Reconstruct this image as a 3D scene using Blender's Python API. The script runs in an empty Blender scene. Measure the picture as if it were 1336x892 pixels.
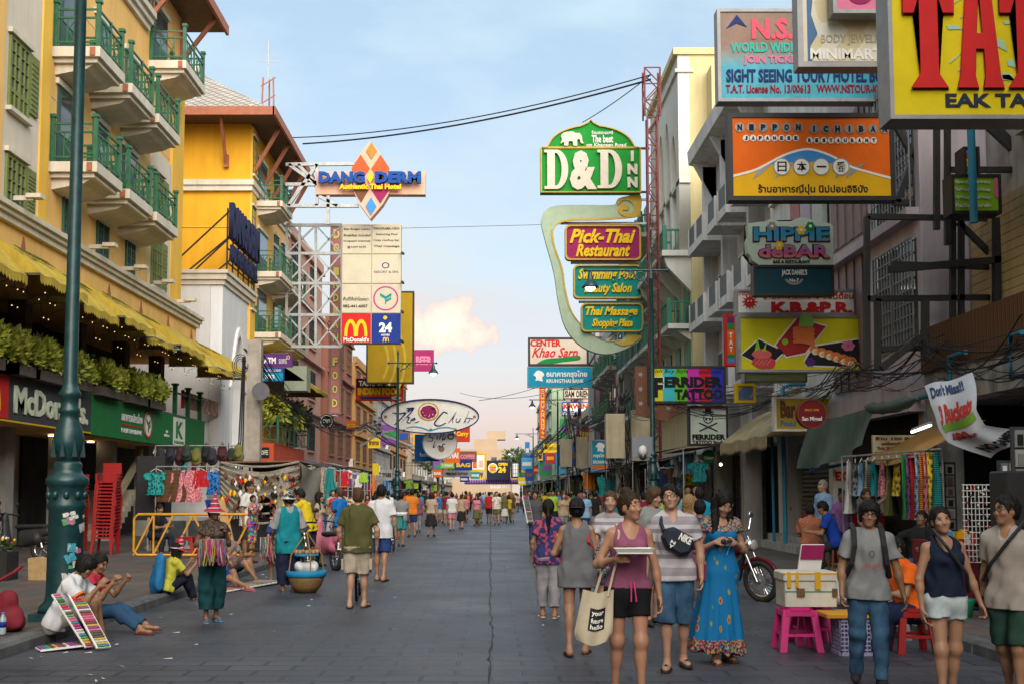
import bpy,math,random
import numpy as np
from mathutils import Vector,Matrix
S=bpy.context.scene
COL=S.collection
RD=math.radians
R=random.Random(11)

# ---------------------------------------------------------------- camera
F_PX,TILT,CH=1500.0,RD(4.48),1.65  # focal length in pixels of the 1336 px wide photograph
cam=bpy.data.cameras.new("camera")
cam.sensor_width=36.0
cam.lens=36.0*F_PX/1336.0
cam.shift_x=28.0/1336.0
cam.shift_y=78.5/1336.0
cam.clip_end=4000
cam_ob=bpy.data.objects.new("camera",cam)
cam_ob.location=(0,0,CH)
cam_ob.rotation_euler=(math.pi/2+TILT,0,0)
COL.objects.link(cam_ob)
S.camera=cam_ob

# ---------------------------------------------------------------- sky, sun, exposure
SUN_EL,SUN_AZ=RD(30),RD(163)  # azimuth clockwise from +Y: behind the camera, to the right
W=bpy.data.worlds.new("World")
S.world=W
W.use_nodes=True
wn,wl=W.node_tree.nodes,W.node_tree.links
wn.clear()
w_out=wn.new("ShaderNodeOutputWorld")
w_bg=wn.new("ShaderNodeBackground")
w_bg.inputs[1].default_value=0.10
sky=wn.new("ShaderNodeTexSky")
sky.sky_type='NISHITA'
sky.sun_disc=False
sky.sun_elevation=SUN_EL
sky.sun_rotation=SUN_AZ
sky.air_density=1.0
sky.dust_density=1.6
sky.ozone_density=1.6
tc=wn.new("ShaderNodeTexCoord")
sep=wn.new("ShaderNodeSeparateXYZ")
wl.new(tc.outputs['Generated'],sep.inputs[0])
mp=wn.new("ShaderNodeMapping")
mp.inputs['Scale'].default_value=(1.9,1.9,4.6)
mp.inputs['Rotation'].default_value=(0,RD(14),0)
wl.new(tc.outputs['Generated'],mp.inputs[0])
nz=wn.new("ShaderNodeTexNoise")
nz.inputs['Scale'].default_value=1.7
nz.inputs['Detail'].default_value=8
nz.inputs['Roughness'].default_value=0.56
wl.new(mp.outputs[0],nz.inputs['Vector'])
cr=wn.new("ShaderNodeValToRGB")  # how much thin cloud
cr.color_ramp.elements[0].position=0.40
cr.color_ramp.elements[0].color=(0.45,0.45,0.45,1)
cr.color_ramp.elements[1].position=0.64
cr.color_ramp.elements[1].color=(0.92,0.92,0.92,1)
wl.new(nz.outputs[0],cr.inputs[0])
hz=wn.new("ShaderNodeValToRGB")  # more haze low down
hz.color_ramp.elements[0].position=0.0
hz.color_ramp.elements[0].color=(0.93,0.93,0.93,1)
hz.color_ramp.elements[1].position=0.42
hz.color_ramp.elements[1].color=(0.0,0.0,0.0,1)
e=hz.color_ramp.elements.new(0.16);e.color=(0.62,0.62,0.62,1)
wl.new(sep.outputs[2],hz.inputs[0])
mx=wn.new("ShaderNodeMath");mx.operation='MAXIMUM'
wl.new(cr.outputs[0],mx.inputs[0]);wl.new(hz.outputs[0],mx.inputs[1])
cc=wn.new("ShaderNodeValToRGB")  # cloud colour: lavender pink low, peach, white high
cc.color_ramp.elements[0].position=0.0
cc.color_ramp.elements[0].color=(3.2,2.75,3.0,1)
cc.color_ramp.elements[1].position=0.45
cc.color_ramp.elements[1].color=(3.7,4.9,5.3,1)
for p,c in((0.06,(4.3,3.25,3.0,1)),(0.11,(4.2,3.7,3.5,1)),(0.19,(4.0,4.3,4.4,1))):
    e=cc.color_ramp.elements.new(p);e.color=c
wl.new(sep.outputs[2],cc.inputs[0])
mixc=wn.new("ShaderNodeMix");mixc.data_type='RGBA'
wl.new(mx.outputs[0],mixc.inputs[0])
wl.new(sky.outputs[0],mixc.inputs[6])
wl.new(cc.outputs[0],mixc.inputs[7])
# one towering sunlit cumulus low over the far end of the street
cdir=Vector((-.040,1,.143)).normalized()
vsub=wn.new("ShaderNodeVectorMath");vsub.operation='SUBTRACT';vsub.inputs[1].default_value=cdir
wl.new(tc.outputs['Generated'],vsub.inputs[0])
vsc=wn.new("ShaderNodeVectorMath");vsc.operation='MULTIPLY';vsc.inputs[1].default_value=(19.0,4.0,36.0)
wl.new(vsub.outputs[0],vsc.inputs[0])
vln=wn.new("ShaderNodeVectorMath");vln.operation='LENGTH';wl.new(vsc.outputs[0],vln.inputs[0])
n2=wn.new("ShaderNodeTexNoise");n2.inputs['Scale'].default_value=46;n2.inputs['Detail'].default_value=8;n2.inputs['Roughness'].default_value=.58
wl.new(tc.outputs['Generated'],n2.inputs['Vector'])
ad=wn.new("ShaderNodeMath");ad.operation='MULTIPLY_ADD';ad.inputs[1].default_value=1.9;wl.new(n2.outputs[0],ad.inputs[0])
ng=wn.new("ShaderNodeMath");ng.operation='MULTIPLY';ng.inputs[1].default_value=-1.0;wl.new(vln.outputs['Value'],ng.inputs[0]);wl.new(ng.outputs[0],ad.inputs[2])
cm=wn.new("ShaderNodeMapRange");cm.inputs[1].default_value=0.0;cm.inputs[2].default_value=.22;wl.new(ad.outputs[0],cm.inputs[0])
ccol=wn.new("ShaderNodeMapRange");ccol.inputs[1].default_value=.1;ccol.inputs[2].default_value=.9;wl.new(ad.outputs[0],ccol.inputs[0])
cmix=wn.new("ShaderNodeMix");cmix.data_type='RGBA';cmix.inputs[6].default_value=(4.6,3.9,3.7,1);cmix.inputs[7].default_value=(7.0,5.9,4.6,1);wl.new(ccol.outputs[0],cmix.inputs[0])
fin=wn.new("ShaderNodeMix");fin.data_type='RGBA';wl.new(cm.outputs[0],fin.inputs[0]);wl.new(mixc.outputs[2],fin.inputs[6]);wl.new(cmix.outputs[2],fin.inputs[7])
wl.new(fin.outputs[2],w_bg.inputs[0])
wl.new(w_bg.outputs[0],w_out.inputs[0])

sun=bpy.data.lights.new("sun",'SUN')
sun.energy=2.9
sun.angle=RD(64)
sun.color=(1.0,0.90,0.78)
sun_ob=bpy.data.objects.new("sun",sun)
sdir=Vector((math.sin(SUN_AZ)*math.cos(SUN_EL),math.cos(SUN_AZ)*math.cos(SUN_EL),math.sin(SUN_EL)))
sun_ob.rotation_euler=sdir.to_track_quat('Z','Y').to_euler()
sun_ob.location=(0,-30,60)
COL.objects.link(sun_ob)
vs=S.view_settings
vs.view_transform='Standard'
vs.look='None'
vs.gamma=1.0
vs.use_curve_mapping=False
vs.exposure=1.0
S.cycles.max_bounces=5
S.cycles.diffuse_bounces=3
S.cycles.glossy_bounces=2
S.cycles.transmission_bounces=3
S.cycles.transparent_max_bounces=6
S.cycles.caustics_reflective=False
S.cycles.caustics_refractive=False

def P(u,v,Y):
    """the point at depth Y (metres along the street) seen at pixel (u, v) of the photograph"""
    xc,yc=(u-640.0)/F_PX,(524.5-v)/F_PX
    dy=math.cos(TILT)-yc*math.sin(TILT)
    dz=math.sin(TILT)+yc*math.cos(TILT)
    return Vector((xc*Y/dy,Y,CH+dz*Y/dy))

def G(u,v,z=0.0):
    """the point at height z seen at pixel (u, v)"""
    a=P(u,v,1.0)
    t=(z-CH)/(a.z-CH)
    return Vector((a.x*t,t,z))
# ---------------------------------------------------------------- materials
MATS={}
def nodes_of(name):
    m=bpy.data.materials.new(name);m.use_nodes=True
    n=m.node_tree.nodes;l=m.node_tree.links
    return m,n,l,n['Principled BSDF']
def tex(n,l,kind,scale,coord='Object',stretch=(1,1,1),detail=5,rough=0.6):
    t=n.new('ShaderNodeTexCoord');mpn=n.new('ShaderNodeMapping')
    mpn.inputs['Scale'].default_value=stretch
    l.new(t.outputs[coord],mpn.inputs[0])
    x=n.new('ShaderNodeTex'+kind)
    if 'Scale' in x.inputs:x.inputs['Scale'].default_value=scale
    if kind=='Noise':
        x.inputs['Detail'].default_value=detail;x.inputs['Roughness'].default_value=rough
    l.new(mpn.outputs[0],x.inputs['Vector'])
    return x
def ramp(n,l,src,stops,interp='LINEAR'):
    r=n.new('ShaderNodeValToRGB');cr_=r.color_ramp;cr_.interpolation=interp
    while len(cr_.elements)<len(stops):cr_.elements.new(0.5)
    for el,(p,c)in zip(cr_.elements,stops):
        el.position=p;el.color=(*c,1)if len(c)==3 else c
    l.new(src,r.inputs[0]);return r
def bump(n,l,bsdf,src,strength,dist):
    b=n.new('ShaderNodeBump');b.inputs['Strength'].default_value=strength;b.inputs['Distance'].default_value=dist
    l.new(src,b.inputs['Height']);l.new(b.outputs[0],bsdf.inputs['Normal'])
def mul(n,l,a,b,fac=1.0):
    m_=n.new('ShaderNodeMix');m_.data_type='RGBA';m_.blend_type='MULTIPLY';m_.inputs[0].default_value=fac
    l.new(a,m_.inputs[6]);l.new(b,m_.inputs[7]);return m_.outputs[2]

def mat(name,col,rough=0.6,var=0.18,scale=6.0,metal=0.0,bmp=0.0,streak=0.0,spec=0.4,coord='Object',emit=0.0):
    """a painted / plastic / plaster surface with uneven tone and optional rain streaks"""
    if name in MATS:return MATS[name]
    m,n,l,b=nodes_of(name)
    x=tex(n,l,'Noise',scale,coord)
    lo,hi=1-var,1+var*0.6
    r=ramp(n,l,x.outputs[0],[(0.3,tuple(c*lo for c in col)),(0.7,tuple(min(1,c*hi)for c in col))])
    out=r.outputs[0]
    if streak:
        y=tex(n,l,'Noise',1.6,coord,(1.6,1.6,0.14),6,0.7)
        s=ramp(n,l,y.outputs[0],[(0.42,(1,1,1)),(0.68,(1-streak,1-streak*1.02,1-streak*1.06))])
        out=mul(n,l,out,s.outputs[0])
    l.new(out,b.inputs['Base Color'])
    b.inputs['Roughness'].default_value=rough;b.inputs['Metallic'].default_value=metal
    b.inputs['Specular IOR Level'].default_value=spec
    if bmp:bump(n,l,b,x.outputs[0],0.5,bmp)
    if emit:
        l.new(out,b.inputs['Emission Color']);b.inputs['Emission Strength'].default_value=emit
    MATS[name]=m;return m
def tint(name,rough=0.8,var=0.25,scale=18.0,spec=0.25,bmp=0.0,sub=0.0,sheen=0.0):
    """a surface whose own colour is the object's colour; copies can each have their own"""
    if name in MATS:return MATS[name]
    m,n,l,b=nodes_of(name)
    o=n.new('ShaderNodeObjectInfo')
    x=tex(n,l,'Noise',scale)
    r=ramp(n,l,x.outputs[0],[(0.3,(1-var,)*3),(0.72,(1.0,)*3)])
    l.new(mul(n,l,o.outputs['Color'],r.outputs[0]),b.inputs['Base Color'])
    b.inputs['Roughness'].default_value=rough;b.inputs['Specular IOR Level'].default_value=spec
    if sub:
        b.inputs['Subsurface Weight'].default_value=sub;b.inputs['Subsurface Scale'].default_value=0.01
    if sheen:b.inputs['Sheen Weight'].default_value=sheen
    if bmp:bump(n,l,b,x.outputs[0],0.6,bmp)
    MATS[name]=m;return m
def emis(name,col,s):
    if name in MATS:return MATS[name]
    m,n,l,b=nodes_of(name)
    b.inputs['Base Color'].default_value=(*col,1)
    b.inputs['Emission Color'].default_value=(*col,1);b.inputs['Emission Strength'].default_value=s
    MATS[name]=m;return m
def glass(name,col=(0.05,0.06,0.065),rough=0.08):
    if name in MATS:return MATS[name]
    m,n,l,b=nodes_of(name)
    x=tex(n,l,'Noise',0.9)
    r=ramp(n,l,x.outputs[0],[(0.3,tuple(c*0.4 for c in col)),(0.7,tuple(c*1.8 for c in col))])
    l.new(r.outputs[0],b.inputs['Base Color']);b.inputs['Roughness'].default_value=rough
    b.inputs['Specular IOR Level'].default_value=0.7
    MATS[name]=m;return m
def pattern(name,kind,cols,scale=1.0,rough=0.8,stretch=(1,1,1),axis='Z'):
    """printed or woven cloth / boards: stripes, checks, blotches"""
    if name in MATS:return MATS[name]
    m,n,l,b=nodes_of(name)
    k=len(cols)
    stops=[((i+0.02)/k,c)for i,c in enumerate(cols)]
    if kind=='stripe':
        t=n.new('ShaderNodeTexCoord');s_=n.new('ShaderNodeSeparateXYZ');l.new(t.outputs['Object'],s_.inputs[0])
        mm=n.new('ShaderNodeMath');mm.operation='MULTIPLY';mm.inputs[1].default_value=scale
        l.new(s_.outputs['XYZ'.index(axis)],mm.inputs[0])
        ff=n.new('ShaderNodeMath');ff.operation='FRACT';l.new(mm.outputs[0],ff.inputs[0])
        src=ff.outputs[0]
    elif kind=='blotch':
        x=tex(n,l,'Voronoi',scale,stretch=stretch)
        s_=n.new('ShaderNodeSeparateColor');l.new(x.outputs['Color'],s_.inputs[0]);src=s_.outputs[0]
    else:
        x=tex(n,l,'Checker',scale,stretch=stretch);src=x.outputs['Fac']
    r=ramp(n,l,src,stops,'CONSTANT')
    l.new(r.outputs[0],b.inputs['Base Color'])
    b.inputs['Roughness'].default_value=rough;b.inputs['Specular IOR Level'].default_value=0.25
    MATS[name]=m;return m
def leafmat(name,col):
    if name in MATS:return MATS[name]
    m,n,l,b=nodes_of(name)
    x=tex(n,l,'Noise',3.0)
    r=ramp(n,l,x.outputs[0],[(0.3,tuple(c*0.45 for c in col)),(0.7,tuple(c*1.5 for c in col))])
    l.new(r.outputs[0],b.inputs['Base Color']);b.inputs['Roughness'].default_value=0.55
    MATS[name]=m;return m

CLOTH=tint('cloth',0.85,0.14,22,0.15)
def tint_pattern(name,kind,scale,lo):
    m=tint(name,0.85,0.14,22,0.15);n,l=m.node_tree.nodes,m.node_tree.links;b=n['Principled BSDF'];old=b.inputs['Base Color'].links[0].from_socket
    x=tex(n,l,'Voronoi' if kind=='print' else 'Wave',scale);src=x.outputs['Distance']if kind=='print' else x.outputs[0]
    if kind!='print':x.bands_direction='Z'
    r=ramp(n,l,src,[(0,(lo,lo*.9,lo*1.1)),(.38,(1,1,1)),(.6,(1.6,1.5,1.2))],'CONSTANT');l.new(mul(n,l,old,r.outputs[0]),b.inputs['Base Color']);return m
CLOTHS=[CLOTH,tint_pattern('cloth_print','print',13,.25),tint_pattern('cloth_stripe','stripe',9,.35),tint_pattern('cloth_small_print','print',30,.3),CLOTH]
SKIN=tint('skin',0.45,0.16,9,0.35)
HAIR=tint('hair',0.62,0.6,70,0.2)
PLAST=tint('plastic',0.4,0.12,5,0.5)
PAINT=tint('painted',0.55,0.2,3,0.4)
BLACK=mat('black_metal',(0.018,0.018,0.02),0.55,0.3,8)
DARK=mat('dark_interior',(0.022,0.02,0.018),0.9,0.5,2)  # shade of unlit interiors put into the colour; also dark boxes and tables
STEEL=mat('grey_steel',(0.33,0.34,0.34),0.45,0.25,7,0.5)
RUBBER=mat('rubber',(0.02,0.02,0.021),0.8,0.3,20)
WHITE=mat('white_paint',(0.72,0.71,0.68),0.5,0.08,5)
CREAM=mat('cream_panel',(0.62,0.55,0.42),0.5,0.12,3)
LGREEN=mat('lamp_green',(0.008,0.050,0.054),0.4,0.4,9,0.1,0.004,spec=0.6)
RAILG=mat('rail_green',(0.022,0.12,0.055),0.45,0.3,5)
WIRE=mat('wire_black',(0.012,0.012,0.013),0.6,0.2,3)
CHROME=mat('chrome',(0.6,0.6,0.62),0.18,0.1,4,0.95)
WOOD=mat('brown_wood',(0.16,0.075,0.035),0.6,0.45,9)
GLASS=glass('window_glass')

# ---------------------------------------------------------------- mesh building
ORG={}
def org(o):return ORG.get(o.name,Vector((0,0,0)))
def link(o,parent=None):
    COL.objects.link(o)
    if parent is not None:o.parent=parent
    return o
def props(o,label=None,cat=None,group=None,kind=None):
    for k_,v_ in(('label',label),('category',cat),('group',group),('kind',kind)):
        if v_:o[k_]=v_
    return o
def root(name,label,cat,loc=(0,0,0),group=None,rz=0.0):
    o=bpy.data.objects.new(name,None);o.empty_display_size=0.2
    o.location=loc;o.rotation_euler=(0,0,rz)
    COL.objects.link(o);ORG[o.name]=Vector(loc)
    return props(o,label,cat,group)
class MB:
    def __init__(s):s.v=[];s.f=[];s.m=[];s.mats=[];s.sm=[];s.cut=[]
    def mi(s,m):
        if m not in s.mats:s.mats.append(m)
        return s.mats.index(m)
    def add(s,vs_,fs,m,smooth=False):
        o=len(s.v);s.v+=[tuple(p)for p in vs_];i=s.mi(m);s.cut.append((o,len(s.f)))
        for f in fs:s.f.append([o+k for k in f]);s.m.append(i);s.sm.append(smooth)
        return s
    def box(s,x0,x1,y0,y1,z0,z1,m):
        if x0>x1:x0,x1=x1,x0
        if y0>y1:y0,y1=y1,y0
        if z0>z1:z0,z1=z1,z0
        p=[(x,y,z)for z in(z0,z1)for y in(y0,y1)for x in(x0,x1)]
        return s.add(p,[(0,2,3,1),(4,5,7,6),(0,1,5,4),(2,6,7,3),(0,4,6,2),(1,3,7,5)],m)
    def bbox(s,x0,x1,y0,y1,z0,z1,m,b=0.02):
        """box with chamfered vertical and top edges"""
        pts=[(x0+b,y0),(x1-b,y0),(x1,y0+b),(x1,y1-b),(x1-b,y1),(x0+b,y1),(x0,y1-b),(x0,y0+b)]
        cx,cy=(x0+x1)/2,(y0+y1)/2
        tp=[(cx+(x-cx)*(1-b/max(1e-3,(x1-x0)/2)),cy+(y-cy)*(1-b/max(1e-3,(y1-y0)/2)))for x,y in pts]
        v=[(x,y,z0)for x,y in pts]+[(x,y,z1-b)for x,y in pts]+[(x,y,z1)for x,y in tp]
        f=[(k,(k+1)%8,8+(k+1)%8,8+k)for k in range(8)]+[(8+k,8+(k+1)%8,16+(k+1)%8,16+k)for k in range(8)]
        return s.add(v,f+[tuple(range(7,-1,-1)),tuple(range(16,24))],m)
    def obox(s,c,ax,h,m):
        """oriented box: centre, three unit axes, three half sizes"""
        c=Vector(c);p=[]
        for k in(-1,1):
            for j in(-1,1):
                for i in(-1,1):
                    p.append(c+Vector(ax[0])*(i*h[0])+Vector(ax[1])*(j*h[1])+Vector(ax[2])*(k*h[2]))
        return s.add(p,[(0,2,3,1),(4,5,7,6),(0,1,5,4),(2,6,7,3),(0,4,6,2),(1,3,7,5)],m)
    def bar(s,a,b,w,m,d=None):
        a,b=Vector(a),Vector(b);z=b-a;L=z.length
        if L<1e-6:return s
        z/=L;up=Vector((0,0,1))if abs(z.z)<0.95 else Vector((0,1,0))
        x=z.cross(up).normalized();y=x.cross(z)
        return s.obox((a+b)/2,(x,y,z),(w/2,(d or w)/2,L/2),m)
    def tube(s,pts,r,m,n=8,caps=True):
        pts=[Vector(p)for p in pts];K=len(pts)
        rs=r if isinstance(r,(list,tuple))else[r]*K
        rings=[];ref=None
        for i,p in enumerate(pts):
            t=(pts[min(i+1,K-1)]-pts[max(i-1,0)])
            if t.length<1e-9:t=Vector((0,0,1))
            t.normalize()
            if ref is None:ref=Vector((0,0,1))if abs(t.z)<0.9 else Vector((1,0,0))
            x=ref-t*ref.dot(t)
            if x.length<1e-5:x=Vector((1,0,0))-t*t.x
            x.normalize();y=t.cross(x);ref=x
            rings.append([p+x*(rs[i]*math.cos(6.28318*k/n))+y*(rs[i]*math.sin(6.28318*k/n))for k in range(n)])
        v=[q for rg in rings for q in rg]
        f=[(i*n+k,i*n+(k+1)%n,(i+1)*n+(k+1)%n,(i+1)*n+k)for i in range(K-1)for k in range(n)]
        s.add(v,f,m,n>6)
        if caps:s.add(rings[0]+rings[-1],[tuple(range(n-1,-1,-1)),tuple(range(n,2*n))],m)
        return s
    def lathe(s,prof,c,m,n=24,smooth=True,sy=1.0):
        c=Vector(c);v=[];K=len(prof)
        for r,z in prof:
            v+=[(c.x+r*math.cos(6.28318*k/n),c.y+sy*r*math.sin(6.28318*k/n),c.z+z)for k in range(n)]
        f=[(i*n+k,i*n+(k+1)%n,(i+1)*n+(k+1)%n,(i+1)*n+k)for i in range(K-1)for k in range(n)]
        f+=[tuple(range(n-1,-1,-1)),tuple(range((K-1)*n,K*n))]
        return s.add(v,f,m,smooth)
    def prism(s,pts,axis,a0,a1,m):
        """polygon (two coordinates) extruded along axis 0, 1 or 2 from a0 to a1"""
        k=len(pts)
        def q(p,a):
            l=list(p);l.insert(axis,a);return tuple(l)
        v=[q(p,a0)for p in pts]+[q(p,a1)for p in pts]
        f=[tuple(range(k)),tuple(range(2*k-1,k-1,-1))]+[(i,k+i,k+(i+1)%k,(i+1)%k)for i in range(k)]
        return s.add(v,f,m)
    def sheet(s,fn,nu,nv,m,smooth=True,thick=0.0):
        """a draped surface fn(u, v) -> point, u and v from 0 to 1"""
        g=[[Vector(fn(i/nu,j/nv))for j in range(nv+1)]for i in range(nu+1)]
        v=[p for row in g for p in row];w=nv+1
        s.add(v,[(i*w+j,(i+1)*w+j,(i+1)*w+j+1,i*w+j+1)for i in range(nu)for j in range(nv)],m,smooth)
        return s
    def ball(s,c,r,m,n=10,sc=(1,1,1)):
        v=[];k=n//2
        for i in range(k+1):
            t=math.pi*i/k
            for j in range(n):
                a=6.28318*j/n
                v.append((c[0]+r*sc[0]*math.sin(t)*math.cos(a),c[1]+r*sc[1]*math.sin(t)*math.sin(a),c[2]+r*sc[2]*math.cos(t)))
        return s.add(v,[(i*n+j,(i+1)*n+j,(i+1)*n+(j+1)%n,i*n+(j+1)%n)for i in range(k)for j in range(n)],m,True)
    def build(s,name,parent=None,label=None,cat=None,group=None,kind=None,color=None,origin=None):
        me=bpy.data.meshes.new(name)
        o3=Vector(origin)if origin is not None else(org(parent)if parent is not None else Vector((0,0,0)))
        me.from_pydata([(x-o3.x,y-o3.y,z-o3.z)for x,y,z in s.v],[],s.f)
        for m in s.mats:me.materials.append(m)
        me.polygons.foreach_set('material_index',s.m)
        me.polygons.foreach_set('use_smooth',s.sm)
        me.update()
        o=bpy.data.objects.new(name,me)
        ORG[o.name]=o3.copy()
        if parent is None:o.location=o3
        else:o.location=o3-org(parent)
        if color:o.color=(*color,1)
        link(o,parent)
        return props(o,label,cat,group,kind)
def pieces(mb,name,parent,per=1):
    """every piece of a repeated part as an object of its own (per: how many added shapes make one piece)"""
    st=mb.cut[::per]+[(len(mb.v),len(mb.f))]
    for(v0,f0),(v1,f1)in zip(st,st[1:]):
        q=MB();q.mats=list(mb.mats);q.v=mb.v[v0:v1];q.f=[[i-v0 for i in f]for f in mb.f[f0:f1]];q.m=mb.m[f0:f1];q.sm=mb.sm[f0:f1];q.build(name,parent)
def solo(mb,name,label,cat,group=None,color=None,origin=None):
    """a thing that is one mesh, its origin at its base"""
    if origin is None:
        xs,ys,zs=zip(*mb.v);origin=((min(xs)+max(xs))/2,(min(ys)+max(ys))/2,min(zs))
    return mb.build(name,None,label,cat,group,None,color,origin)
def copy_tree(o,parent=None,**kw):
    c=o.copy();COL.objects.link(c)
    if parent is not None:c.parent=parent
    for ch in o.children:copy_tree(ch,c)
    return c

# ---------------------------------------------------------------- flat lettering and cut-out shapes (real thickness)
def curve_mesh(cu):
    ob=bpy.data.objects.new('tmp',cu)
    me=bpy.data.meshes.new_from_object(ob)
    bpy.data.objects.remove(ob);bpy.data.curves.remove(cu)
    return me
def text_pts(s,bold=0.0,shear=0.0,space=1.0,ext=0.01,res=2,line=1.0):
    cu=bpy.data.curves.new('t','FONT');cu.body=s;cu.offset=bold;cu.shear=shear
    cu.space_character=space;cu.resolution_u=res;cu.extrude=ext;cu.space_line=line
    cu.align_x='CENTER'
    return curve_mesh(cu)
def loops_mesh(loops,ext=0.01):
    cu=bpy.data.curves.new('c','CURVE');cu.dimensions='2D';cu.fill_mode='BOTH';cu.extrude=ext
    for lp in loops:
        sp=cu.splines.new('POLY');sp.points.add(len(lp)-1);sp.use_cyclic_u=True
        for q,(x,y)in zip(sp.points,lp):q.co=(x,y,0,1)
    return curve_mesh(cu)
def arc(cx,cy,rx,ry,a0=0,a1=360,n=28):
    return[(cx+rx*math.cos(RD(a0+(a1-a0)*i/n)),cy+ry*math.sin(RD(a0+(a1-a0)*i/n)))for i in range(n+(0 if abs(a1-a0)>=360 else 1))]
def stroke(pts,w):
    """outline of a pen stroke along pts"""
    L,Rr=[],[]
    for i,p in enumerate(pts):
        a=Vector(pts[max(i-1,0)]);b=Vector(pts[min(i+1,len(pts)-1)])
        d=(b-a);d=d.normalized()if d.length>1e-6 else Vector((1,0))
        k=w*(0.55+0.45*math.sin(math.pi*(i+0.5)/len(pts)))
        nrm=Vector((-d.y,d.x))*k/2
        L.append((p[0]+nrm.x,p[1]+nrm.y));Rr.append((p[0]-nrm.x,p[1]-nrm.y))
    return L+Rr[::-1]
def smooth(pts,k=6):
    out=[];n=len(pts)
    for i in range(n-1):
        p0,p1,p2,p3=pts[max(i-1,0)],pts[i],pts[i+1],pts[min(i+2,n-1)]
        for j in range(k):
            t=j/k
            out.append(tuple(0.5*(2*b+(c-a)*t+(2*a-5*b+4*c-d)*t*t+(3*b-a-3*c+d)*t**3)for a,b,c,d in zip(p0,p1,p2,p3)))
    return out+[tuple(pts[-1])]

class Face:
    """a flat sign face in space. o: point, ax: reading direction, az: up, nrm: towards the reader; positions in metres"""
    def __init__(s,rt,o,ax,nrm):
        s.rt=rt;s.o=Vector(o);s.ax=Vector(ax).normalized();s.n=Vector(nrm).normalized();s.az=Vector((0,0,1))
    def place(s,me,m,sx,sz,x,z,lift,name,color=None,keep=False,rot=0.0):
        cs,sn=math.cos(rot),math.sin(rot)
        M=Matrix.Identity(4)
        a,b,c=s.ax,s.az,s.n
        rt_=Matrix(((a.x,b.x,c.x,0),(a.y,b.y,c.y,0),(a.z,b.z,c.z,0),(0,0,0,1)))
        rr=Matrix(((cs,-sn,0,0),(sn,cs,0,0),(0,0,1,0),(0,0,0,1)))
        pos=s.o+a*x+b*z+c*lift-org(s.rt)
        me.transform(Matrix.Translation(pos)@rt_@rr@Matrix.Diagonal((sx,sz,1,1)))
        me.materials.clear();me.materials.append(m);me.name=name
        o=bpy.data.objects.new(name,me);link(o,s.rt);ORG[o.name]=org(s.rt)
        if color:o.color=(*color,1)
        return o
    def text(s,t,x0,z0,x1,z1,m,bold=0.0,shear=0.0,lift=0.012,ext=0.006,space=1.0,rot=0.0,line=1.0,color=None,name='lettering'):
        me=text_pts(t,bold,shear,space,ext,line=line)
        if not me.vertices:return None
        co=np.empty(len(me.vertices)*3);me.vertices.foreach_get('co',co);co=co.reshape(-1,3)
        lo,hi=co.min(0),co.max(0)
        w,h=max(1e-4,hi[0]-lo[0]),max(1e-4,hi[1]-lo[1])
        me.transform(Matrix.Translation((-(lo[0]+hi[0])/2,-(lo[1]+hi[1])/2,0)))
        return s.place(me,m,abs(x1-x0)/w,abs(z1-z0)/h,(x0+x1)/2,(z0+z1)/2,lift,name,color,rot=rot)
    def shape(s,loops,m,lift=0.008,ext=0.004,name='emblem',color=None):
        me=loops_mesh(loops,ext)
        return s.place(me,m,1,1,0,0,lift,name,color)

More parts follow.
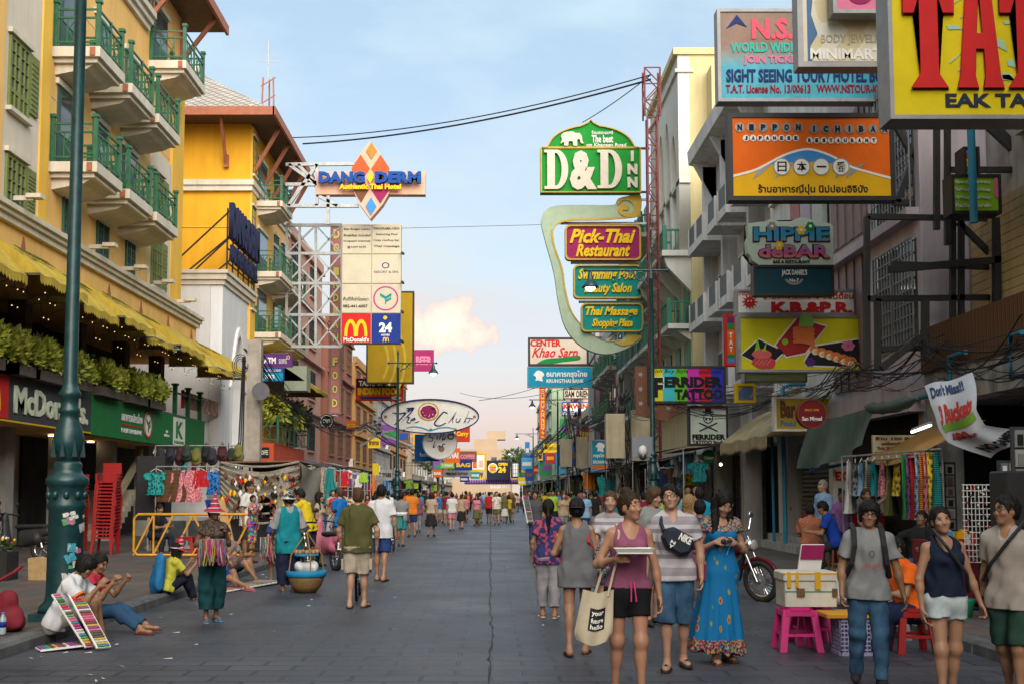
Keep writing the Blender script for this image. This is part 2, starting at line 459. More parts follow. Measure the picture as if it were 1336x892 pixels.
class Sign(Face):
    """a box sign across the street, addressed in pixels of the photograph at depth Y"""
    def __init__(s,name,label,u0,v0,u1,v1,Y,face,frame,depth=0.3,fw=0.05,cat='sign',group=None,outline=None,board=True):
        um,vm=(u0+u1)/2,(v0+v1)/2
        s.Y=Y;s.um,s.vm=um,vm
        a,b=P(u0,vm,Y),P(u1,vm,Y);t,d=P(um,v0,Y),P(um,v1,Y)
        s.x0,s.x1,s.z1,s.z0=a.x,b.x,t.z,d.z
        s.kx=(s.x1-s.x0)/(u1-u0);s.kz=(s.z1-s.z0)/(v1-v0);s.u0,s.v0=u0,v0
        rt=root(name,label,cat,((s.x0+s.x1)/2,Y+depth/2,s.z0),group)
        Face.__init__(s,rt,(0,Y,0),(1,0,0),(0,-1,0))
        s.depth=depth
        if board:
            if outline:
                pts=[(s.X(u),s.Z(v))for u,v in outline]
                MB().prism(pts,1,Y,Y+depth,face).build('board',rt)
            else:
                MB().box(s.x0+fw,s.x1-fw,Y,Y+depth,s.z0+fw,s.z1-fw,face).build('board',rt)
                if fw and frame:
                    f=MB();e_=0.025
                    f.box(s.x0,s.x1,Y-e_,Y+depth+e_,s.z0,s.z0+fw,frame);f.box(s.x0,s.x1,Y-e_,Y+depth+e_,s.z1-fw,s.z1,frame)
                    f.box(s.x0,s.x0+fw,Y-e_,Y+depth+e_,s.z0+fw,s.z1-fw,frame);f.box(s.x1-fw,s.x1,Y-e_,Y+depth+e_,s.z0+fw,s.z1-fw,frame)
                    f.build('frame',rt)
    def X(s,u):return s.x0+(u-s.u0)*s.kx
    def Z(s,v):return s.z1-(v-s.v0)*s.kz
    def t(s,txt,u0,v0,u1,v1,m,**k):
        return s.text(txt,s.X(u0),s.Z(v1),s.X(u1),s.Z(v0),m,**k)
    def p(s,loops,m,**k):
        return s.shape([[(s.X(u),s.Z(v))for u,v in lp]for lp in loops],m,**k)
    def r(s,u0,v0,u1,v1,m,**k):return s.p([[(u0,v0),(u1,v0),(u1,v1),(u0,v1)]],m,**k)
    def e(s,u,v,ru,rv,m,hole=None,**k):
        lp=[arc(u,v,ru,rv)]
        if hole:lp.append(arc(u,v,ru*hole,rv*hole)[::-1])
        return s.p(lp,m,**k)
    def bars(s,segs,m,w=0.06,name='support_frame',dy=0.15):
        f=MB()
        for(a,b)in segs:f.bar((s.X(a[0]),s.Y+dy,s.Z(a[1])),(s.X(b[0]),s.Y+dy,s.Z(b[1])),w,m)
        return f.build(name,s.rt)
def pm(name,col,rough=0.65,var=0.1,emit=0.0):return mat(name,col,rough,var,2.5,spec=0.15,emit=emit)
# ---------------------------------------------------------------- people: one continuous implicit surface per body, per garment
def nv(a):
    a=np.array(a,float);return a/(np.linalg.norm(a)+1e-9)
EDGES=[(0,1),(2,3),(4,5),(6,7),(0,2),(1,3),(4,6),(5,7),(0,4),(1,5),(2,6),(3,7)]
CORN=np.array([[i,j,k]for k in(0,1)for j in(0,1)for i in(0,1)])
def surfnet(Fd,ID,o,h):
    s=Fd<0
    c=[s[i:s.shape[0]-1+i,j:s.shape[1]-1+j,k:s.shape[2]-1+k]for i,j,k in CORN]
    cnt=sum(x.astype(np.int8)for x in c)
    act=np.argwhere((cnt>0)&(cnt<8))
    if len(act)==0:return None
    vals=np.stack([Fd[act[:,0]+i,act[:,1]+j,act[:,2]+k]for i,j,k in CORN],1)
    acc=np.zeros((len(act),3));nn=np.zeros(len(act))
    for a,b in EDGES:
        fa,fb=vals[:,a],vals[:,b];x=(fa<0)!=(fb<0)
        t=np.where(x,fa/np.where(x,fa-fb,1),0)
        acc+=np.where(x[:,None],CORN[a]+t[:,None]*(CORN[b]-CORN[a]),0);nn+=x
    v=o+h*(act+acc/nn[:,None])
    idx=-np.ones(cnt.shape,int);idx[tuple(act.T)]=np.arange(len(act))
    best=np.argmin(np.abs(vals),1);cc=act+CORN[best]
    vid=ID[cc[:,0],cc[:,1],cc[:,2]]
    quads=[]
    for ax in range(3):
        sl0=[slice(1,-1)]*3;sl1=[slice(1,-1)]*3
        sl0[ax]=slice(0,-1);sl1[ax]=slice(1,None)
        A,B=s[tuple(sl0)],s[tuple(sl1)]
        e_=np.argwhere(A!=B)
        if len(e_)==0:continue
        ins=A[tuple(e_.T)]
        g=e_+np.array([0 if q==ax else 1 for q in range(3)])
        b_,c_=[q for q in range(3)if q!=ax]
        if ax==1:b_,c_=c_,b_
        d0=np.zeros(3,int)
        def cell(db,dc):
            q=g.copy();q[:,b_]+=db;q[:,c_]+=dc;return idx[q[:,0],q[:,1],q[:,2]]
        Q=np.stack([cell(-1,-1),cell(0,-1),cell(0,0),cell(-1,0)],1)
        Q=np.where(ins[:,None],Q,Q[:,::-1])
        quads.append(Q)
    return v,np.concatenate(quads),vid

class Fld:
    def __init__(s,lo,hi,h):
        s.h=h;s.o=np.array(lo,float)-2*h
        n=np.ceil((np.array(hi)-s.o)/h).astype(int)+3
        s.F=np.full(n,0.5,np.float32);s.I=np.zeros(n,np.int16)
        s.g=[s.o[k]+h*np.arange(n[k])for k in range(3)]
    def sub(s,lo,hi):
        a=[max(0,int((lo[k]-s.o[k])/s.h))for k in range(3)]
        b=[min(s.F.shape[k],int((hi[k]-s.o[k])/s.h)+2)for k in range(3)]
        if any(b[k]<=a[k]for k in range(3)):return None
        sl=tuple(slice(a[k],b[k])for k in range(3))
        x,y,z=(s.g[k][sl[k]]for k in range(3))
        return sl,x[:,None,None],y[None,:,None],z[None,None,:]
    def dist(s,p,x,y,z,inf=0.0):
        if p[0]=='c':
            _,a,b,ra,rb,fl,cut=p[:7]
            ab=b-a;L2=ab@ab+1e-12
            px,py,pz=x-a[0],y-a[1],z-a[2]
            if fl is not None:
                n_,sc=fl;d=(px*n_[0]+py*n_[1]+pz*n_[2])*(1/sc-1)
                px,py,pz=px+n_[0]*d,py+n_[1]*d,pz+n_[2]*d
            tr=(px*ab[0]+py*ab[1]+pz*ab[2])/L2;t=np.clip(tr,0,1)
            d=np.sqrt((px-t*ab[0])**2+(py-t*ab[1])**2+(pz-t*ab[2])**2)-(ra+inf+t*(rb-ra))
            if fl is not None:d=d*(0.5+0.5*fl[1])
            if cut&1:d=np.maximum(d,(tr-1)*math.sqrt(L2))
            if cut&2:d=np.maximum(d,-tr*math.sqrt(L2))
            return d
        _,c,M,r=p[:4]
        r=r+inf
        px,py,pz=x-c[0],y-c[1],z-c[2]
        q=[(px*M[k][0]+py*M[k][1]+pz*M[k][2])for k in range(3)]
        k0=np.sqrt(sum((q[k]/r[k])**2 for k in range(3)));k1=np.sqrt(sum((q[k]/r[k]**2)**2 for k in range(3)))+1e-6
        return k0*(k0-1)/k1
    def box(s,p,m):
        if p[0]=='c':
            r=max(p[3],p[4])+m;return np.minimum(p[1],p[2])-r,np.maximum(p[1],p[2])+r
        r=max(p[3])+m;return p[1]-r,p[1]+r
    def add(s,p,k=0.03,pid=0,inf=0.0):
        lo,hi=s.box(p,k+3*s.h+inf);q=s.sub(lo,hi)
        if q is None:return
        sl,x,y,z=q;d=s.dist(p,x,y,z,inf);A=s.F[sl]
        I=s.I[sl];s.I[sl]=np.where(d<A,pid,I)
        if k>0:
            hh=np.maximum(k-np.abs(A-d),0);s.F[sl]=np.minimum(A,d)-hh*hh/(4*k)
        else:s.F[sl]=np.minimum(A,d)
    def cutp(s,p,inf=0.0):
        lo,hi=s.box(p,3*s.h+inf);q=s.sub(lo,hi)
        if q is None:return
        sl,x,y,z=q;s.F[sl]=np.maximum(s.F[sl],-s.dist(p,x,y,z,inf))
    def plane(s,pt,n):
        """remove everything on the side the normal points to"""
        n=nv(n);d=(s.g[0][:,None,None]-pt[0])*n[0]+(s.g[1][None,:,None]-pt[1])*n[1]+(s.g[2][None,None,:]-pt[2])*n[2]
        s.F=np.maximum(s.F,d.astype(np.float32))
    def folds(s,amp,seed,fr=(30,60),vert=0.35):
        rr=np.random.RandomState(seed);w=np.zeros_like(s.F)
        for _ in range(7):
            d=rr.normal(size=3);d[2]*=vert if _%2 else 1.0;d=nv(d)*rr.uniform(*fr);ph=rr.uniform(0,6)
            w+=np.sin(s.g[0][:,None,None]*d[0]+s.g[1][None,:,None]*d[1]+s.g[2][None,None,:]*d[2]+ph+1.3*np.sin(d[1]*0.4*s.g[2])[None,None,:]).astype(np.float32)
        s.F=s.F+w*(amp/2.6)
    def mesh(s,name,mats,k=1.0,dz=0.0):
        q=surfnet(s.F,s.I,s.o,s.h)
        if q is None:return None
        v,f,vid=q
        v=v.copy();v[:,2]+=dz;v*=k
        me=bpy.data.meshes.new(name)
        me.vertices.add(len(v));me.vertices.foreach_set('co',v.astype(np.float32).ravel())
        me.loops.add(f.size);me.loops.foreach_set('vertex_index',f.astype(np.int32).ravel())
        me.polygons.add(len(f));me.polygons.foreach_set('loop_start',np.arange(0,f.size,4,dtype=np.int32))
        me.polygons.foreach_set('loop_total',np.full(len(f),4,np.int32))
        fid=vid[f[:,0]].astype(np.int32)
        for m in mats:me.materials.append(m)
        me.polygons.foreach_set('material_index',np.clip(fid,0,len(mats)-1))
        me.update(calc_edges=True);me.validate()
        me.polygons.foreach_set('use_smooth',np.ones(len(f),bool));me.update()
        return me

def cone(a,b,ra,rb,fl=None,cut=0):return('c',np.array(a,float),np.array(b,float),ra,rb,fl,cut)
def ell(c,M,r):return('e',np.array(c,float),np.array(M,float),np.array(r,float))
LIP=mat('lip',(0.30,0.125,0.095),0.5,0.1,9)
EYEW=mat('eye_white',(0.26,0.22,0.19),0.3,0.05,9)
EYED=mat('eye_dark',(0.012,0.009,0.007),0.3,0.1,9)
BROW=mat('eyebrow',(0.03,0.02,0.015),0.8,0.2,30)
SHOED=mat('shoe_dark',(0.03,0.026,0.022),0.7,0.3,20)
SKINS={'tan':(0.31,0.16,0.09),'fair':(0.44,0.25,0.17),'dark':(0.20,0.10,0.058),'warm':(0.38,0.205,0.125)}
HAIRS={'black':(0.012,0.010,0.009),'brown':(0.045,0.025,0.014),'blond':(0.36,0.23,0.10),'grey':(0.28,0.26,0.24),'lightbrown':(0.10,0.055,0.028)}

def skeleton(sp):
    fem=sp.get('fem',False)
    J={};lean=sp.get('lean',(0,0))  # (sideways, forward); forward is -Y
    up=nv((lean[0],-lean[1],1));f0=np.array((0,-1,0.0));f=nv(f0-up*(f0@up));r=np.array((-1.0,0,0))
    tw=RD(sp.get('twist',0));ft=nv(f*math.cos(tw)+np.cross(up,f)*math.sin(tw));rt=nv(np.cross(ft,up))
    J['up'],J['f'],J['ft'],J['rt']=up,f,ft,rt
    pel=np.zeros(3);J['pel']=pel;J['waist']=pel+up*.13;J['chest']=pel+up*.33;J['neck']=pel+up*.505
    sw=.146 if fem else .170
    hb=up if not sp.get('headup')else nv(sp['headup'])
    yaw,pit,rol=(RD(x)for x in sp.get('head',(0,0,0)))
    hf=nv(ft*math.cos(yaw)+np.cross(up,ft)*math.sin(yaw));hr=nv(np.cross(hf,up))
    hf2=nv(hf*math.cos(pit)-up*math.sin(pit));hu=nv(np.cross(hr,hf2));
    hu2=nv(hu*math.cos(rol)+hr*math.sin(rol));hr=nv(np.cross(hf2,hu2))
    J['hf'],J['hu'],J['hr']=hf2,hu2,hr
    J['head']=J['neck']+nv(up+hu2*.6)*.075+hu2*.075+hf2*.02
    for k,sg in(('R',1),('L',-1)):
        J['sh'+k]=pel+up*.428+rt*(sw*sg)
        a1,a2=sp['arm'+k][:2]
        J['el'+k]=J['sh'+k]+nv(a1)*.285;J['wr'+k]=J['el'+k]+nv(a2)*.25
        hd=sp['arm'+k][2]if len(sp['arm'+k])>2 else a2
        J['hd'+k]=nv(hd)
        J['hip'+k]=pel+r*(.088*sg)-up*.03
        l1,l2=sp['leg'+k][:2]
        J['kn'+k]=J['hip'+k]+nv(l1)*.425;J['an'+k]=J['kn'+k]+nv(l2)*.415
        fd=sp['leg'+k][2]if len(sp['leg'+k])>2 else(0.18*-sg,-1,0)
        J['ft'+k]=nv(fd)
    J['dz']=sp['seat']if 'seat' in sp else .075-min(J['anR'][2],J['anL'][2])
    return J

def body_prims(J,sp,detail=True):
    fem=sp.get('fem',False);b=sp.get('build',1.0);up,f,rt=J['up'],J['f'],J['rt'];ft=J['ft']
    T,U,LG,H=[],{'R':[],'L':[]},{'R':[],'L':[]},[]
    fl=(f,.70);flt=(ft,.68)
    w=(.103 if fem else .126)*b;hp=(.148 if fem else .128)*b;ch=(.125 if fem else .142)*b
    r0=np.array((-1.0,0,0))
    T.append((cone(J['pel']-up*.03,J['waist'],hp+.012,w,fl),.04))
    T.append((cone(J['waist'],J['chest'],w,ch,flt),.05))
    T.append((cone(J['chest'],J['neck']-up*.09,ch,ch*.82,flt),.05))
    for k,sg in(('R',1),('L',-1)):
        T.append((cone(J['neck']-up*.035,J['sh'+k]-up*.004,.042,.043,None),.045))
        T.append((ell(J['hip'+k]+np.array((0,.045,-.02)),np.eye(3),(.078*b,.075*b,.085)),.05))
        if fem:T.append((ell(J['chest']+ft*.078*b+rt*(.064*sg)-up*.005,np.eye(3),(.056*b,.055*b,.056)),.035))
        else:T.append((ell(J['chest']+ft*.05*b+rt*(.068*sg)+up*.03,np.eye(3),(.07,.05,.06)),.04))
    g=(.9 if fem else 1.0)*(0.6+0.4*b)
    for k,sg in(('R',1),('L',-1)):
        s_,e,wr=J['sh'+k],J['el'+k],J['wr'+k]
        U[k].append((cone(s_,e,.047*g,.036*g),.035));U[k].append((cone(e,wr,.038*g,.0235*g),.02))
        U[k].append((ell(e+(wr-e)*.28,np.eye(3),np.array((.037,.037,.05))*g),.03))
        hd=J['hd'+k];inner=nv(-rt*sg-hd*(-rt*sg@hd));hn=sp.get('palm'+k);inner=inner if hn is None else nv(np.array(hn,float)-hd*(np.array(hn,float)@hd))
        side=nv(np.cross(hd,inner));side=side if side@np.array((0,-1,.35))>0 else-side
        curl=sp.get('curl'+k,.35)
        pc=wr+hd*.05
        U[k].append((('e',pc,np.array([hd,side,inner]),np.array((.052,.040,.0165))),.02))
        if detail:
            for i in range(4):
                o=(i-1.5)*.0185;L=(.036,.043,.040,.030)[i]
                k0=wr+hd*.088-side*o;d1=nv(hd*math.cos(curl)+inner*math.sin(curl)-side*o*2)
                k1=k0+d1*L;d2=nv(hd*math.cos(curl*2.6)+inner*math.sin(curl*2.6));k2=k1+d2*L*.85
                U[k].append((cone(k0,k1,.0095,.0085),.006));U[k].append((cone(k1,k2,.0085,.007),.004))
            t0=wr+hd*.022+side*.026;t1=t0+nv(side*.75+hd*.8+inner*.3)*.036;t2=t1+nv(hd+inner*.45+side*.1)*.030
            U[k].append((cone(t0,t1,.0125,.010),.012));U[k].append((cone(t1,t2,.010,.0075),.004))
        else:
            U[k].append((cone(pc+hd*.03,pc+hd*.105+inner*.03,.03,.016,(inner,.5)),.02))
        hq,kn,an=J['hip'+k],J['kn'+k],J['an'+k]
        LG[k].append((cone(hq,kn,.082*b,.050),.05));LG[k].append((cone(kn,an,.047,.031),.05))
        bk=nv(np.cross(np.cross(an-kn,J['ft'+k]),an-kn))
        LG[k].append((ell(kn+(an-kn)*.3+bk*-.0+nv((J['ft'+k])*-1)*.018,np.eye(3),(.047,.048,.10)),.04))
        LG[k].append((ell(kn+J['ft'+k]*.004,np.eye(3),(.041,.041,.05)),.05))
        fd=J['ft'+k];z=an-np.array((0,0,.04))
        LG[k].append((cone(an,z-fd*.035,.033,.034),.025));LG[k].append((cone(z-fd*.03,z+fd*.15-np.array((0,0,.006)),.034,.028,(np.array((0,0,1.0)),.8)),.03))
        LG[k].append((cone(z+fd*.02+np.array((0,0,.01)),z+fd*.12-np.array((0,0,.01)),.036,.036,(np.array((0,0,1.0)),.55)),.02))
    c,hf,hu,hr=J['head'],J['hf'],J['hu'],J['hr'];M=np.array([hr,hf,hu])
    H.append((cone(J['neck']-up*.04,c-hu*.05-hf*.02,.056 if not fem else .047,.050 if not fem else .044),.03,0))
    H.append((ell(c+hu*.022-hf*.012,M,(.078,.096,.102)),.03,0))
    H.append((ell(c-hu*.045+hf*.022,M,(.056,.066,.064)),.035,0))
    H.append((ell(c-hu*.092+hf*.062,M,(.026,.022,.018)),.03,0))
    H.append((cone(c+hf*.080+hu*.010,c+hf*.096-hu*.026,.008,.0125),.016,0))
    for sg in(1,-1):
        H.append((ell(c+hr*(.073*sg)-hf*.01-hu*.008,M,(.011,.021,.031)),.006,0))
        H.append((ell(c+hr*(.040*sg)+hf*.066-hu*.022,M,(.022,.018,.018)),.02,0))
        if detail:
            H.append((ell(c+hr*(.031*sg)+hf*.0755+hu*.013,M,(.0135,.0085,.0062)),.003,2))
            H.append((ell(c+hr*(.031*sg)+hf*.0795+hu*.013,M,(.0090,.0065,.0072)),.0,3))
            H.append((cone(c+hr*(.016*sg)+hf*.083+hu*.030,c+hr*(.046*sg)+hf*.072+hu*.031,.0050,.0040),.005,4))
    H.append((ell(c+hf*.083-hu*.056,M,(.020,.009,.0055)),.004,1));H.append((ell(c+hf*.0825-hu*.064,M,(.017,.009,.0055)),.004,1))
    return T,U,LG,H

def bounds(J,m=.16):
    P_=np.array([v for k,v in J.items()if isinstance(v,np.ndarray)and k[:2]in('pe','wa','ch','ne','he','sh','el','wr','hi','kn','an')])
    return P_.min(0)-m,P_.max(0)+m+np.array((.04,.06,.02))

class Body:
    def __init__(s,sp,h=.0085):
        s.sp=sp;s.J=skeleton(sp);s.h=h;s.k=sp.get('H',1.68)/1.72
        s.T,s.U,s.LG,s.H=body_prims(s.J,sp,h<.012)
        s.lo,s.hi=bounds(s.J,.2)
    def fld(s,lo=None,hi=None,h=None):return Fld(s.lo if lo is None else lo,s.hi if hi is None else hi,h or s.h)
    def out(s,F,name,mats):return F.mesh(name,mats,s.k,s.J['dz'])
    def body(s,shoes=False):
        lo,hi=s.lo.copy(),s.hi.copy();lo[2]-=.0
        F=s.fld()
        for p,k in s.T:F.add(p,k)
        for q in 'RL':
            for p,k in s.U[q]:F.add(p,k)
            for i,(p,k)in enumerate(s.LG[q]):F.add(p,k,5 if shoes and i>=4 else 0)
        for p,k,i in s.H:F.add(p,k,i)
        F.plane((0,0,-s.J['dz']+.006),(0,0,-1))
        return s.out(F,'person_body',[SKIN,LIP,EYEW,EYED,BROW,SHOED])
    # -- garments, all closed shells a little outside the body
    def shirt(s,sleeve=.5,hem=-.10,neck='crew',inf=.012,loose=.0,fold=.0072,mats=None,seed=1,flare=.0):
        J=s.J;up,f,ft,rt=J['up'],J['f'],J['ft'],J['rt'];b=s.sp.get('build',1.0);fem=s.sp.get('fem',False)
        F=s.fld();inf=inf+(.008 if 'seat' in s.sp else 0)
        for p,k in s.T:F.add(p,k+.01,0,inf)
        base=(.135 if fem else .142)*b+inf
        F.add(cone(J['chest'],J['pel']+up*(hem+.0),(.128 if fem else .15)*b+inf+loose*.5,base+loose+flare,(f,.74)),.04)
        if sleeve>0:
            for k in 'RL':
                a,e,w=J['sh'+k],J['el'+k],J['wr'+k];t=min(1.0,sleeve*1.0)
                F.add(cone(a,a+(e-a)*t,.048+inf+loose*.3,.050+inf*1.2+loose*.6,None,1),.035)
                if sleeve>1:F.add(cone(e,e+(w-e)*(sleeve-1),.044+inf,.036+inf,None,1),.03)
        if hem<.0:
            for k in 'RL':F.add(cone(J['hip'+k],J['hip'+k]+nv(J['kn'+k]-J['hip'+k])*(.0 if 'seat' in s.sp else .16),.086*b+inf+.010+loose*.4,.086*b+inf+.012+loose*.5),.05)
        if fold:F.folds(fold,seed)
        F.plane(J['pel']+up*hem,-up)
        nk=J['neck']
        F.cutp(cone(nk-up*.02,J['head'],.062 if not fem else .056,.07))
        if neck=='v':F.cutp(cone(nk+up*.01+ft*.02,nk-up*.075+ft*.14,.055,.02))
        if neck=='tank':
            F.cutp(cone(nk+up*.03+ft*.05,nk-up*.055+ft*.13,.082,.075));F.cutp(cone(nk+up*.04-ft*.05,nk-up*.03-ft*.13,.07,.06))
            for k,sg in(('R',1),('L',-1)):
                F.cutp(cone(J['sh'+k]+up*.12+rt*sg*.045,J['sh'+k]-up*.065+rt*sg*.028,.075,.062))
        if neck=='wide':F.cutp(cone(nk+up*.02+ft*.03,nk-up*.05+ft*.14,.085,.06))
        return s.out(F,'shirt',mats or[CLOTH])
    def pants(s,leg=2.0,inf=.014,top=-.06,fold=.0062,flare=0.0,mats=None,seed=2,name='trousers'):
        J=s.J;up,f=J['up'],J['f'];b=s.sp.get('build',1.0)
        F=s.fld()
        sit='seat' in s.sp
        for p,k in s.T[:1]:F.add(p,k,0,inf*.3 if sit else inf)
        for p,k in s.T:
            if p[0]=='e' and abs(p[1][2]-J['hipR'][2])<.1:F.add(p,k,0,inf)
        for k in 'RL':
            a,kn,an=J['hip'+k],J['kn'+k],J['an'+k];t=min(leg,1.0)
            F.add(cone(a,a+(kn-a)*t,.086*b+inf,.086*b+(.058-.086*b)*t+inf+flare*t,None,1 if leg<=1 else 0),.035)
            if 1<leg<=1.3:F.add(cone(kn-(kn-a)*.04,kn+(an-kn)*(leg-1),.060+inf+flare,.064+inf+flare,None,1),.03)
            elif leg>1:
                F.add(ell(kn+J['ft'+k]*.012,np.eye(3),(.050+inf,)*3),.03)
                F.add(cone(kn,kn+(an-kn)*(leg-1),.057+inf+flare,.055-.012*(leg-1)+inf+flare,None,1),.03)
                F.add(ell(kn+(an-kn)*.3-J['ft'+k]*.015,np.eye(3),(.05+inf,.052+inf,.11)),.04)
        if fold:F.folds(fold,seed)
        if not sit:F.plane(J['pel']+up*top,up)
        return s.out(F,name,mats or[CLOTH])
    def skirt(s,length=.5,r1=.22,top=-.06,fold=.012,mats=None,name='skirt',inf=.014,sway=(0,0),flat=.85,seed=3,wave=9):
        J=s.J;up,f=J['up'],J['f'];F=s.fld()
        for p,k in(s.T[:1]if top<.2 else s.T):F.add(p,k,0,inf)
        a=J['pel']+up*.02;e=np.array((a[0]+sway[0],a[1]+sway[1],a[2]-length))
        F.add(cone(a,e,.15,r1,(np.array((0,-1.0,0)),flat),1),.05)
        if fold:
            ang=np.arctan2(F.g[1][None,:,None]-(a[1]+e[1])/2,F.g[0][:,None,None]-(a[0]+e[0])/2)
            zf=np.clip((a[2]+.02-F.g[2])/length,0,1)[None,None,:]
            F.F=F.F+(fold*zf*(np.sin(ang*wave+2*np.sin(3*zf+seed))+.5*np.sin(ang*(wave*1.7)+seed))).astype(np.float32)
        F.plane(J['pel']+up*top,up)
        return s.out(F,name,mats or[CLOTH])
    def hair(s,style='short',mats=None):
        J=s.J;c,hf,hu,hr,up=J['head'],J['hf'],J['hu'],J['hr'],J['up'];M=np.array([hr,hf,hu])
        lo,hi=c-np.array((.2,.25,.2 if style not in('long','ponytail','braid')else .62)),c+np.array((.2,.25,.22))
        F=s.fld(lo,hi,min(s.h,.007)if s.h<.012 else s.h)
        e_=.0 if style!='crop' else-.006
        F.add(ell(c+hu*.03-hf*.016,M,(.087+e_,.105+e_,.109+e_)),.0)
        F.add(ell(c-hf*.035-hu*.0,M,(.085+e_,.089+e_,.103)),.02)
        if style in('short','crop'):
            F.plane(c-hu*.055,nv(-hu+hf*.35));F.cutp(ell(c+hf*.075-hu*.035,M,(.074,.085,.098)))
            for sg in(1,-1):F.cutp(ell(c+hr*.085*sg+hf*.012-hu*.03,M,(.03,.028,.05)))
        elif style=='mop':
            F.add(ell(c+hu*.05+hf*.012,M,(.088,.092,.075)),.03);
            for sg in(1,-1):F.add(ell(c+hr*.072*sg-hf*.01-hu*.02,M,(.022,.05,.065)),.02)
            F.cutp(ell(c+hf*.095-hu*.03,M,(.062,.06,.085)))
        elif style=='bun':
            F.cutp(ell(c+hf*.085-hu*.03,M,(.077,.088,.100)));F.plane(c-hu*.06,nv(-hu+hf*.2));F.add(ell(c+hu*.125-hf*.05,M,(.045,.045,.038)),.02)
            for sg in(1,-1):F.cutp(ell(c+hr*.085*sg+hf*.012-hu*.02,M,(.026,.026,.04)))
        elif style=='long':
            for sg in(1,-1):
                F.add(cone(c+hr*.065*sg-hf*.02-hu*.04,c+hr*.10*sg-up*.30+J['ft']*(.06),.045,.035,(hf,.8)),.04)
            F.add(cone(c-hf*.05,c-hf*.085-up*.36,.085,.075,(hf,.45)),.05)
            F.cutp(ell(c+hf*.09-hu*.035,M,(.06,.085,.10)));
        elif style=='tied':
            F.cutp(ell(c+hf*.085-hu*.03,M,(.077,.088,.100)));F.plane(c-hu*.07,nv(-hu+hf*.2));F.add(ell(c-hf*.12-hu*.02,M,(.04,.04,.045)),.03)
            for sg in(1,-1):F.cutp(ell(c+hr*.085*sg+hf*.012-hu*.02,M,(.026,.026,.04)))
        elif style in('ponytail','braid'):
            F.cutp(ell(c+hf*.085-hu*.03,M,(.077,.088,.100)));F.plane(c-hu*.075,nv(-hu+hf*.2))if False else None
            F.cutp(ell(c-hu*.15,M,(.12,.12,.06)))
            q=c-hf*.105;F.add(cone(q+hu*.01,q-hf*.03-up*.12,.034,.034),.02);F.add(cone(q-hf*.03-up*.12,q-hf*.02-up*.42,.034,.015),.02)
        rr=np.random.RandomState(5);w=0
        for _ in range(5):
            d=nv(rr.normal(size=3)*np.array((1,1,.25)))*rr.uniform(130,260)
            w=w+np.sin(F.g[0][:,None,None]*d[0]+F.g[1][None,:,None]*d[1]+F.g[2][None,None,:]*d[2]+rr.uniform(0,6))
        F.F=F.F+(w*.0019).astype(np.float32)
        return s.out(F,'hair',mats or[HAIR])
    def prims(s,name,prims,mats=None,k=.008,h=None,folds=0,seed=1):
        lo=np.min([Fld.box(None,p,.03)[0]for p in prims],0);hi=np.max([Fld.box(None,p,.03)[1]for p in prims],0)
        F=Fld(lo,hi,h or s.h)
        for p in prims:F.add(p,k)
        if folds:F.folds(folds,seed)
        return s.out(F,name,mats or[CLOTH])
    def shoe(s,k,kind='sandal',mats=None):
        J=s.J;an,fd=J['an'+k],J['ft'+k];z=an-np.array((0,0,.04));Z=np.array((0,0,1.0));sd=nv(np.cross(fd,Z))
        if kind=='shoe':
            pr=[cone(z-fd*.035+Z*.01,z+fd*.155,.043,.036,(Z,.85)),cone(an+Z*.0,z+fd*.05,.044,.04)]
            F=s.fld(np.minimum(z,z+fd*.2)-.09,np.maximum(an,an+fd*.2)+.09,s.h)
            for p in pr:F.add(p,.03)
            F.plane(an+Z*.03,Z);F.plane((0,0,-J['dz']+.001),-Z)
        else:
            F=s.fld(np.minimum(z,z+fd*.2)-.09,np.maximum(an,an+fd*.2)+.09,min(s.h,.007))
            F.add(cone(z-fd*.045-Z*.03,z+fd*.17-Z*.03,.040,.045,(Z,.28)),.0)
            for q in((.085,.042),)if kind=='flip' else((.10,.044),(.02,.043)):
                F.add(cone(z+fd*q[0]-sd*q[1]-Z*.02,z+fd*(q[0]+.01)+Z*.028,.012,.011),.004);F.add(cone(z+fd*q[0]+sd*q[1]-Z*.02,z+fd*(q[0]+.01)+Z*.028,.012,.011),.004)
        return s.out(F,'shoe',mats or[CLOTH])
    def hat(s,kind='bucket',mats=None):
        J=s.J;c,hf,hu,hr=J['head'],J['hf'],J['hu'],J['hr'];M=np.array([hr,hf,hu])
        F=s.fld(c-.26,c+.26+np.array((0,0,.14)),.007)
        if kind=='cap':
            F.add(ell(c+hu*.035-hf*.008,M,(.089,.108,.107)),0);F.plane(c+hu*.012,nv(-hu-hf*.0));d=s.sp.get('brim',1);F.add(('e',c+hu*.02+hf*.135*d,M,np.array((.075,.07,.008))),.006)
        elif kind=='bucket':
            F.add(ell(c+hu*.04-hf*.008,M,(.092,.11,.10)),0);F.plane(c+hu*.02,-hu);F.add(cone(c+hu*.05,c-hu*.005,.09,.150,(hf,1.0),3),.0);F.cutp(cone(c-hu*.1,c+hu*.02,.13,.095))
        elif kind=='cone':
            F.add(cone(c+hu*.02,c+hu*.20,.10,.028,(hf,1.1)),0);F.add(ell(c+hu*.26,M,(.018,.018,.04)),.02);F.plane(c+hu*.0,-hu);F.add(cone(c+hu*.04,c+hu*.0,.10,.165,None,3),.01);F.cutp(cone(c-hu*.12,c-hu*.0,.15,.09))
        return s.out(F,'hat',mats or[CLOTH])

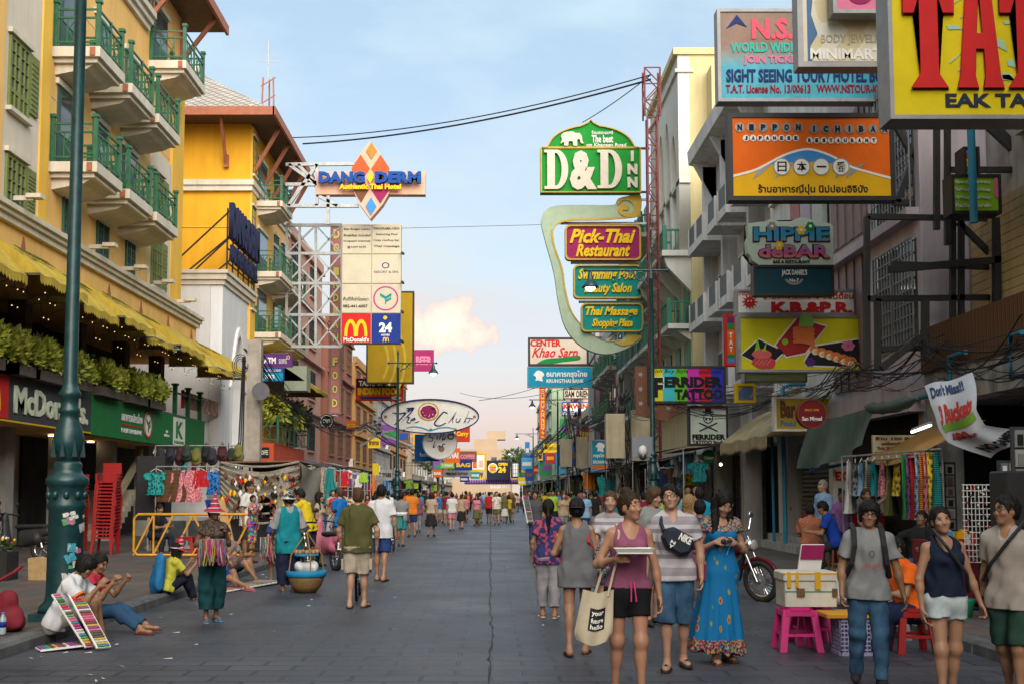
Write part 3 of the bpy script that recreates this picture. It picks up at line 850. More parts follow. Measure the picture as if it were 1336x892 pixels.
PEOPLE=[]
def attach(rt,me,name,color=None,label=None):
    if me is None:return None
    me.name=name
    o=bpy.data.objects.new(name,me);link(o,rt);ORG[o.name]=org(rt)
    if color:o.color=(*color,1)
    if label:o['label']=label
    return o
def person(label,x,y,rz,sp,wear,z=0.0,hair=('short','black'),skin='tan',group=None,h=.0085,shoes=None):
    """wear: list of (part name, method name, kwargs, colour)"""
    B=Body(sp,h)
    rt=root('person',label,'person',(x,y,z),group,RD(rz))
    ORG[rt.name]=Vector((0,0,0))
    attach(rt,B.body(shoes=='dark'),'body',SKINS[skin]if isinstance(skin,str)else skin)
    if hair:attach(rt,B.hair(hair[0]),'hair',HAIRS[hair[1]]if isinstance(hair[1],str)else hair[1])
    for nm,fn,kw,colr in wear:
        if fn=='shoes':
            for k in 'RL':attach(rt,B.shoe(k,**kw),nm,colr)
        else:attach(rt,getattr(B,fn)(**kw),nm,colr)
    PEOPLE.append((rt,B));return rt,B
# limb directions: forward is -Y, the person's right is -X
def arm(k,out=.12,fwd=0.05,efwd=.15,eout=.05,ez=-1.0):
    sg=-1 if k=='R' else 1
    return((sg*out,-fwd,-1),(sg*eout,-efwd,ez))
DOWN=dict(armR=arm('R'),armL=arm('L'),legR=((-.02,0,-1),(0,.02,-1)),legL=((.02,0,-1),(0,.02,-1)))
def walk(s=1,st=.26,**kw):
    """mid-stride: s=1 right leg forward"""
    d=dict(armR=arm('R',.14,-.22*s+.02,.10 if s>0 else .35),armL=arm('L',.14,.22*s+.02,.35 if s>0 else .10))
    fr=((0,-st,-1),(0,-st*.35+.05,-1));bk=((0,st*.55,-1),(0,st*1.5,-1))
    d['legR'],d['legL']=(fr,bk)if s>0 else(bk,fr)
    d.update(kw);return d
# ---------------------------------------------------------------- ground, road, pavements
def PX(u,v,X):
    """the point on the wall plane x = X seen at pixel (u, v)"""
    a=P(u,v,1.0)-Vector((0,0,CH));return a*(X/a.x)+Vector((0,0,CH))
KL,KR,FL,FR=-4.85,4.95,-11.2,8.3  # kerb lines and facade lines
def road_mat():
    m,n,l,b=nodes_of('worn_asphalt')
    t=n.new('ShaderNodeTexCoord')
    br=n.new('ShaderNodeTexBrick')
    for k,v_ in(('Scale',1.0),('Mortar Size',0.022),('Mortar Smooth',0.3),('Brick Width',0.62),('Row Height',0.31)):br.inputs[k].default_value=v_
    br.inputs['Color1'].default_value=(0.050,0.054,0.067,1);br.inputs['Color2'].default_value=(0.085,0.088,0.102,1);br.inputs['Mortar'].default_value=(0.012,0.012,0.015,1)
    l.new(t.outputs['Object'],br.inputs['Vector'])
    nf=tex(n,l,'Noise',55,detail=6,rough=0.8);nb=tex(n,l,'Noise',0.5,detail=7,rough=0.65);nm=tex(n,l,'Noise',0.35,stretch=(0.5,1.1,1),detail=4)
    base=ramp(n,l,nf.outputs[0],[(0.25,(0.034,0.037,0.048)),(0.75,(0.085,0.090,0.108))])
    # bands of stamped pavers fade into smooth worn surface
    s_=n.new('ShaderNodeSeparateXYZ');l.new(t.outputs['Object'],s_.inputs[0])
    near=n.new('ShaderNodeMapRange');near.inputs[1].default_value=11.4;near.inputs[2].default_value=12.2;near.inputs[3].default_value=0.95;near.inputs[4].default_value=0.30
    l.new(s_.outputs[1],near.inputs[0])
    mk=ramp(n,l,nm.outputs[0],[(0.38,(0.15,)*3),(0.62,(1,)*3)])
    mm=n.new('ShaderNodeMath');mm.operation='MULTIPLY';l.new(near.outputs[0],mm.inputs[0]);l.new(mk.outputs[0],mm.inputs[1])
    mi=n.new('ShaderNodeMix');mi.data_type='RGBA';l.new(mm.outputs[0],mi.inputs[0]);l.new(base.outputs[0],mi.inputs[6]);l.new(br.outputs['Color'],mi.inputs[7])
    big=ramp(n,l,nb.outputs[0],[(0.33,(0.48,0.49,0.53)),(0.52,(0.92,0.93,0.96)),(0.68,(1.30,1.26,1.20))])
    o=mul(n,l,mi.outputs[2],big.outputs[0])
    sp=tex(n,l,'Noise',30,detail=2);spr=ramp(n,l,sp.outputs[0],[(0.715,(1,1,1)),(0.735,(2.3,2.2,2.0))])
    o=mul(n,l,o,spr.outputs[0])
    l.new(o,b.inputs['Base Color'])
    rr_=ramp(n,l,nb.outputs[0],[(0.3,(0.32,)*3),(0.7,(0.62,)*3)]);l.new(rr_.outputs[0],b.inputs['Roughness'])
    b.inputs['Specular IOR Level'].default_value=0.4
    ad=n.new('ShaderNodeMath');ad.operation='MULTIPLY_ADD';ad.inputs[1].default_value=-0.9;l.new(br.outputs['Fac'],ad.inputs[0]);l.new(nf.outputs[0],ad.inputs[2])
    bump(n,l,b,ad.outputs[0],0.55,0.012)
    return m
def paver_mat(name,c1,c2,mortar,w,h):
    m,n,l,b=nodes_of(name)
    t=n.new('ShaderNodeTexCoord');br=n.new('ShaderNodeTexBrick');br.offset=0.0
    for k,v_ in(('Scale',1.0),('Mortar Size',0.012),('Brick Width',w),('Row Height',h),('Bias',-0.1)):br.inputs[k].default_value=v_
    br.inputs['Color1'].default_value=(*c1,1);br.inputs['Color2'].default_value=(*c2,1);br.inputs['Mortar'].default_value=(*mortar,1)
    l.new(t.outputs['Object'],br.inputs['Vector'])
    x=tex(n,l,'Noise',0.8,detail=8,rough=0.7);r=ramp(n,l,x.outputs[0],[(0.3,(0.5,0.5,0.5)),(0.7,(1.2,1.2,1.2))])
    l.new(mul(n,l,br.outputs['Color'],r.outputs[0]),b.inputs['Base Color']);b.inputs['Roughness'].default_value=0.62
    bump(n,l,b,br.outputs['Fac'],-0.4,0.006)
    return m
ROAD=road_mat()
PAVE=paver_mat('pavement_tiles',(0.10,0.095,0.09),(0.15,0.09,0.07),(0.05,0.05,0.05),0.4,0.4)
KERB=mat('kerb_concrete',(0.11,0.11,0.11),0.75,0.45,3.5,bmp=0.01)
GROUND=mat('bare_ground',(0.12,0.115,0.11),0.9,0.3,0.3)
mb=MB();mb.add([(-600,-60,-.06),(600,-60,-.06),(600,1500,-.06),(-600,1500,-.06)],[(0,1,2,3)],GROUND);mb.build('ground',kind='structure')
mb=MB();mb.add([(KL,-20,0),(KR,-20,0),(KR,330,0),(KL,330,0)],[(0,1,2,3)],ROAD);mb.build('road',kind='structure')
mb=MB();rj=random.Random(3);yy=8.0;pts=[]
while yy<60:pts.append((0.015*math.sin(yy)+rj.uniform(-.02,.02),yy,rj.uniform(.003,.014)));yy+=rj.uniform(.12,.4)
v=[];
for x,y,w in pts:v+=[(x-w,y,.004),(x+w,y,.004)]
mb.add(v,[(2*i,2*i+1,2*i+3,2*i+2)for i in range(len(pts)-1)],mat('joint_tar',(0.03,0.031,0.036),0.8,0.5,12));mb.build('road_joint',kind='structure')
for nm,x0,x1,kx in(('pavement_left',-14.5,KL-.22,-1),('pavement_right',KR+.22,9.5,1)):
    mb=MB();mb.box(x0,x1,-10,330,-.05,.13,PAVE);mb.build(nm,kind='structure')
mb=MB();rk=random.Random(8)
for sx in(KL,KR):
    y=2.0
    while y<120:
        L_=1.0 if y<60 else 6.0;o_=rk.uniform(-.012,.012);s_=1 if sx>0 else-1
        pr=[(sx+o_,-.05),(sx+o_+s_*.015,.10),(sx+o_+s_*.05,.135),(sx+s_*.218,.135),(sx+s_*.218,-.05)]
        mb.prism(pr,1,y+.006,y+L_-.006,KERB);y+=L_
mb.build('kerb',kind='structure')

# ---------------------------------------------------------------- hotel on the left
HW=mat('hotel_plaster',(0.82,0.49,0.15),0.8,0.10,0.7,streak=0.14,bmp=0.004)
HY=mat('hotel_yellow',(0.80,0.47,0.06),0.8,0.10,0.7,streak=0.10)
HO=mat('hotel_orange',(0.78,0.38,0.012),0.8,0.10,0.5,streak=0.12)
HWH=mat('hotel_pale',(0.66,0.58,0.46),0.8,0.08,0.8,streak=0.12)
TRIM=mat('hotel_trim',(0.64,0.58,0.47),0.7,0.10,1.5,streak=0.18)
OLIVE=mat('olive_shutter',(0.17,0.20,0.055),0.6,0.15,6)
DGREEN=mat('door_green',(0.03,0.09,0.06),0.5,0.25,6)
RUST=mat('eave_red_brown',(0.34,0.11,0.055),0.6,0.2,4)
SOFF=mat('soffit_wood',(0.12,0.075,0.05),0.7,0.3,5)
def roof_mat():
    m,n,l,b=nodes_of('roof_scales')
    t=n.new('ShaderNodeTexCoord');mp_=n.new('ShaderNodeMapping');mp_.inputs['Rotation'].default_value=(0,0,RD(45));l.new(t.outputs['UV'],mp_.inputs[0])
    br=n.new('ShaderNodeTexBrick');br.offset=0
    for k,v_ in(('Scale',1.0),('Mortar Size',0.03),('Brick Width',0.33),('Row Height',0.33)):br.inputs[k].default_value=v_
    br.inputs['Color1'].default_value=(0.42,0.38,0.32,1);br.inputs['Color2'].default_value=(0.33,0.29,0.25,1);br.inputs['Mortar'].default_value=(0.12,0.10,0.09,1)
    l.new(mp_.outputs[0],br.inputs['Vector']);l.new(br.outputs['Color'],b.inputs['Base Color']);b.inputs['Roughness'].default_value=0.75
    bump(n,l,b,br.outputs['Fac'],-0.7,0.03);return m
ROOF=roof_mat()
def uv_sheet(mb_obj):
    me=mb_obj.data;uv=me.uv_layers.new(name='UVMap')
    for p in me.polygons:
        n_=p.normal;a=Vector((0,0,1)).cross(n_);a=a.normalized()if a.length>1e-4 else Vector((1,0,0));b_=n_.cross(a)
        for li in p.loop_indices:
            c=me.vertices[me.loops[li].vertex_index].co;uv.data[li].uv=(c.dot(a),c.dot(b_))
def railing(par,X,Y0,Y1,z,proj,h=1.0,s=1,m=RAILG,name='railing'):
    """three-sided railing with posts, rails and a diamond in each bay; s=+1 projects to +X"""
    r=MB();xo=X+s*proj
    def side(a,b,n,skip=()):
        a,b=Vector(a),Vector(b);d=(b-a)/n
        for k in range(n+1):
            if k in skip:continue
            p=a+d*k;r.bar(p,p+Vector((0,0,h+(.16 if k in(0,n)else .04))),.10 if k in(0,n)else .06,m)
            if k in(0,n):r.bar(p+Vector((0,0,h+.16)),p+Vector((0,0,h+.24)),.16,m)
        for zz in(.14,h-.22,h):r.bar(a+Vector((0,0,zz)),b+Vector((0,0,zz)),.045,m)
        for k in range(n):
            p,q=a+d*k,a+d*(k+1);c=(p+q)/2
            for w in(.28,.72):r.bar(p+(q-p)*w+Vector((0,0,.14)),p+(q-p)*w+Vector((0,0,h-.22)),.028,m)
            T_,B_,L_,R_=c+Vector((0,0,h-.22)),c+Vector((0,0,.14)),p.lerp(q,.3)+Vector((0,0,h*.47)),p.lerp(q,.7)+Vector((0,0,h*.47))
            for i,j in((T_,L_),(L_,B_),(B_,R_),(R_,T_)):r.bar(i,j,.028,m)
    side((xo,Y0,z),(xo,Y1,z),2);side((X+s*.06,Y0,z),(xo-s*.06,Y0,z),1,(1,));side((X+s*.06,Y1,z),(xo-s*.06,Y1,z),1,(1,))
    return r.build(name,par)
def balcony(par,X,Y0,Y1,z,proj=1.15,s=1,trim=TRIM,rail=RAILG):
    b=MB();xo=X+s*(proj+.08)
    b.box(X,xo,Y0-.08,Y1+.08,z-.26,z,trim);b.box(X,xo-s*.10,Y0+.04,Y1-.04,z-.38,z-.262,trim)
    b.prism([(X,z-.66),(X,z-.382),(xo-s*.22,z-.382),(xo-s*.42,z-.50)],1,Y0+.16,Y1-.16,trim)
    b.box(xo-s*.25,xo-s*.12,Y0-.12,Y0-.08,z-.24,z-.03,RUST)
    o=b.build('balcony',par);ORG[o.name]=org(par)
    o2=railing(par,X,Y0,Y1,z,proj,s=s,m=rail);o2.parent=o;o2.location=o2.location-o.location
    d=MB();d.box(X+s*.005,X+s*.04,Y0+.35,Y1-.5,z,z+2.15,DGREEN);d.box(X+s*.04,X+s*.06,Y0+.5,Y1-.65,z+.9,z+2.0,GLASS)
    d.box(X,X+s*.09,Y0+.22,Y1-.37,z+2.15,z+2.30,trim)
    d.build('door',par)
def window(par,X,Y0,Y1,z0,z1,s=1,frame=OLIVE,sill=TRIM,cols=2,rows=4,shutter=None,louvre=0.0,name='window'):
    f=MB();d=.06
    for y in[Y0+(Y1-Y0)*k/(cols*2)for k in range(cols*2+1)]:
        w=.045 if(round((y-Y0)/(Y1-Y0)*cols*2)%2==0)else .015
        f.box(X-s*.03,X+s*d,y-w,y+w,z0,z1,frame)
    for k in range(rows+1):
        zz=z0+louvre+(z1-z0-louvre)*k/rows;w=.05 if k in(0,rows)else .014
        f.box(X-s*.02,X+s*(d-.008),Y0,Y1,zz-w,zz+w,frame)
    if louvre:
        for k in range(7):f.box(X-s*.02,X+s*.03,Y0,Y1,z0+louvre*k/7,z0+louvre*(k+.5)/7,frame)
    o=f.build(name,par);ORG[o.name]=org(par)
    def sub(mb_,nm):
        q=mb_.build(nm,par);q.parent=o;q.location=q.location-o.location;return q
    g=MB();g.box(X+s*.008,X+s*.016,Y0,Y1,z0+louvre,z1,GLASS);sub(g,'pane')
    if sill is not None:
        q=MB();q.box(X,X+s*.14,Y0-.12,Y1+.12,z0-.14,z0-.04,sill);sub(q,'sill');q=MB();q.box(X,X+s*.12,Y0-.12,Y1+.12,z1+.05,z1+.16,sill);sub(q,'lintel')
    if shutter:
        q=MB();q.box(X+s*.012,X+s*.06,Y1+.06,Y1+.06+(Y1-Y0)/2,z0+louvre*.5,z1,shutter)
        for k in range(10):q.box(X+s*.06,X+s*.075,Y1+.12,Y1+(Y1-Y0)/2,z0+louvre*.5+.1+k*(z1-z0-louvre*.5-.2)/10,z0+louvre*.5+.1+(k+.6)*(z1-z0-louvre*.5-.2)/10,shutter)
        sub(q,'shutter')
    return o
hb=root('hotel_building','cream and yellow plaster hotel with green railed balconies above a fast food shop','building',(-11.2,27,0))
w=MB()
w.box(-24,FL,10,40.7,8.0,17.1,HW);w.box(-24,FL+.0,10,43.4,6.5,7.998,HW)
w.box(-24,-13.2,10,41.6,4.3,6.498,DARK);w.box(-13.59,-13.5,33.2,45.4,.1,3.28,DARK);w.box(-24,-13.6,10,45.5,0,3.3,mat('arcade_wall',(0.34,0.32,0.28),0.7,0.15,1.2))  # dark recess and back panel: the arcade's deep shade put into the colour
w.box(-24,-11.35,10,44.4,3.3,4.28,HW)
w.box(-24,FL+.03,36.0,40.68,17.1,18.7,HW)
w.build('wall',hb)
p=MB()
p.box(FL,FL+.10,27.75,28.3,8.25,17.0,HY);p.box(FL,FL+.06,25.6,27.75,8.25,17.0,HWH);p.box(FL,FL+.10,23.6,25.6,8.25,17.0,HW);p.box(FL,FL+.10,39.4,40.8,8.25,17.0,HY);p.box(FL,FL+.07,37.1,39.4,8.25,13.0,HWH)
pieces(p,'pilaster',hb)
c=MB()
for z0,z1,d in((7.86,8.02,.12),(8.021,8.14,.20),(8.141,8.26,.28)):c.box(FL-.02,FL+d,10,43.5,z0,z1,TRIM)
for z0,z1,d in((16.6,16.8,.12),(16.801,17.0,.22),(17.001,17.2,.32)):c.box(FL-.02,FL+d,10,36.4,z0,z1,TRIM)
for z in(10.2,11.7,13.2,14.7):c.box(FL,FL+.012,28.35,40.6,z,z+.03,HWH)
c.build('cornice',hb)
for(Y0,Y1)in((28.65,30.5),(31.3,33.3),(33.9,36.1)):
    for z in(10.0,13.0):balcony(hb,FL,Y0,Y1,z)
balcony(hb,FL,36.75,39.15,15.75)
for z0 in(8.3,10.55):window(hb,FL+.06,25.9,26.95,z0,z0+(1.1 if z0<9 else 1.65),shutter=OLIVE,louvre=.0 if z0<9 else .4)
for z0 in(10.6,8.45):window(hb,FL+.07,37.2,38.3,z0,z0+1.6,shutter=OLIVE)
window(hb,FL+.04,36.1,36.7,17.15,18.4,frame=DGREEN,sill=None);window(hb,FL,32.2,33.1,8.4,9.4,frame=DGREEN);window(hb,FL,34.8,35.6,8.4,9.4,frame=DGREEN);window(hb,FL,29.6,30.4,8.4,9.4,frame=DGREEN)
rf=MB();rf.prism([(-24,18.7),(FL+1.35,18.7),(FL+1.35,18.92),(-15.5,22.1),(-24,22.1)],1,35.0,41.6,SOFF)
rf.box(FL+1.35,FL+1.45,34.95,41.65,18.6,18.95,RUST);rf.build('roof',hb)
br=MB()
for y in(36.5,40.3):br.bar((FL,y,17.0),(FL+1.25,y,18.65),.13,RUST);br.bar((FL+.05,y,16.8),(FL+.05,y,18.6),.13,RUST)
pieces(br,'eave_bracket',hb,2)
pl=MB()
for y in(17,21,25,29,33,37,41):pl.box(-12.2,-11.75,y-.22,y+.22,4.28,6.5,SOFF);pl.box(-12.6,-12.1,y-.25,y+.25,.13,3.3,mat('arcade_column',(0.30,0.28,0.25),0.7,0.2,2))
pieces(pl,'column',hb)
tr=MB()
for k in range(14):
    y=22.5+k*1.55
    if k%2:tr.prism([(y-.16,7.35),(y+.16,7.35),(y,7.75)],0,FL,FL+.03,RUST)
pieces(tr,'wall_ornament',hb)
ti=MB();rt_=MB()
y=18
while y<45:rt_.bar((-11.22,y,4.30),(-11.22,y,5.45),.14,RAILG);rt_.bar((-11.22,y,5.45),(-11.22,y,5.52),.22,RAILG);y+=1.75
rt_.bar((-11.22,16,5.2),(-11.22,45,5.2),.06,RAILG);rt_.bar((-11.22,16,4.4),(-11.22,45,4.4),.06,RAILG);rt_.build('terrace_railing',hb)
ST=mat('shop_interior_light',(1.0,0.82,0.55),0.5,0.02,emit=3.0)
for i,(x,y)in enumerate(((-12.6,27.5),(-12.4,32.5),(-12.7,36.5),(-12.3,41))):
    q=MB();q.lathe([(.11,0),(.11,.03)],(x,y,3.24),ST,12);q.build('ceiling_spotlight',hb)
sf=MB()
for y0,y1 in((18,21.5),(22,25.2),(25.6,28.2),(28.6,31)):
    sf.box(-13.58,-13.52,y0,y1,.13,3.0,mat('shop_frame',(0.10,0.10,0.10),0.5,0.2));sf.box(-13.52,-13.505,y0+.1,(y0+y1)/2-.05,.25,2.85,GLASS);sf.box(-13.52,-13.505,(y0+y1)/2+.05,y1-.1,.25,2.85,GLASS)
sf.build('shop_door',hb)
st=MB()
for k in range(9):st.box(-13.5,-12.0,36.4+k*.3,36.7+k*.3+.3,.13+k*.18,.31+k*.18,mat('stair_stone',(0.42,0.36,0.27),0.6,0.2,3))
st.prism([(36.4,1.0),(36.4,1.35),(39.4,3.15),(39.4,2.8)],0,-12.0,-11.9,mat('stair_rail',(0.45,0.36,0.22),0.5,0.2))
st.build('staircase',hb)

# fascia signs of the two shops
YM0,YM1=PX(118,570,-11.12).y,PX(266,570,-11.12).y
fs=root('shop_sign','dark grey burger restaurant fascia with pale letters over the arcade','sign',(-11.2,25,3.3))
MB().box(-11.34,-11.12,19,YM0-.02,3.32,4.36,pm('fascia_grey',(0.055,0.055,0.062))).build('board',fs)
MB().box(-11.13,-11.10,19,YM0-.02,3.28,3.32,pm('fascia_yellow',(0.65,0.42,0.02))).build('trim',fs)
fc=Face(fs,(-11.12,0,0),(0,1,0),(1,0,0))
PALE=pm('letter_pale',(0.62,0.66,0.50));RED=pm('sign_red',(0.55,0.02,0.02));YEL=pm('sign_yellow',(0.80,0.52,0.015));BLK=pm('sign_black',(0.015,0.015,0.015))
WHT=pm('sign_white',(0.78,0.77,0.73));BLU=pm('sign_blue',(0.012,0.035,0.22));GRN=pm('sign_green',(0.012,0.22,0.05));TEAL=pm('sign_teal',(0.005,0.24,0.22));CYAN=pm('sign_cyan',(0.01,0.26,0.40))
y0,y1=PX(17,540,-11.12).y,PX(113.5,540,-11.12).y
fc.text("McDonald's.",y0,3.50,y1,4.18,PALE,bold=.028,lift=.02,ext=.02)
def arches(face,x0,z0,x1,z1,m,lift=.02):
    w_=(x1-x0);t_=w_*.13;lp=[]
    for o_ in(0,.46):
        a=x0+w_*o_;b_=a+w_*.54;cxm=(a+b_)/2
        out=[(a,z0)]+[(cxm-(cxm-a)*math.cos(RD(t)),z0+(z1-z0)*math.sin(RD(t))**.8)for t in range(12,169,12)]+[(b_,z0)]
        inn=[(b_-t_,z0)]+[(cxm+(cxm-a-t_)*math.cos(RD(t)),z0+(z1-z0-t_*1.3)*math.sin(RD(t))**.8)for t in range(12,169,12)]+[(a+t_,z0)]
        face.shape([out+inn],m,lift+(.002 if o_ else 0),.006)
ya=PX(9,540,-11.12).y
MB().box(-11.12,-11.09,24.0,ya,3.34,4.34,RED).build('red_panel',fs);arches(fc,24.3,3.5,25.9,4.22,YEL,.05)
ks=root('shop_sign','long green bank fascia with round emblem and white panel over the arcade','sign',(-11.2,38,3.3))
KG=pm('fascia_green',(0.018,0.17,0.05))
MB().box(-11.34,-11.10,YM0,YM1,3.26,4.36,KG).build('board',ks);MB().box(-11.3,-11.0,YM1-.9,YM1+.25,3.0,3.4,pm('green_box',(0.01,0.25,0.08))).build('lamp_box',ks)
kf=Face(ks,(-11.10,0,0),(0,1,0),(1,0,0));ky=lambda u:PX(u,560,-11.10).y
kf.text("ธนาคารกสิกรไทย",ky(158),3.82,ky(185),4.12,WHT,bold=.01,lift=.01);kf.text("KASIKORNBANK",ky(158),3.46,ky(185),3.60,WHT,bold=.01,lift=.01)
kf.shape([[(ky(158),3.69),(ky(185),3.69),(ky(185),3.73),(ky(158),3.73)]],RED)
kf.shape([arc((ky(188)+ky(197))/2,3.82,.42,.42)],WHT,.012);kf.shape([arc((ky(188)+ky(197))/2,3.82,.42,.42),arc((ky(188)+ky(197))/2,3.82,.35,.35)[::-1]],RED,.024)
cy_=(ky(188)+ky(197))/2
def sprout(face,cx,cz,r,m,lift=.024):
    for sg in(1,-1):
        face.shape([[(cx,cz-r*.1),(cx+sg*r*.62,cz+r*.28),(cx+sg*r*.62,cz+r*.6),(cx,cz+r*.22)]],m,lift);
    face.shape([[(cx+r*.06,cz-r*.42),(cx+r*.6,cz-r*.1),(cx+r*.6,cz+r*.16),(cx+r*.06,cz-r*.16)]],m,lift);face.shape([[(cx-r*.07,cz-r*.6),(cx+r*.05,cz-r*.6),(cx+r*.05,cz+r*.1),(cx-r*.07,cz+r*.1)]],m,lift+.002)
sprout(kf,cy_,3.82,.36,GRN,.026)
kf.shape([[(ky(225.5),3.33),(ky(241),3.33),(ky(241),4.30),(ky(225.5),4.30)]],WHT,.012)
kf.text("K",ky(229),3.56,ky(238),4.16,GRN,bold=.03,lift=.024);kf.text("KBANK",ky(227),3.38,ky(240),3.48,GRN,bold=.02,lift=.024)
kf.text("สาขา\nถนนข้าวสาร",ky(214),3.56,ky(221),3.78,WHT,lift=.01)

# planters, boards and awnings of the terrace
LEAFY=leafmat('shrub_leaf',(0.34,0.38,0.045));LEAFD=leafmat('dark_leaf',(0.05,0.10,0.02))
def foliage(mb_,c,rad,n,size,m,seed,up=0.5):
    """many small leaves on short sprays through a rough volume"""
    q=random.Random(seed)
    for i in range(n):
        a=q.uniform(0,6.283);e_=math.acos(q.uniform(-.75,1));rr_=q.uniform(.35,1)**.6*(1+.22*math.sin(3*a+seed)*math.sin(2*e_))
        p_=Vector((c[0]+rad[0]*rr_*math.sin(e_)*math.cos(a),c[1]+rad[1]*rr_*math.sin(e_)*math.sin(a),c[2]+rad[2]*rr_*math.cos(e_)))
        d=(p_-Vector(c));d=d.normalized()if d.length>1e-4 else Vector((0,0,1));d=(d+Vector((q.uniform(-.6,.6),q.uniform(-.6,.6),up+q.uniform(-.3,.5)))).normalized()
        sd=d.cross(Vector((q.uniform(-1,1),q.uniform(-1,1),q.uniform(-1,1)))).normalized();L_=size*q.uniform(.7,1.4);w_=L_*.24
        mb_.add([p_,p_+d*L_*.5+sd*w_,p_+d*L_,p_+d*L_*.5-sd*w_],[(0,1,2,3)],m)
PLW=mat('planter_wood',(0.10,0.08,0.065),0.8,0.3,8)
for i,(u,lab)in enumerate(((-8,'at the left end of the row'),(22,'over the red arches panel'),(60,'over the pale letters'),(96,'just behind the lamp post'),(142,'above the start of the green fascia'),(178,'before the terrace gap'),(200,'at the far end of the row'))):
    y=PX(u,500,-11.0).y;lw=1.0
    rt0=root('planter_box','wooden planter with bushy yellow-green shrub '+lab,'planter',(-11.0,y,4.36),'planters along the terrace edge')
    MB().box(-11.3,-10.85,y-lw,y+lw,4.37,4.62,PLW).build('box',rt0)
    f_=MB();foliage(f_,(-11.05,y-.45,4.95),(.44,.60,.44),1000,.14,LEAFY,i);foliage(f_,(-11.05,y+.5,4.9),(.40,.48,.36),800,.14,LEAFY,i+20);f_.build('shrub',rt0)
PHOTO=pattern('menu_photo','blotch',[(0.55,0.55,0.50),(0.28,0.30,0.16),(0.45,0.18,0.14),(0.60,0.58,0.55)],3.0);PHOTOB=pattern('menu_photo_brown','blotch',[(0.40,0.22,0.18),(0.55,0.42,0.36),(0.30,0.16,0.12)],3.0)
for i,(u0,u1,mt,lab)in enumerate(((-10,34,PHOTO,'beside the leftmost planter'),(48,84,PHOTO,'left of the lamp post'),(112,158,PHOTO,'right of the lamp post'),(165,202,PHOTO,'by the last planter'),(242,297,PHOTOB,'brown, at the corner of the terrace'))):
    a,b_=PX(u0,500,-11.25).y,PX(u1,500,-11.25).y
    rt0=root('menu_board','food photo board on the terrace railing '+lab,'board',(-11.3,(a+b_)/2,4.7),'menu boards on the terrace railing')
    MB().box(-11.36,-11.30,a,b_,4.78,5.38,mt).build('panel',rt0);MB().box(-11.38,-11.28,a-.1,a,4.74,5.42,RED).build('red_end',rt0)
AWN=mat('awning_yellow',(0.50,0.35,0.035),0.8,0.2,1.5,streak=0.35);AWT=pm('awning_text',(0.10,0.10,0.02))
def awning(lab,y0,y1,txt=None,xw=FL,zt=7.34,zb=6.28,out=1.4,s=1,m=AWN,dome=False,val=.22,group='yellow awnings over the terrace'):
    rt0=root('awning',lab,'awning',(xw,(y0+y1)/2,zb),group);f_=MB()
    def fn(u,v):
        t=1-(1-v)**1.6 if not dome else math.sin(v*1.57);q=(u-.5)*2
        k=1 if not dome else math.sqrt(max(0,1-q*q*.35))
        return(xw+s*(.04+out*(v if not dome else 1-math.cos(v*1.57))*k),y0+(y1-y0)*u,zt-(zt-zb)*(v**1.35 if not dome else v**1.8)-.03*math.sin(u*6.28*3)*v)
    f_.sheet(fn,12,8,m)
    n_=int((y1-y0)/.16)
    for k in range(n_):
        a,b_=y0+(y1-y0)*k/n_,y0+(y1-y0)*(k+1)/n_;p0,p1=fn(k/n_,1),fn((k+1)/n_,1)
        f_.add([p0,p1,(p1[0],b_,p1[2]-val*.7),(p1[0]+s*.01,(a+b_)/2,p1[2]-val),(p0[0],a,p0[2]-val*.7)],[(0,1,2,3,4)],m)
    for uu in(0,1):f_.add([fn(uu,k/8)for k in range(9)]+[(xw+s*.04,y0+(y1-y0)*uu,zb)],[tuple(range(10))],m)
    f_.build('canopy',rt0)
    fr=MB();fr.tube([(xw,y0+.05,zb),(xw+s*(out),y0+.05,zb-.02),(xw+s*out,y1-.05,zb-.02),(xw,y1-.05,zb)],.022,STEEL,6);fr.build('awning_frame',rt0)
    if txt:
        fa=Face(rt0,(0,0,0),(0,1,0),(s*.6,0,.8));fa.az=Vector((-s*.8,0,.6));fa.o=Vector((xw+s*(.04+out*.5),0,zt-(zt-zb)*.39+.01))
        fa.text(txt,y0+.5,-.14,y1-.5,.14,AWT,bold=.02,lift=.045)
    return rt0
aw=[17.5,21,24.3,27.4,30.2,33.2,36.3,39.6,43.6,47.0];atx=[None,None,'SPAGHETTI','SPAGHETTI LASAGNA','PASTA','NON STOP PIZZA',None,'PIZZA',None]
alb=['out past the left edge','at the left edge of the terrace','before the lettered run','lettered with pasta words left of the lamp post','just right of the lamp post','with pizza wording in the middle','second before the domed one','rounded and domed, below the corner balcony','last one, by the white arch']
for i in range(9):awning('yellow scalloped awning '+alb[i],aw[i]+.08,aw[i+1]-.08,atx[i],dome=(i in(5,7)),zb=6.28+(.10,-.06,.06,-.08,.04,-.1,.08,-.25,.0)[i],out=(1.4,1.3,1.5,1.35,1.45,1.4,1.3,1.7,1.4)[i])
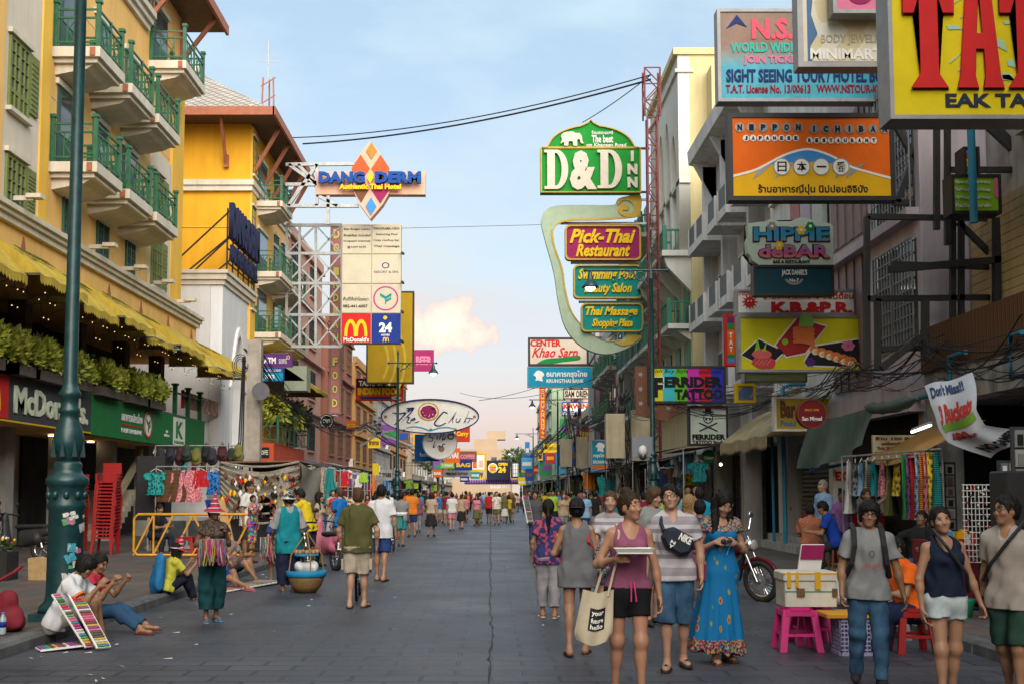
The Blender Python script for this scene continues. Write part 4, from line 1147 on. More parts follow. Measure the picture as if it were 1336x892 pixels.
# fairy lights under the awnings
BULB=emis('fairy_bulb',(1.0,0.62,0.25),1.0)
fl=root('fairy_lights','string of tiny warm bulbs looped under the yellow awnings','string lights',(-10.3,32,6.2));wmb,bmb=MB(),MB();qf=random.Random(4);pp=[]
for k in range(26):
    for j in range(6):
        t=j/6;yk=22.5+(k+t)*.92;pp.append((-10.25-.5*(k%2),yk,6.22-.45*math.sin(t*3.14159)*(1 if k%2 else .5)))
wmb.tube(pp,.008,WIRE,4)
for q in pp[::2]:bmb.ball(q,.016,BULB,6)
wmb.build('cable',fl);bmb.build('bulb',fl,kind='stuff')
for i,(u,v)in enumerate(((25,265),(126,327),(168,355),(205,373),(235,397))):
    p_=PX(u,v,FL+.2);m_=MB();m_.box(p_.x-.2,p_.x+.35,p_.y-.06,p_.y+.06,p_.z+.05,p_.z+.16,TRIM);m_.box(p_.x+.2,p_.x+.55,p_.y-.14,p_.y+.14,p_.z+.1,p_.z+.2,TRIM)
    solo(m_,'floodlight','pale floodlight on the cornice, %s from the left'%('first','second','third','fourth','fifth')[i],'lamp','floodlights along the cornice')

# white arch pavilion in the gap
wa=root('arch_pavilion','white plaster pavilion with a pointed arch between the two hotel wings','building',(-11.2,50.5,0))
PW=mat('pavilion_white',(0.66,0.66,0.66),0.75,0.07,0.9,streak=0.12)
ya0,ya1=47.6,53.3;yc_=50.6;hw_=1.35
fcw=Face(wa,(FL,0,0),(0,1,0),(1,0,0))
def ogee(cx,hw,zs,zt,n=10):
    L_=[(cx-hw,zs)]+[(cx-hw*(1-(k/n))**.55*(1 if k<n else 0),zs+(zt-zs)*(k/n)**1.15)for k in range(1,n+1)]
    return L_+[(2*cx-x,z)for x,z in L_[-2::-1]]
og=ogee(yc_,hw_,6.2,8.6)
fcw.shape([[(ya0,.1),(ya1,.1),(ya1,10.3),(ya0,10.3)],[(yc_-hw_,.6)]+og+[(yc_+hw_,.6)]],PW,-.25,.25,'wall')
og2=ogee(yc_,hw_+.22,6.1,8.95)
fcw.shape([og2+og[::-1]],WHT,.05,.05,'arch_trim')
b_=MB();b_.box(-15,FL-.51,ya0,ya1,.1,10.3,PW);b_.build('back_wall',wa)
b_=MB()
for z0,z1,d in((10.3,10.5,.08),(10.501,10.75,.18),(10.751,10.9,.26)):b_.box(-15.2,FL+d,ya0-d,ya1+.2,z0,z1,TRIM)
b_.build('cornice',wa);b_=MB();b_.box(-15.1,FL+.06,ya0-.06,ya1+.05,.1,1.0,PW);b_.build('plinth',wa)
# letter sign standing on the pavilion
dl=root('rooftop_sign','dark block letters on a steel frame above the white pavilion','sign',(-11.0,50.5,10.9));fr=MB()
for y in np.linspace(47.8,53.2,6):fr.bar((-11.1,y,10.9),(-11.1,y,13.6+.0),.06,BLACK)
for z in(11.3,11.9,12.4,13.5):fr.bar((-11.1,47.8,z),(-11.1,53.2,z),.05,BLACK)
for y in(47.8,50.4,53.2):fr.bar((-11.1,y,13.4),(-13.6,y,11.0),.06,BLACK);fr.bar((-11.1,y,12.3),(-12.7,y,10.95),.06,BLACK)
fr.build('support_frame',dl);fd=Face(dl,(-11.05,0,0),(0,1,0),(1,0,0));NAV=pm('letter_navy',(0.02,0.025,0.07))
fd.text('DANG DERM',47.7,12.3,53.3,13.85,NAV,bold=.04,lift=.12,ext=.1);fd.text('AUTHENTIC HOTEL',47.8,11.35,53.2,12.1,NAV,bold=.03,lift=.1,ext=.07)

# orange wing
ow=root('hotel_building','orange hotel wing with scale tiled hip roof and bracketed eaves','building',(-11.2,58,0))
w=MB();w.box(-24,FL,52.6,62.6,3.4,18.8,HO);w.build('wall',ow)
w=MB();w.box(FL,FL+.05,53.6,62.6,3.5,15.6,HW);w.box(FL,FL+.10,52.6,53.6,3.5,18.7,HY);w.box(FL,FL+.08,56.2,57.2,3.5,15.6,HY);pieces(w,'pilaster',ow)
w=MB();w.box(-24,FL+.14,52.42,62.6,15.6,15.85,TRIM);w.box(-24,FL+.22,52.34,62.65,15.851,16.1,TRIM);w.box(-24,FL+.015,52.56,52.6,13.9,13.94,HY);w.build('cornice',ow)
rf=MB();ez,xr=18.9,FL+1.35
rf.add([(-26,50.9,ez),(xr,50.9,ez),(xr,63.4,ez),(-26,63.4,ez),(-22,55.5,22.4),(-14.6,55.5,22.4),(-14.6,59.8,22.4),(-22,59.8,22.4)],[(0,1,5,4),(1,2,6,5),(2,3,7,6),(3,0,4,7),(4,5,6,7)],ROOF)
o=rf.build('roof',ow);uv_sheet(o)
rf=MB();rf.box(-26,xr,50.9,63.4,ez-.1,ez-.004,SOFF);rf.box(-26,xr+.08,50.78,50.898,ez-.25,ez+.14,RUST);rf.box(xr+.002,xr+.12,50.78,63.5,ez-.25,ez+.14,RUST);rf.box(-22.2,-14.4,55.2,60.1,22.3,22.65,TRIM);rf.build('eave',ow)
br=MB()
for y in(53.1,55.6,58,60.5,62.2):br.bar((FL+.1,y,16.7),(xr-.1,y,ez-.1),.16,RUST)
for x in(-14.8,-12.3):br.bar((x,52.5,16.8),(x,51.2,ez-.1),.13,RUST);br.bar((x,52.5,16.7),(x,52.5,17.3),.2,RUST)
pieces(br,'eave_bracket',ow)
for z in(15.5,12.1,9.2):
    balcony(ow,FL+.05,54.0,56.6 if z>15 else 57.0,z)
    if z<15:balcony(ow,FL+.05,58.0,61.3,z)
for z0 in(13.2,10.2,16.5):window(ow,FL+.06,52.75,53.45,z0,z0+1.7,frame=DGREEN,cols=1)
for z0 in(16.2,13.0):window(ow,FL+.06,58.4,59.4,z0,z0+1.8,frame=DGREEN);window(ow,FL+.06,60.4,61.4,z0,z0+1.8,frame=DGREEN)
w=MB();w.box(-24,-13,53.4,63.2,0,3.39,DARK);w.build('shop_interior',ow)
awning('yellow awning over the cafe terrace of the orange wing',54,63,None,zt=8.2,zb=6.9,out=2.4,group=None)
for i,y in enumerate((55,57.2,59.5,61.8)):
    f_=MB();foliage(f_,(-10.3,y,5.6),(.6,.7,.75),420,.25,LEAFD if i%2 else LEAFY,60+i,up=-.7);
    solo(f_,'hanging_plant','trailing green plant under the cafe awning, %s'%('nearest the pavilion','second from the pavilion','third from the pavilion','at the far end')[i],'plant','hanging plants over the cafe rail')
rr_=root('terrace_railing','dark green railing of the cafe terrace below the yellow awning','railing',(-10.2,58,3.9));railing(rr_,FL,54,63,4.0,1.2,name='rails')
cs=root('shop_sign','red cafe fascia with dark lettering panel under the terrace railing','sign',(-10.2,58,3.0));MB().box(-11,-10.2,53.8,63,3.05,3.95,pm('cafe_red',(0.50,0.08,0.04))).build('board',cs)
MB().box(-11.0,-10.1,53.55,53.8,3.05,3.95,pm('cafe_red',(0.50,0.08,0.04))).build('end_panel',cs)
fk=Face(cs,(0,53.55,0),(1,0,0),(0,-1,0));fk.shape([[(-11,3.25),(-10.3,3.25),(-10.3,3.75),(-11,3.75)]],BLK);fk.text('NIC COFFEE',-10.97,3.4,-10.35,3.62,WHT,lift=.02)
# ---------------------------------------------------------------- shophouses further along both sides
SHOP_SHADE=mat('shop_dark',(.035,.03,.026),.9,.6,1.2)  # near-black fill, stands in for the shade inside the shops
def shophouse(lab,s,X,Y0,Y1,H,colr,floors,bays,frame=WHITE,ground=3.4,ledge=True,depth=12,seed=0,shut=None,balc=None,acs=2,name='shophouse',blank=False):
    """terraced building: s=+1 on the right (faces -X), s=-1 on the left"""
    q=random.Random(seed);rt0=root(name,lab,'building',(X,(Y0+Y1)/2,0));xb=X+s*depth;d=-s
    m=mat('wall_%d'%(seed+1000*(s>0)),colr,0.8,0.12,0.8,streak=0.30,bmp=0.006)
    w=MB();w.box(X,xb,Y0,Y1-.03,ground,H,m)
    n_=max(1,int(round((Y1-Y0)/4.5)))
    for k in range(n_+1):
        y=Y0+(Y1-.03-Y0)*k/n_;w.box(X+d*.04,X-d*.5,max(Y0,y-.22),min(Y1-.03,y+.22),0,ground-.002,m)
    w.build('wall',rt0)
    g=MB();g.box(X-d*1.4,xb,Y0+.02,Y1-.05,0,ground-.004,SHOP_SHADE);g.build('shopfront',rt0)
    t_=MB();t_.box(X+d*.12,X-d*.2,Y0,Y1-.03,H+.002,H+.5,m);t_.box(X+d*.22,X-d*.05,Y0,Y1-.03,H-.25,H-.10,m)
    if ledge:
        for f in range(floors):z=ground+(H-ground)*f/floors;t_.box(X+d*.30,X-.0*d,Y0+.01,Y1-.04,z-.12,z+.06,m)
    t_.build('parapet',rt0)
    fh=(H-ground)/floors
    if not blank:
        for f in range(floors):
            for b_ in range(bays):
                y0=Y0+(Y1-Y0)*(b_+.22)/bays;y1=Y0+(Y1-Y0)*(b_+.78)/bays;z=ground+fh*f
                window(rt0,X,y0,min(y1,y0+2.4),z+fh*.28,z+fh*.80,s=d,frame=frame,sill=m,cols=2 if y1-y0>1.2 else 1,rows=3,shutter=shut)
                if balc and(f+b_)%balc==0:balcony(rt0,X,y0-.2,min(y1,y0+2.4)+.2,z+.12,.9,s=d,trim=m)
    for k in range(acs):
        y=q.uniform(Y0+1,Y1-1.5);z=ground+fh*(q.randint(0,floors-1)+.05)
        a=MB();a.box(X+d*.35,X+d*.02,y,y+.85,z+.1,z+.7,WHITE);a.lathe([(.22,0),(.22,.01)],(0,0,0),BLACK,12)if False else None
        a.box(X+d*.36,X+d*.352,y+.1,y+.6,z+.16,z+.64,BLACK);a.build('air_conditioner',rt0)
    return rt0
shophouse('salmon pink plastered shophouse behind the steel sign lattice',-1,-11.4,63.6,77,16.4,(0.55,0.30,0.22),4,2,seed=1,frame=BLACK)
shophouse('brick red shophouse beside the vertical food sign',-1,-11.0,77.2,91,13.2,(0.34,0.13,0.09),3,3,seed=2,frame=WOOD)
shophouse('ochre orange shophouse past the brick red one',-1,-10.8,91.2,106,12.0,(0.52,0.27,0.09),3,3,seed=3,frame=WOOD)
shophouse('grey shophouse behind the white oval sign',-1,-11.0,106.2,126,11.0,(0.34,0.32,0.30),3,4,seed=4,frame=STEEL)
shophouse('orange shophouse with poles on its roof terrace',-1,-11.2,126.2,152,15.5,(0.56,0.28,0.12),4,5,seed=5,frame=BLACK)
shophouse('low beige shophouse at the far left of the street',-1,-10.4,152.2,190,9.0,(0.46,0.38,0.28),2,6,seed=6)
shophouse('pale shophouse near the far left end of the street',-1,-10.2,190.2,240,10.0,(0.42,0.36,0.32),2,6,seed=7)
shophouse('last shophouse on the left before the junction',-1,-10.0,240.2,300,9.0,(0.40,0.30,0.22),2,6,seed=8)

# ------------------------------------------------ right side, from the near end
GREYC=mat('dirty_concrete',(0.50,0.49,0.47),0.85,0.35,2.2,streak=0.55,bmp=0.01)
BAMB=pattern('bamboo_fence','stripe',[(0.10,0.045,0.02),(0.15,0.07,0.03),(0.06,0.028,0.014),(0.13,0.06,0.025)],7,axis='Y')
SIDING=mat('yellow_siding',(0.50,0.37,0.19),0.7,0.12,2,streak=.2)
nb=root('shophouse','weathered shophouse with a bamboo terrace fence and yellow siding','building',(8.3,17,0))
w=MB();w.box(9.6,20,9,21.8,4.0,15,mat('near_wall',(0.38,0.35,0.32),.85,.3,1.2,streak=.5));w.box(8.3,20,9,21.8,3.3,3.98,GREYC)
for y in(9.2,15.5,21.4):w.box(8.3,8.8,y,y+.4,.1,3.3,GREYC)
w.build('wall',nb)
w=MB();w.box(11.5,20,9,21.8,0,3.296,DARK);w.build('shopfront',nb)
w=MB();w.box(8.24,8.30,9,21.9,3.9,4.75,BAMB);w.build('terrace_fence',nb)
w=MB()
for k in range(12):w.box(9.2,9.58-(k%2)*.01,14,21.75,4.9+k*.17,4.9+k*.17+.16,SIDING)
w.box(9.0,9.59,14,14.4,4.9,7.1,SIDING);w.build('siding',nb)
for z in(8.2,11.2):
    for y in(13,15.8,18.6):window(nb,9.6,y,y+1.6,z,z+2.0,s=-1,frame=WOOD,sill=GREYC)
LAV=mat('lavender_wall',(0.56,0.49,0.54),.8,.12,1,streak=.25);MAUVE=mat('mauve_shutter',(0.25,0.17,0.18),.6,.2,4,streak=.3);GRILL=mat('grey_grille',(0.20,0.21,0.22),.5,.2,4)
lb=root('shophouse','lavender shophouse with mauve folding shutters and grilled windows','building',(8.3,25,0))
w=MB();w.box(8.3,20,21.85,27.7,3.4,13.5,LAV)
for y in(21.9,27.3):w.box(8.3,8.8,y,y+.35,.1,3.398,LAV)
w.build('wall',lb);w=MB();w.box(8.6,20,21.9,27.65,0,3.396,SHOP_SHADE);w.build('shopfront',lb)
w=MB()
for z0,z1 in((4.0,6.9),(7.4,10.3)):
    for k in range(9):w.box(8.26-(k%2)*.03,8.3,24.9+k*.29,24.9+k*.29+.27,z0,z1,MAUVE)
w.build('shutter',lb)
w=MB()
for z0,z1 in((4.6,6.6),(7.2,10.2)):
    for y0 in(22.1,23.3):
        w.box(8.27,8.3,y0,y0+1.05,z0,z1,GLASS)
        for k in range(7):w.bar((8.2,y0+k*.175,z0),(8.2,y0+k*.175,z1),.03,GRILL)
        for k in range(int((z1-z0)/.25)+1):w.bar((8.2,y0,z0+k*.25),(8.2,y0+1.05,z0+k*.25),.025,GRILL)
w.build('window',lb)
w=MB();w.box(8.0,8.3,21.9,27.6,3.2,3.75,LAV);w.box(8.05,8.3,21.9,27.6,6.95,7.15,LAV);w.box(8.05,8.3,21.9,27.6,13.3,13.8,LAV);pieces(w,'ledge',lb)
for i,(yy_,c_)in enumerate(((27.75,(.55,.58,.55)),(29.3,(.50,.42,.50)),(30.6,(.30,.10,.11)))):
    pass
WB=mat('white_apartment',(0.66,0.65,0.64),.8,.12,.8,streak=.32)
wb=root('apartment_building','white grey apartment block with small box balconies and dark panels','building',(8.3,38,0))
w=MB();w.box(9.3,20,34.0,46.9,3.4,15.0,WB);w.box(8.4,20,27.75,33.98,3.4,14.0,WB)
for y in(27.8,32.8,37.8,42.4,46.4):w.box(8.3,8.9,y,y+.45,.1,3.398,WB)
for y in(34.05,38.4,42.8,46.5):w.box(8.75,9.299,y,y+.3,3.4,15.0,WB)
w.box(8.3,9.3,34,46.9,3.15,3.398,WB)
w.build('wall',wb);w=MB();w.box(9.31,20,27.8,46.8,0,3.396,SHOP_SHADE);w.build('shopfront',wb)
w=MB();w.prism([(9.31,15.0),(8.25,15.2),(8.20,15.75),(9.31,16.0),(20,16.0),(20,15.0)],1,34.0,47.0,WB)
for y in(34.2,38.5,42.8,46.5):w.prism([(9.29,13.4),(8.35,15.15),(9.29,15.15)],1,y,y+.2,WB)
w.build('roof',wb)
DPAN=mat('dark_panel',(0.03,0.05,0.06),.5,.3,3)
for fl_ in range(3):
    z=5.0+fl_*3.12
    for y in(34.5,36.6,38.9,40.9,43.3,44.95):
        b_=MB();b_.box(8.1,9.3,y,y+1.55,z,z+.32,WB);b_.box(8.1,8.2,y,y+.14,z+.322,z+1.1,WB);b_.box(8.1,8.2,y+1.41,y+1.55,z+.322,z+1.1,WB);b_.box(8.2,9.29,y,y+.08,z+.321,z+1.05,WB)
        o=b_.build('balcony',wb);b_=MB();b_.box(8.12,8.17,y+.15,y+1.40,z+.33,z+1.08,DPAN);o2=b_.build('railing',wb);o2.parent=o;o2.location=o2.location-o.location
        b_=MB();b_.box(9.25,9.31,y+.2,y+1.5,z+.34,z+2.3,WHITE);b_.box(9.23,9.25,y+.28,y+.82,z+.5,z+2.2,GLASS);b_.box(9.23,9.25,y+.9,y+1.42,z+.5,z+2.2,GLASS);b_.build('window',wb)
for z in(4.6,7.4,10.2):
    for y in(31.0,32.4):window(wb,8.4,y,y+1.1,z,z+1.6,s=-1,frame=WHITE,sill=WB)
PNL=[mat('wall_panel_mint',(.45,.50,.46),.6,.1),mat('wall_panel_lilac',(.42,.34,.45),.6,.1),mat('wall_panel_rose',(.36,.12,.13),.6,.1)]
w=MB()
for i,y in enumerate((27.9,29.0,30.0)):w.box(8.18,8.3,y,y+.9,6.6,11.0,PNL[i])
w.build('wall_panel',wb)
YB=mat('yellow_cream',(0.62,0.52,0.27),.75,.08,.8,streak=.16);YF=mat('arch_face_pale',(0.60,0.60,0.55),.75,.06,.8,streak=.10);BGR=mat('balustrade_green',(0.02,0.16,0.10),.5,.2,5)
yb=root('hotel_building','yellow hotel with tall pointed arch niches and green balustraded balconies','building',(8.3,58,0))
w=MB();w.box(8.8,22,49.7,71,3.4,17.0,YB);w.box(8.8,22,49.7,58.4,17.0,21.0,YB);w.box(9.6,11,48.7,49.69,17.2,20.2,YB);w.build('wall',yb)
w=MB();w.box(9.2,22,49.8,70.9,0,3.396,SHOP_SHADE);w.build('shopfront',yb)
ff=Face(yb,(8.3,0,0),(0,-1,0),(-1,0,0));lp=[[(-58.4,12.2),(-49.7,12.2),(-49.7,21.0),(-58.4,21.0)]]
for cyy in(51.2,53.1,55.0,56.9):
    top=19.0+(0 if cyy in(53.1,55.0)else-1.2);lp.append([(-cyy-.72,12.7)]+[(-cyy-.72*math.cos(RD(a))*(1 if a<90 else 1),top-1.6+1.6*math.sin(RD(a))**1.6)for a in range(0,181,15)]+[(-cyy+.72,12.7)])
ff.shape(lp,YF,-.25,.25,'arch_wall')
c=MB();c.box(8.1,22,49.6,58.5,21.0,21.3,YB);c.box(8.18,9,49.62,58.5,20.2,20.35,YF)
for y in(49.8,52.3,54.9,57.5,60.0,62.6,65.2,67.8):c.prism([(8.8,10.4),(7.75,11.5),(7.6,11.95),(8.8,11.95)],1,y,y+.35,YF)
c.box(7.5,8.8,49.6,70.9,11.952,12.2,YF);c.box(8.3,8.8,49.6,70.9,15.2,15.4,YF);c.build('cornice',yb)
for z,dX in((12.2,7.65),(9.0,7.8),(6.0,7.8),(15.4,8.0)):
    for y in([49.9+k*2.6 for k in range(8)]if z<13 else[60.3+k*2.6 for k in range(4)]):
        b_=MB();b_.box(dX-.05,8.8,y-.1,y+2.15,z-.22,z,YF)
        if z<9.5:b_.prism([(8.8,z-.7),(dX+.3,z-.222),(8.8,z-.222)],1,y+.2,y+1.8,YF)
        o=b_.build('balcony',yb);b_=MB()
        for yy_ in np.arange(y,y+2.06,.17):b_.bar((dX,yy_,z),(dX,yy_,z+.92),.07,BGR)
        for xx in np.arange(dX+.1,8.7,.2):b_.bar((xx,y,z),(xx,y,z+.92),.06,BGR)
        for yy_ in(y,y+2.05):b_.bar((dX,yy_,z),(dX,yy_,z+1.15),.16,BGR)
        b_.box(dX-.06,dX+.06,y,y+2.05,z+.92,z+1.02,YF if z>9 else BGR);b_.box(dX,8.7,y-.05,y+.05,z+.92,z+1.0,BGR);o2=b_.build('railing',yb);o2.parent=o;o2.location=o2.location-o.location
        b_=MB();b_.box(8.74,8.8,y+.3,y+1.7,z+.01,z+2.3,BGR);b_.build('door',yb)
shophouse('pale shophouse with green balconies past the yellow hotel',1,8.3,71.2,84,12.5,(0.44,0.43,0.38),3,4,seed=1,frame=BGR,balc=1)
tb=root('tower_block','narrow brown tiled stair tower with pale flutes','building',(8.4,87,0));w=MB();w.box(7.7,12,85,90,0,15.2,mat('tower_brown',(.20,.13,.11),.6,.2,2,streak=.2));w.build('wall',tb)
w=MB();[w.box(7.62,7.7,85.2+k*1.3,85.7+k*1.3,3,15.0,PNL[0])for k in range(4)];[w.box(7.8+k*1.0,8.1+k*1.0,84.92,85,2,15.0,PNL[1])for k in range(4)];w.build('flute',tb)
shophouse('beige shophouse beyond the brown tower',1,8.6,90.2,108,8.6,(0.46,0.40,0.30),2,5,seed=2,shut=BGR)
shophouse('long cream colonial row with green shutters',1,8.5,108.2,150,7.6,(0.52,0.46,0.34),1,12,seed=3,frame=BGR,shut=BGR)
shophouse('peach hotel block rising behind the colonial row',1,10.2,126,146,15.0,(0.62,0.40,0.27),5,5,seed=4,depth=14)
shophouse('pale green shophouse with an X braced side',1,8.0,150.2,196,15.4,(0.32,0.42,0.28),4,6,seed=5)
shophouse('grey shophouse near the far right end of the street',1,8.2,196.2,250,9.5,(0.40,0.38,0.36),2,6,seed=6)
shophouse('last shophouse on the right before the junction',1,8.4,250.2,300,9,(0.42,0.33,0.26),2,6,seed=7)
eb=root('apartment_building','beige concrete block closing the far end of the street','building',(-2,345,0));w=MB();EBM=mat('far_block',(0.40,0.29,0.19),.8,.08,.3);w.box(-14,6,340,352,0,14.5,EBM);w.box(-5,2,341,352,14.5,17.5,EBM);w.box(-1,4.5,343,352,17.5,20,EBM);w.build('wall',eb)
for x in(-11,-7,-3,1,4):
    for z in(6,10.5):m_=MB();m_.box(x-.8,x+.8,339.9,340,z,z+1.6,GLASS);m_.build('window',eb)
eb2=root('apartment_building','low grey block across the junction at the far end, right side','building',(20,345,0));w=MB();w.box(6.2,40,342,352,0,9,mat('far_block_grey',(.42,.38,.36),.8,.1,.3));w.build('wall',eb2)
eb3=root('apartment_building','low ochre block across the junction at the far end, left side','building',(-26,345,0));w=MB();w.box(-40,-14.2,341,352,0,12,mat('far_block_ochre',(.45,.33,.22),.8,.1,.3));w.build('wall',eb3)

# ------------------------------------------------ trees
BARK=mat('bark',(0.10,0.075,0.055),.9,.4,6,bmp=.02)
def tree(lab,x,y,H,rad,n,size,m,seed):
    q=random.Random(seed);rt0=root('tree',lab,'tree',(x,y,0));t_=MB();top=Vector((x,y,H*.62));t_.tube([(x,y,0),(x+.1,y,H*.3),top],[.22,.17,.10],BARK,8)
    cr_=MB()
    for k in range(8):
        a=k*.785+q.uniform(-.3,.3);e_=Vector((x+math.cos(a)*rad*.6,y+math.sin(a)*rad*.6,H*q.uniform(.62,.92)));t_.tube([top-Vector((0,0,H*.2)),(top+e_)/2,e_],[.08,.05,.02],BARK,6)
        foliage(cr_,e_,(rad*.55,rad*.55,H*.16),n//8,size,m,seed+k,.2)
    t_.build('trunk',rt0);cr_.build('crown',rt0)
tree('dark green tree over the far end of the street',7.5,262,11.5,5.5,1600,.8,LEAFD,3)
tree('small tree right of the tall far one',11.5,275,9.5,4,900,.8,LEAFD,9)
tree('low street tree beyond the left signs',-6.9,150,7.5,2.2,800,.5,LEAFD,15)

# ------------------------------------------------ street lamps
LAMPL=emis('lamp_light',(1.0,0.86,0.62),4.0)
def lamp_post(lab,x,y,s):
    """s: direction of the arm along X"""
    rt0=root('street_lamp',lab,'street lamp',(x,y,.13),'dark green cast iron street lamps');c=(x,y,.13)
    b_=MB();b_.prism([(x-.31,y-.31),(x+.31,y-.31),(x+.31,y+.31),(x-.31,y+.31)],2,.13,.22,LGREEN);b_.lathe([(0.302,0.09),(0.286,0.16),(0.227,0.22),(0.214,0.3),(0.206,1.3),(0.227,1.33),(0.231,1.38),(0.21,1.42),(0.206,1.56),(0.231,1.6),(0.252,1.63),(0.252,1.69),(0.185,1.74),(0.16,1.8),(0.168,1.86),(0.143,1.9)],c,LGREEN,24)
    for k in range(10):
        a=k*.628;b_.ball((x+.215*math.cos(a),y+.215*math.sin(a),1.62),.042,LGREEN,6,(1,1,1.3))
    b_.build('base',rt0)
    p=MB();p.lathe([(0.143,1.9),(0.126,1.98),(0.176,2.04),(0.189,2.14),(0.16,2.28),(0.118,2.4),(0.105,2.47),(0.126,2.49),(0.126,2.53),(0.105,2.56),(0.101,2.66),(0.13,2.69),(0.13,2.74),(0.101,2.78),(0.084,2.85),(0.076,5.5),(0.064,8.3),(0.088,8.33),(0.088,8.38),(0.048,8.42),(0.04,9.1),(0.06,9.15),(0.016,9.4)],c,LGREEN,20)
    for k in range(8):
        a=k*.785;p.prism([(0,0)]*0 or[(x+.18*math.cos(a)-.03,2.08),(x+.18*math.cos(a)+.03,2.08),(x+.18*math.cos(a),2.32)],1,y+.18*math.sin(a)-.015,y+.18*math.sin(a)+.015,LGREEN)
    p.build('pole',rt0)
    a_=MB();z=8.75;a_.tube([(x-s*.5,y,z),(x+s*2.1,y,z)],.035,LGREEN,8);a_.ball((x-s*.52,y,z),.07,LGREEN,8);a_.ball((x+s*2.12,y,z),.06,LGREEN,8)
    sc=[(x+s*(.12+.55*t),y,z-.05-.42*(1-t)+.05*math.sin(t*9))for t in np.linspace(0,1,9)];a_.tube(sc,.03,LGREEN,6)
    for cx_,r_ in((.34,.14),(.62,.09),(.85,.06)):a_.tube([(x+s*(cx_+r_*math.cos(t)),y,z-.18+r_*math.sin(t))for t in np.linspace(0,5.5,12)],.02,LGREEN,5)
    a_.build('arm',rt0)
    l_=MB();lx=x+s*1.95;l_.lathe([(.03,-.02),(.06,-.10),(.09,-.20),(.10,-.30),(.16,-.36),(.27,-.52),(.28,-.56)],(lx,y,z),LGREEN,16);o=l_.build('lantern',rt0)
    g_=MB();g_.ball((lx,y,z-.55),.17,LAMPL,10,(1,1,.8));o2=g_.build('globe',rt0);o2.parent=o;o2.location=o2.location-o.location
    return rt0
LP1=lamp_post('nearest lamp post, thick ornate base covered in stickers at the left kerb',-5.14,14,1)
q=random.Random(2);SCOL=[(.55,.55,.53),(.6,.6,.58),(.05,.30,.42),(.08,.3,.12),(.5,.12,.25),(.5,.5,.46)]
for k in range(16):
    a=RD(q.uniform(-95,0));z=.13+q.uniform(.40,1.28);w_,h_=q.uniform(.025,.075),q.uniform(.02,.055);t_=q.uniform(-.5,.5);v=[]
    for da,dz in((-w_,-h_),(w_,-h_),(w_,h_*q.uniform(.5,1)),(-w_,h_)):aa=a+(da*math.cos(t_)-dz*math.sin(t_))/.21;v.append((-5.14+.2165*math.cos(aa),14+.2165*math.sin(aa),z+da*math.sin(t_)+dz*math.cos(t_)))
    c_=SCOL[k%6];m_=MB();m_.add(v,[(0,1,2,3)],mat('sticker_%d'%(k%6),c_,.6,.45,45));m_.build('sticker',LP1)
lamp_post('lamp post by the striped tattoo sign, arm over the road',5.15,36.5,-1)
lamp_post('lamp post in front of the white oval sign',-5.1,63,1)
lamp_post('lamp post just past the transformer boxes',5.15,88,-1)
lamp_post('distant lamp post under the round bar sign',-5.1,123,1)
lamp_post('distant lamp post before the green building',5.15,139,-1)
lamp_post('most distant lamp post, near the trees',5.15,195,-1)

# ------------------------------------------------ utility poles, transformer, cables
CONC=mat('pole_concrete',(0.36,0.32,0.27),.85,.3,3,streak=.4)
up=root('utility_pole','tapered concrete utility pole with loudspeaker and loops of cable on the left pavement','utility pole',(-6.9,33.5,.13))
x,y=-6.9,33.5;m_=MB();m_.prism([(x-.20,y-.16),(x+.20,y-.16),(x+.20,y+.16),(x-.20,y+.16)],2,.1,6.1,CONC);m_.build('shaft',up)
m_=MB()
for k in range(3):m_.tube([(x-.32-.08*k,y-.1,.2),(x-.30-.06*k,y-.1,3),(x-.27-.03*k,y-.12,5.6)],.022,WIRE,6)
for k in range(3):m_.tube([(x-.38+(.13+.05*k)*math.cos(t),y-.2-.03*k,5.35+(.18+.06*k)*math.sin(t))for t in np.linspace(.4*k,5.6+.4*k,16)],.012,WIRE,5)
m_.build('cable_loop',up);m_=MB();m_.tube([(x+.3,y-.35,4.55),(x+.3,y-.62,4.55)],[.10,.26],mat('horn_grey',(.10,.10,.11),.5,.2),14);m_.ball((x+.3,y-.3,4.55),.13,BLACK,8);m_.build('loudspeaker',up)
for lab,x,y,tz,hz in(('pair of dark poles carrying beige transformer cabinets near the lamp post',5.3,46,3.0,6.4),('distant poles carrying a grey transformer cabinet',5.2,74,3.3,7.4)):
    tp=root('transformer_pole',lab,'utility pole',(x,y,.13));m_=MB()
    for dx in(-.18,.55):m_.tube([(x+dx,y,.1),(x+dx,y,hz)],[.14,.10],CONC if y>60 else mat('old_pole',(.14,.12,.10),.8,.3),8)
    m_.build('shaft',tp);m_=MB();TB=mat('cabinet_beige',(.42,.36,.24),.6,.15,2,streak=.3)
    m_.bbox(x-.75,x-.0,y-.75,y-.15,tz,tz+1.75,TB);m_.bbox(x+.25,x+1.0,y-.75,y-.15,tz-.1,tz+1.9,TB);m_.box(x-.8,x+1.1,y-.3,y-.1,tz-.15,tz-.05,STEEL);m_.build('cabinet',tp);m_=MB();q=random.Random(int(y))
    for k in range(16):
        a,b_=q.uniform(-.7,.9),q.uniform(-.7,.9);m_.tube([(x+a,y-.2+q.uniform(-.2,.2),.4+q.uniform(0,2)),(x+(a+b_)/2+q.uniform(-.4,.4),y-.3,tz),(x+b_,y-.2,hz-q.uniform(0,1.6))],.022,WIRE,5)
    for k in range(6):m_.ball((x+q.uniform(-.4,.8),y-.25,hz-q.uniform(.1,1.6)),.12,BLACK,6,(1,1,1.6))
    m_.build('cable',tp)
def catenary(a,b,sag,n=14):a,b=Vector(a),Vector(b);return[a.lerp(b,t)-Vector((0,0,sag*4*t*(1-t)))for t in np.linspace(0,1,n)]
q=random.Random(21)
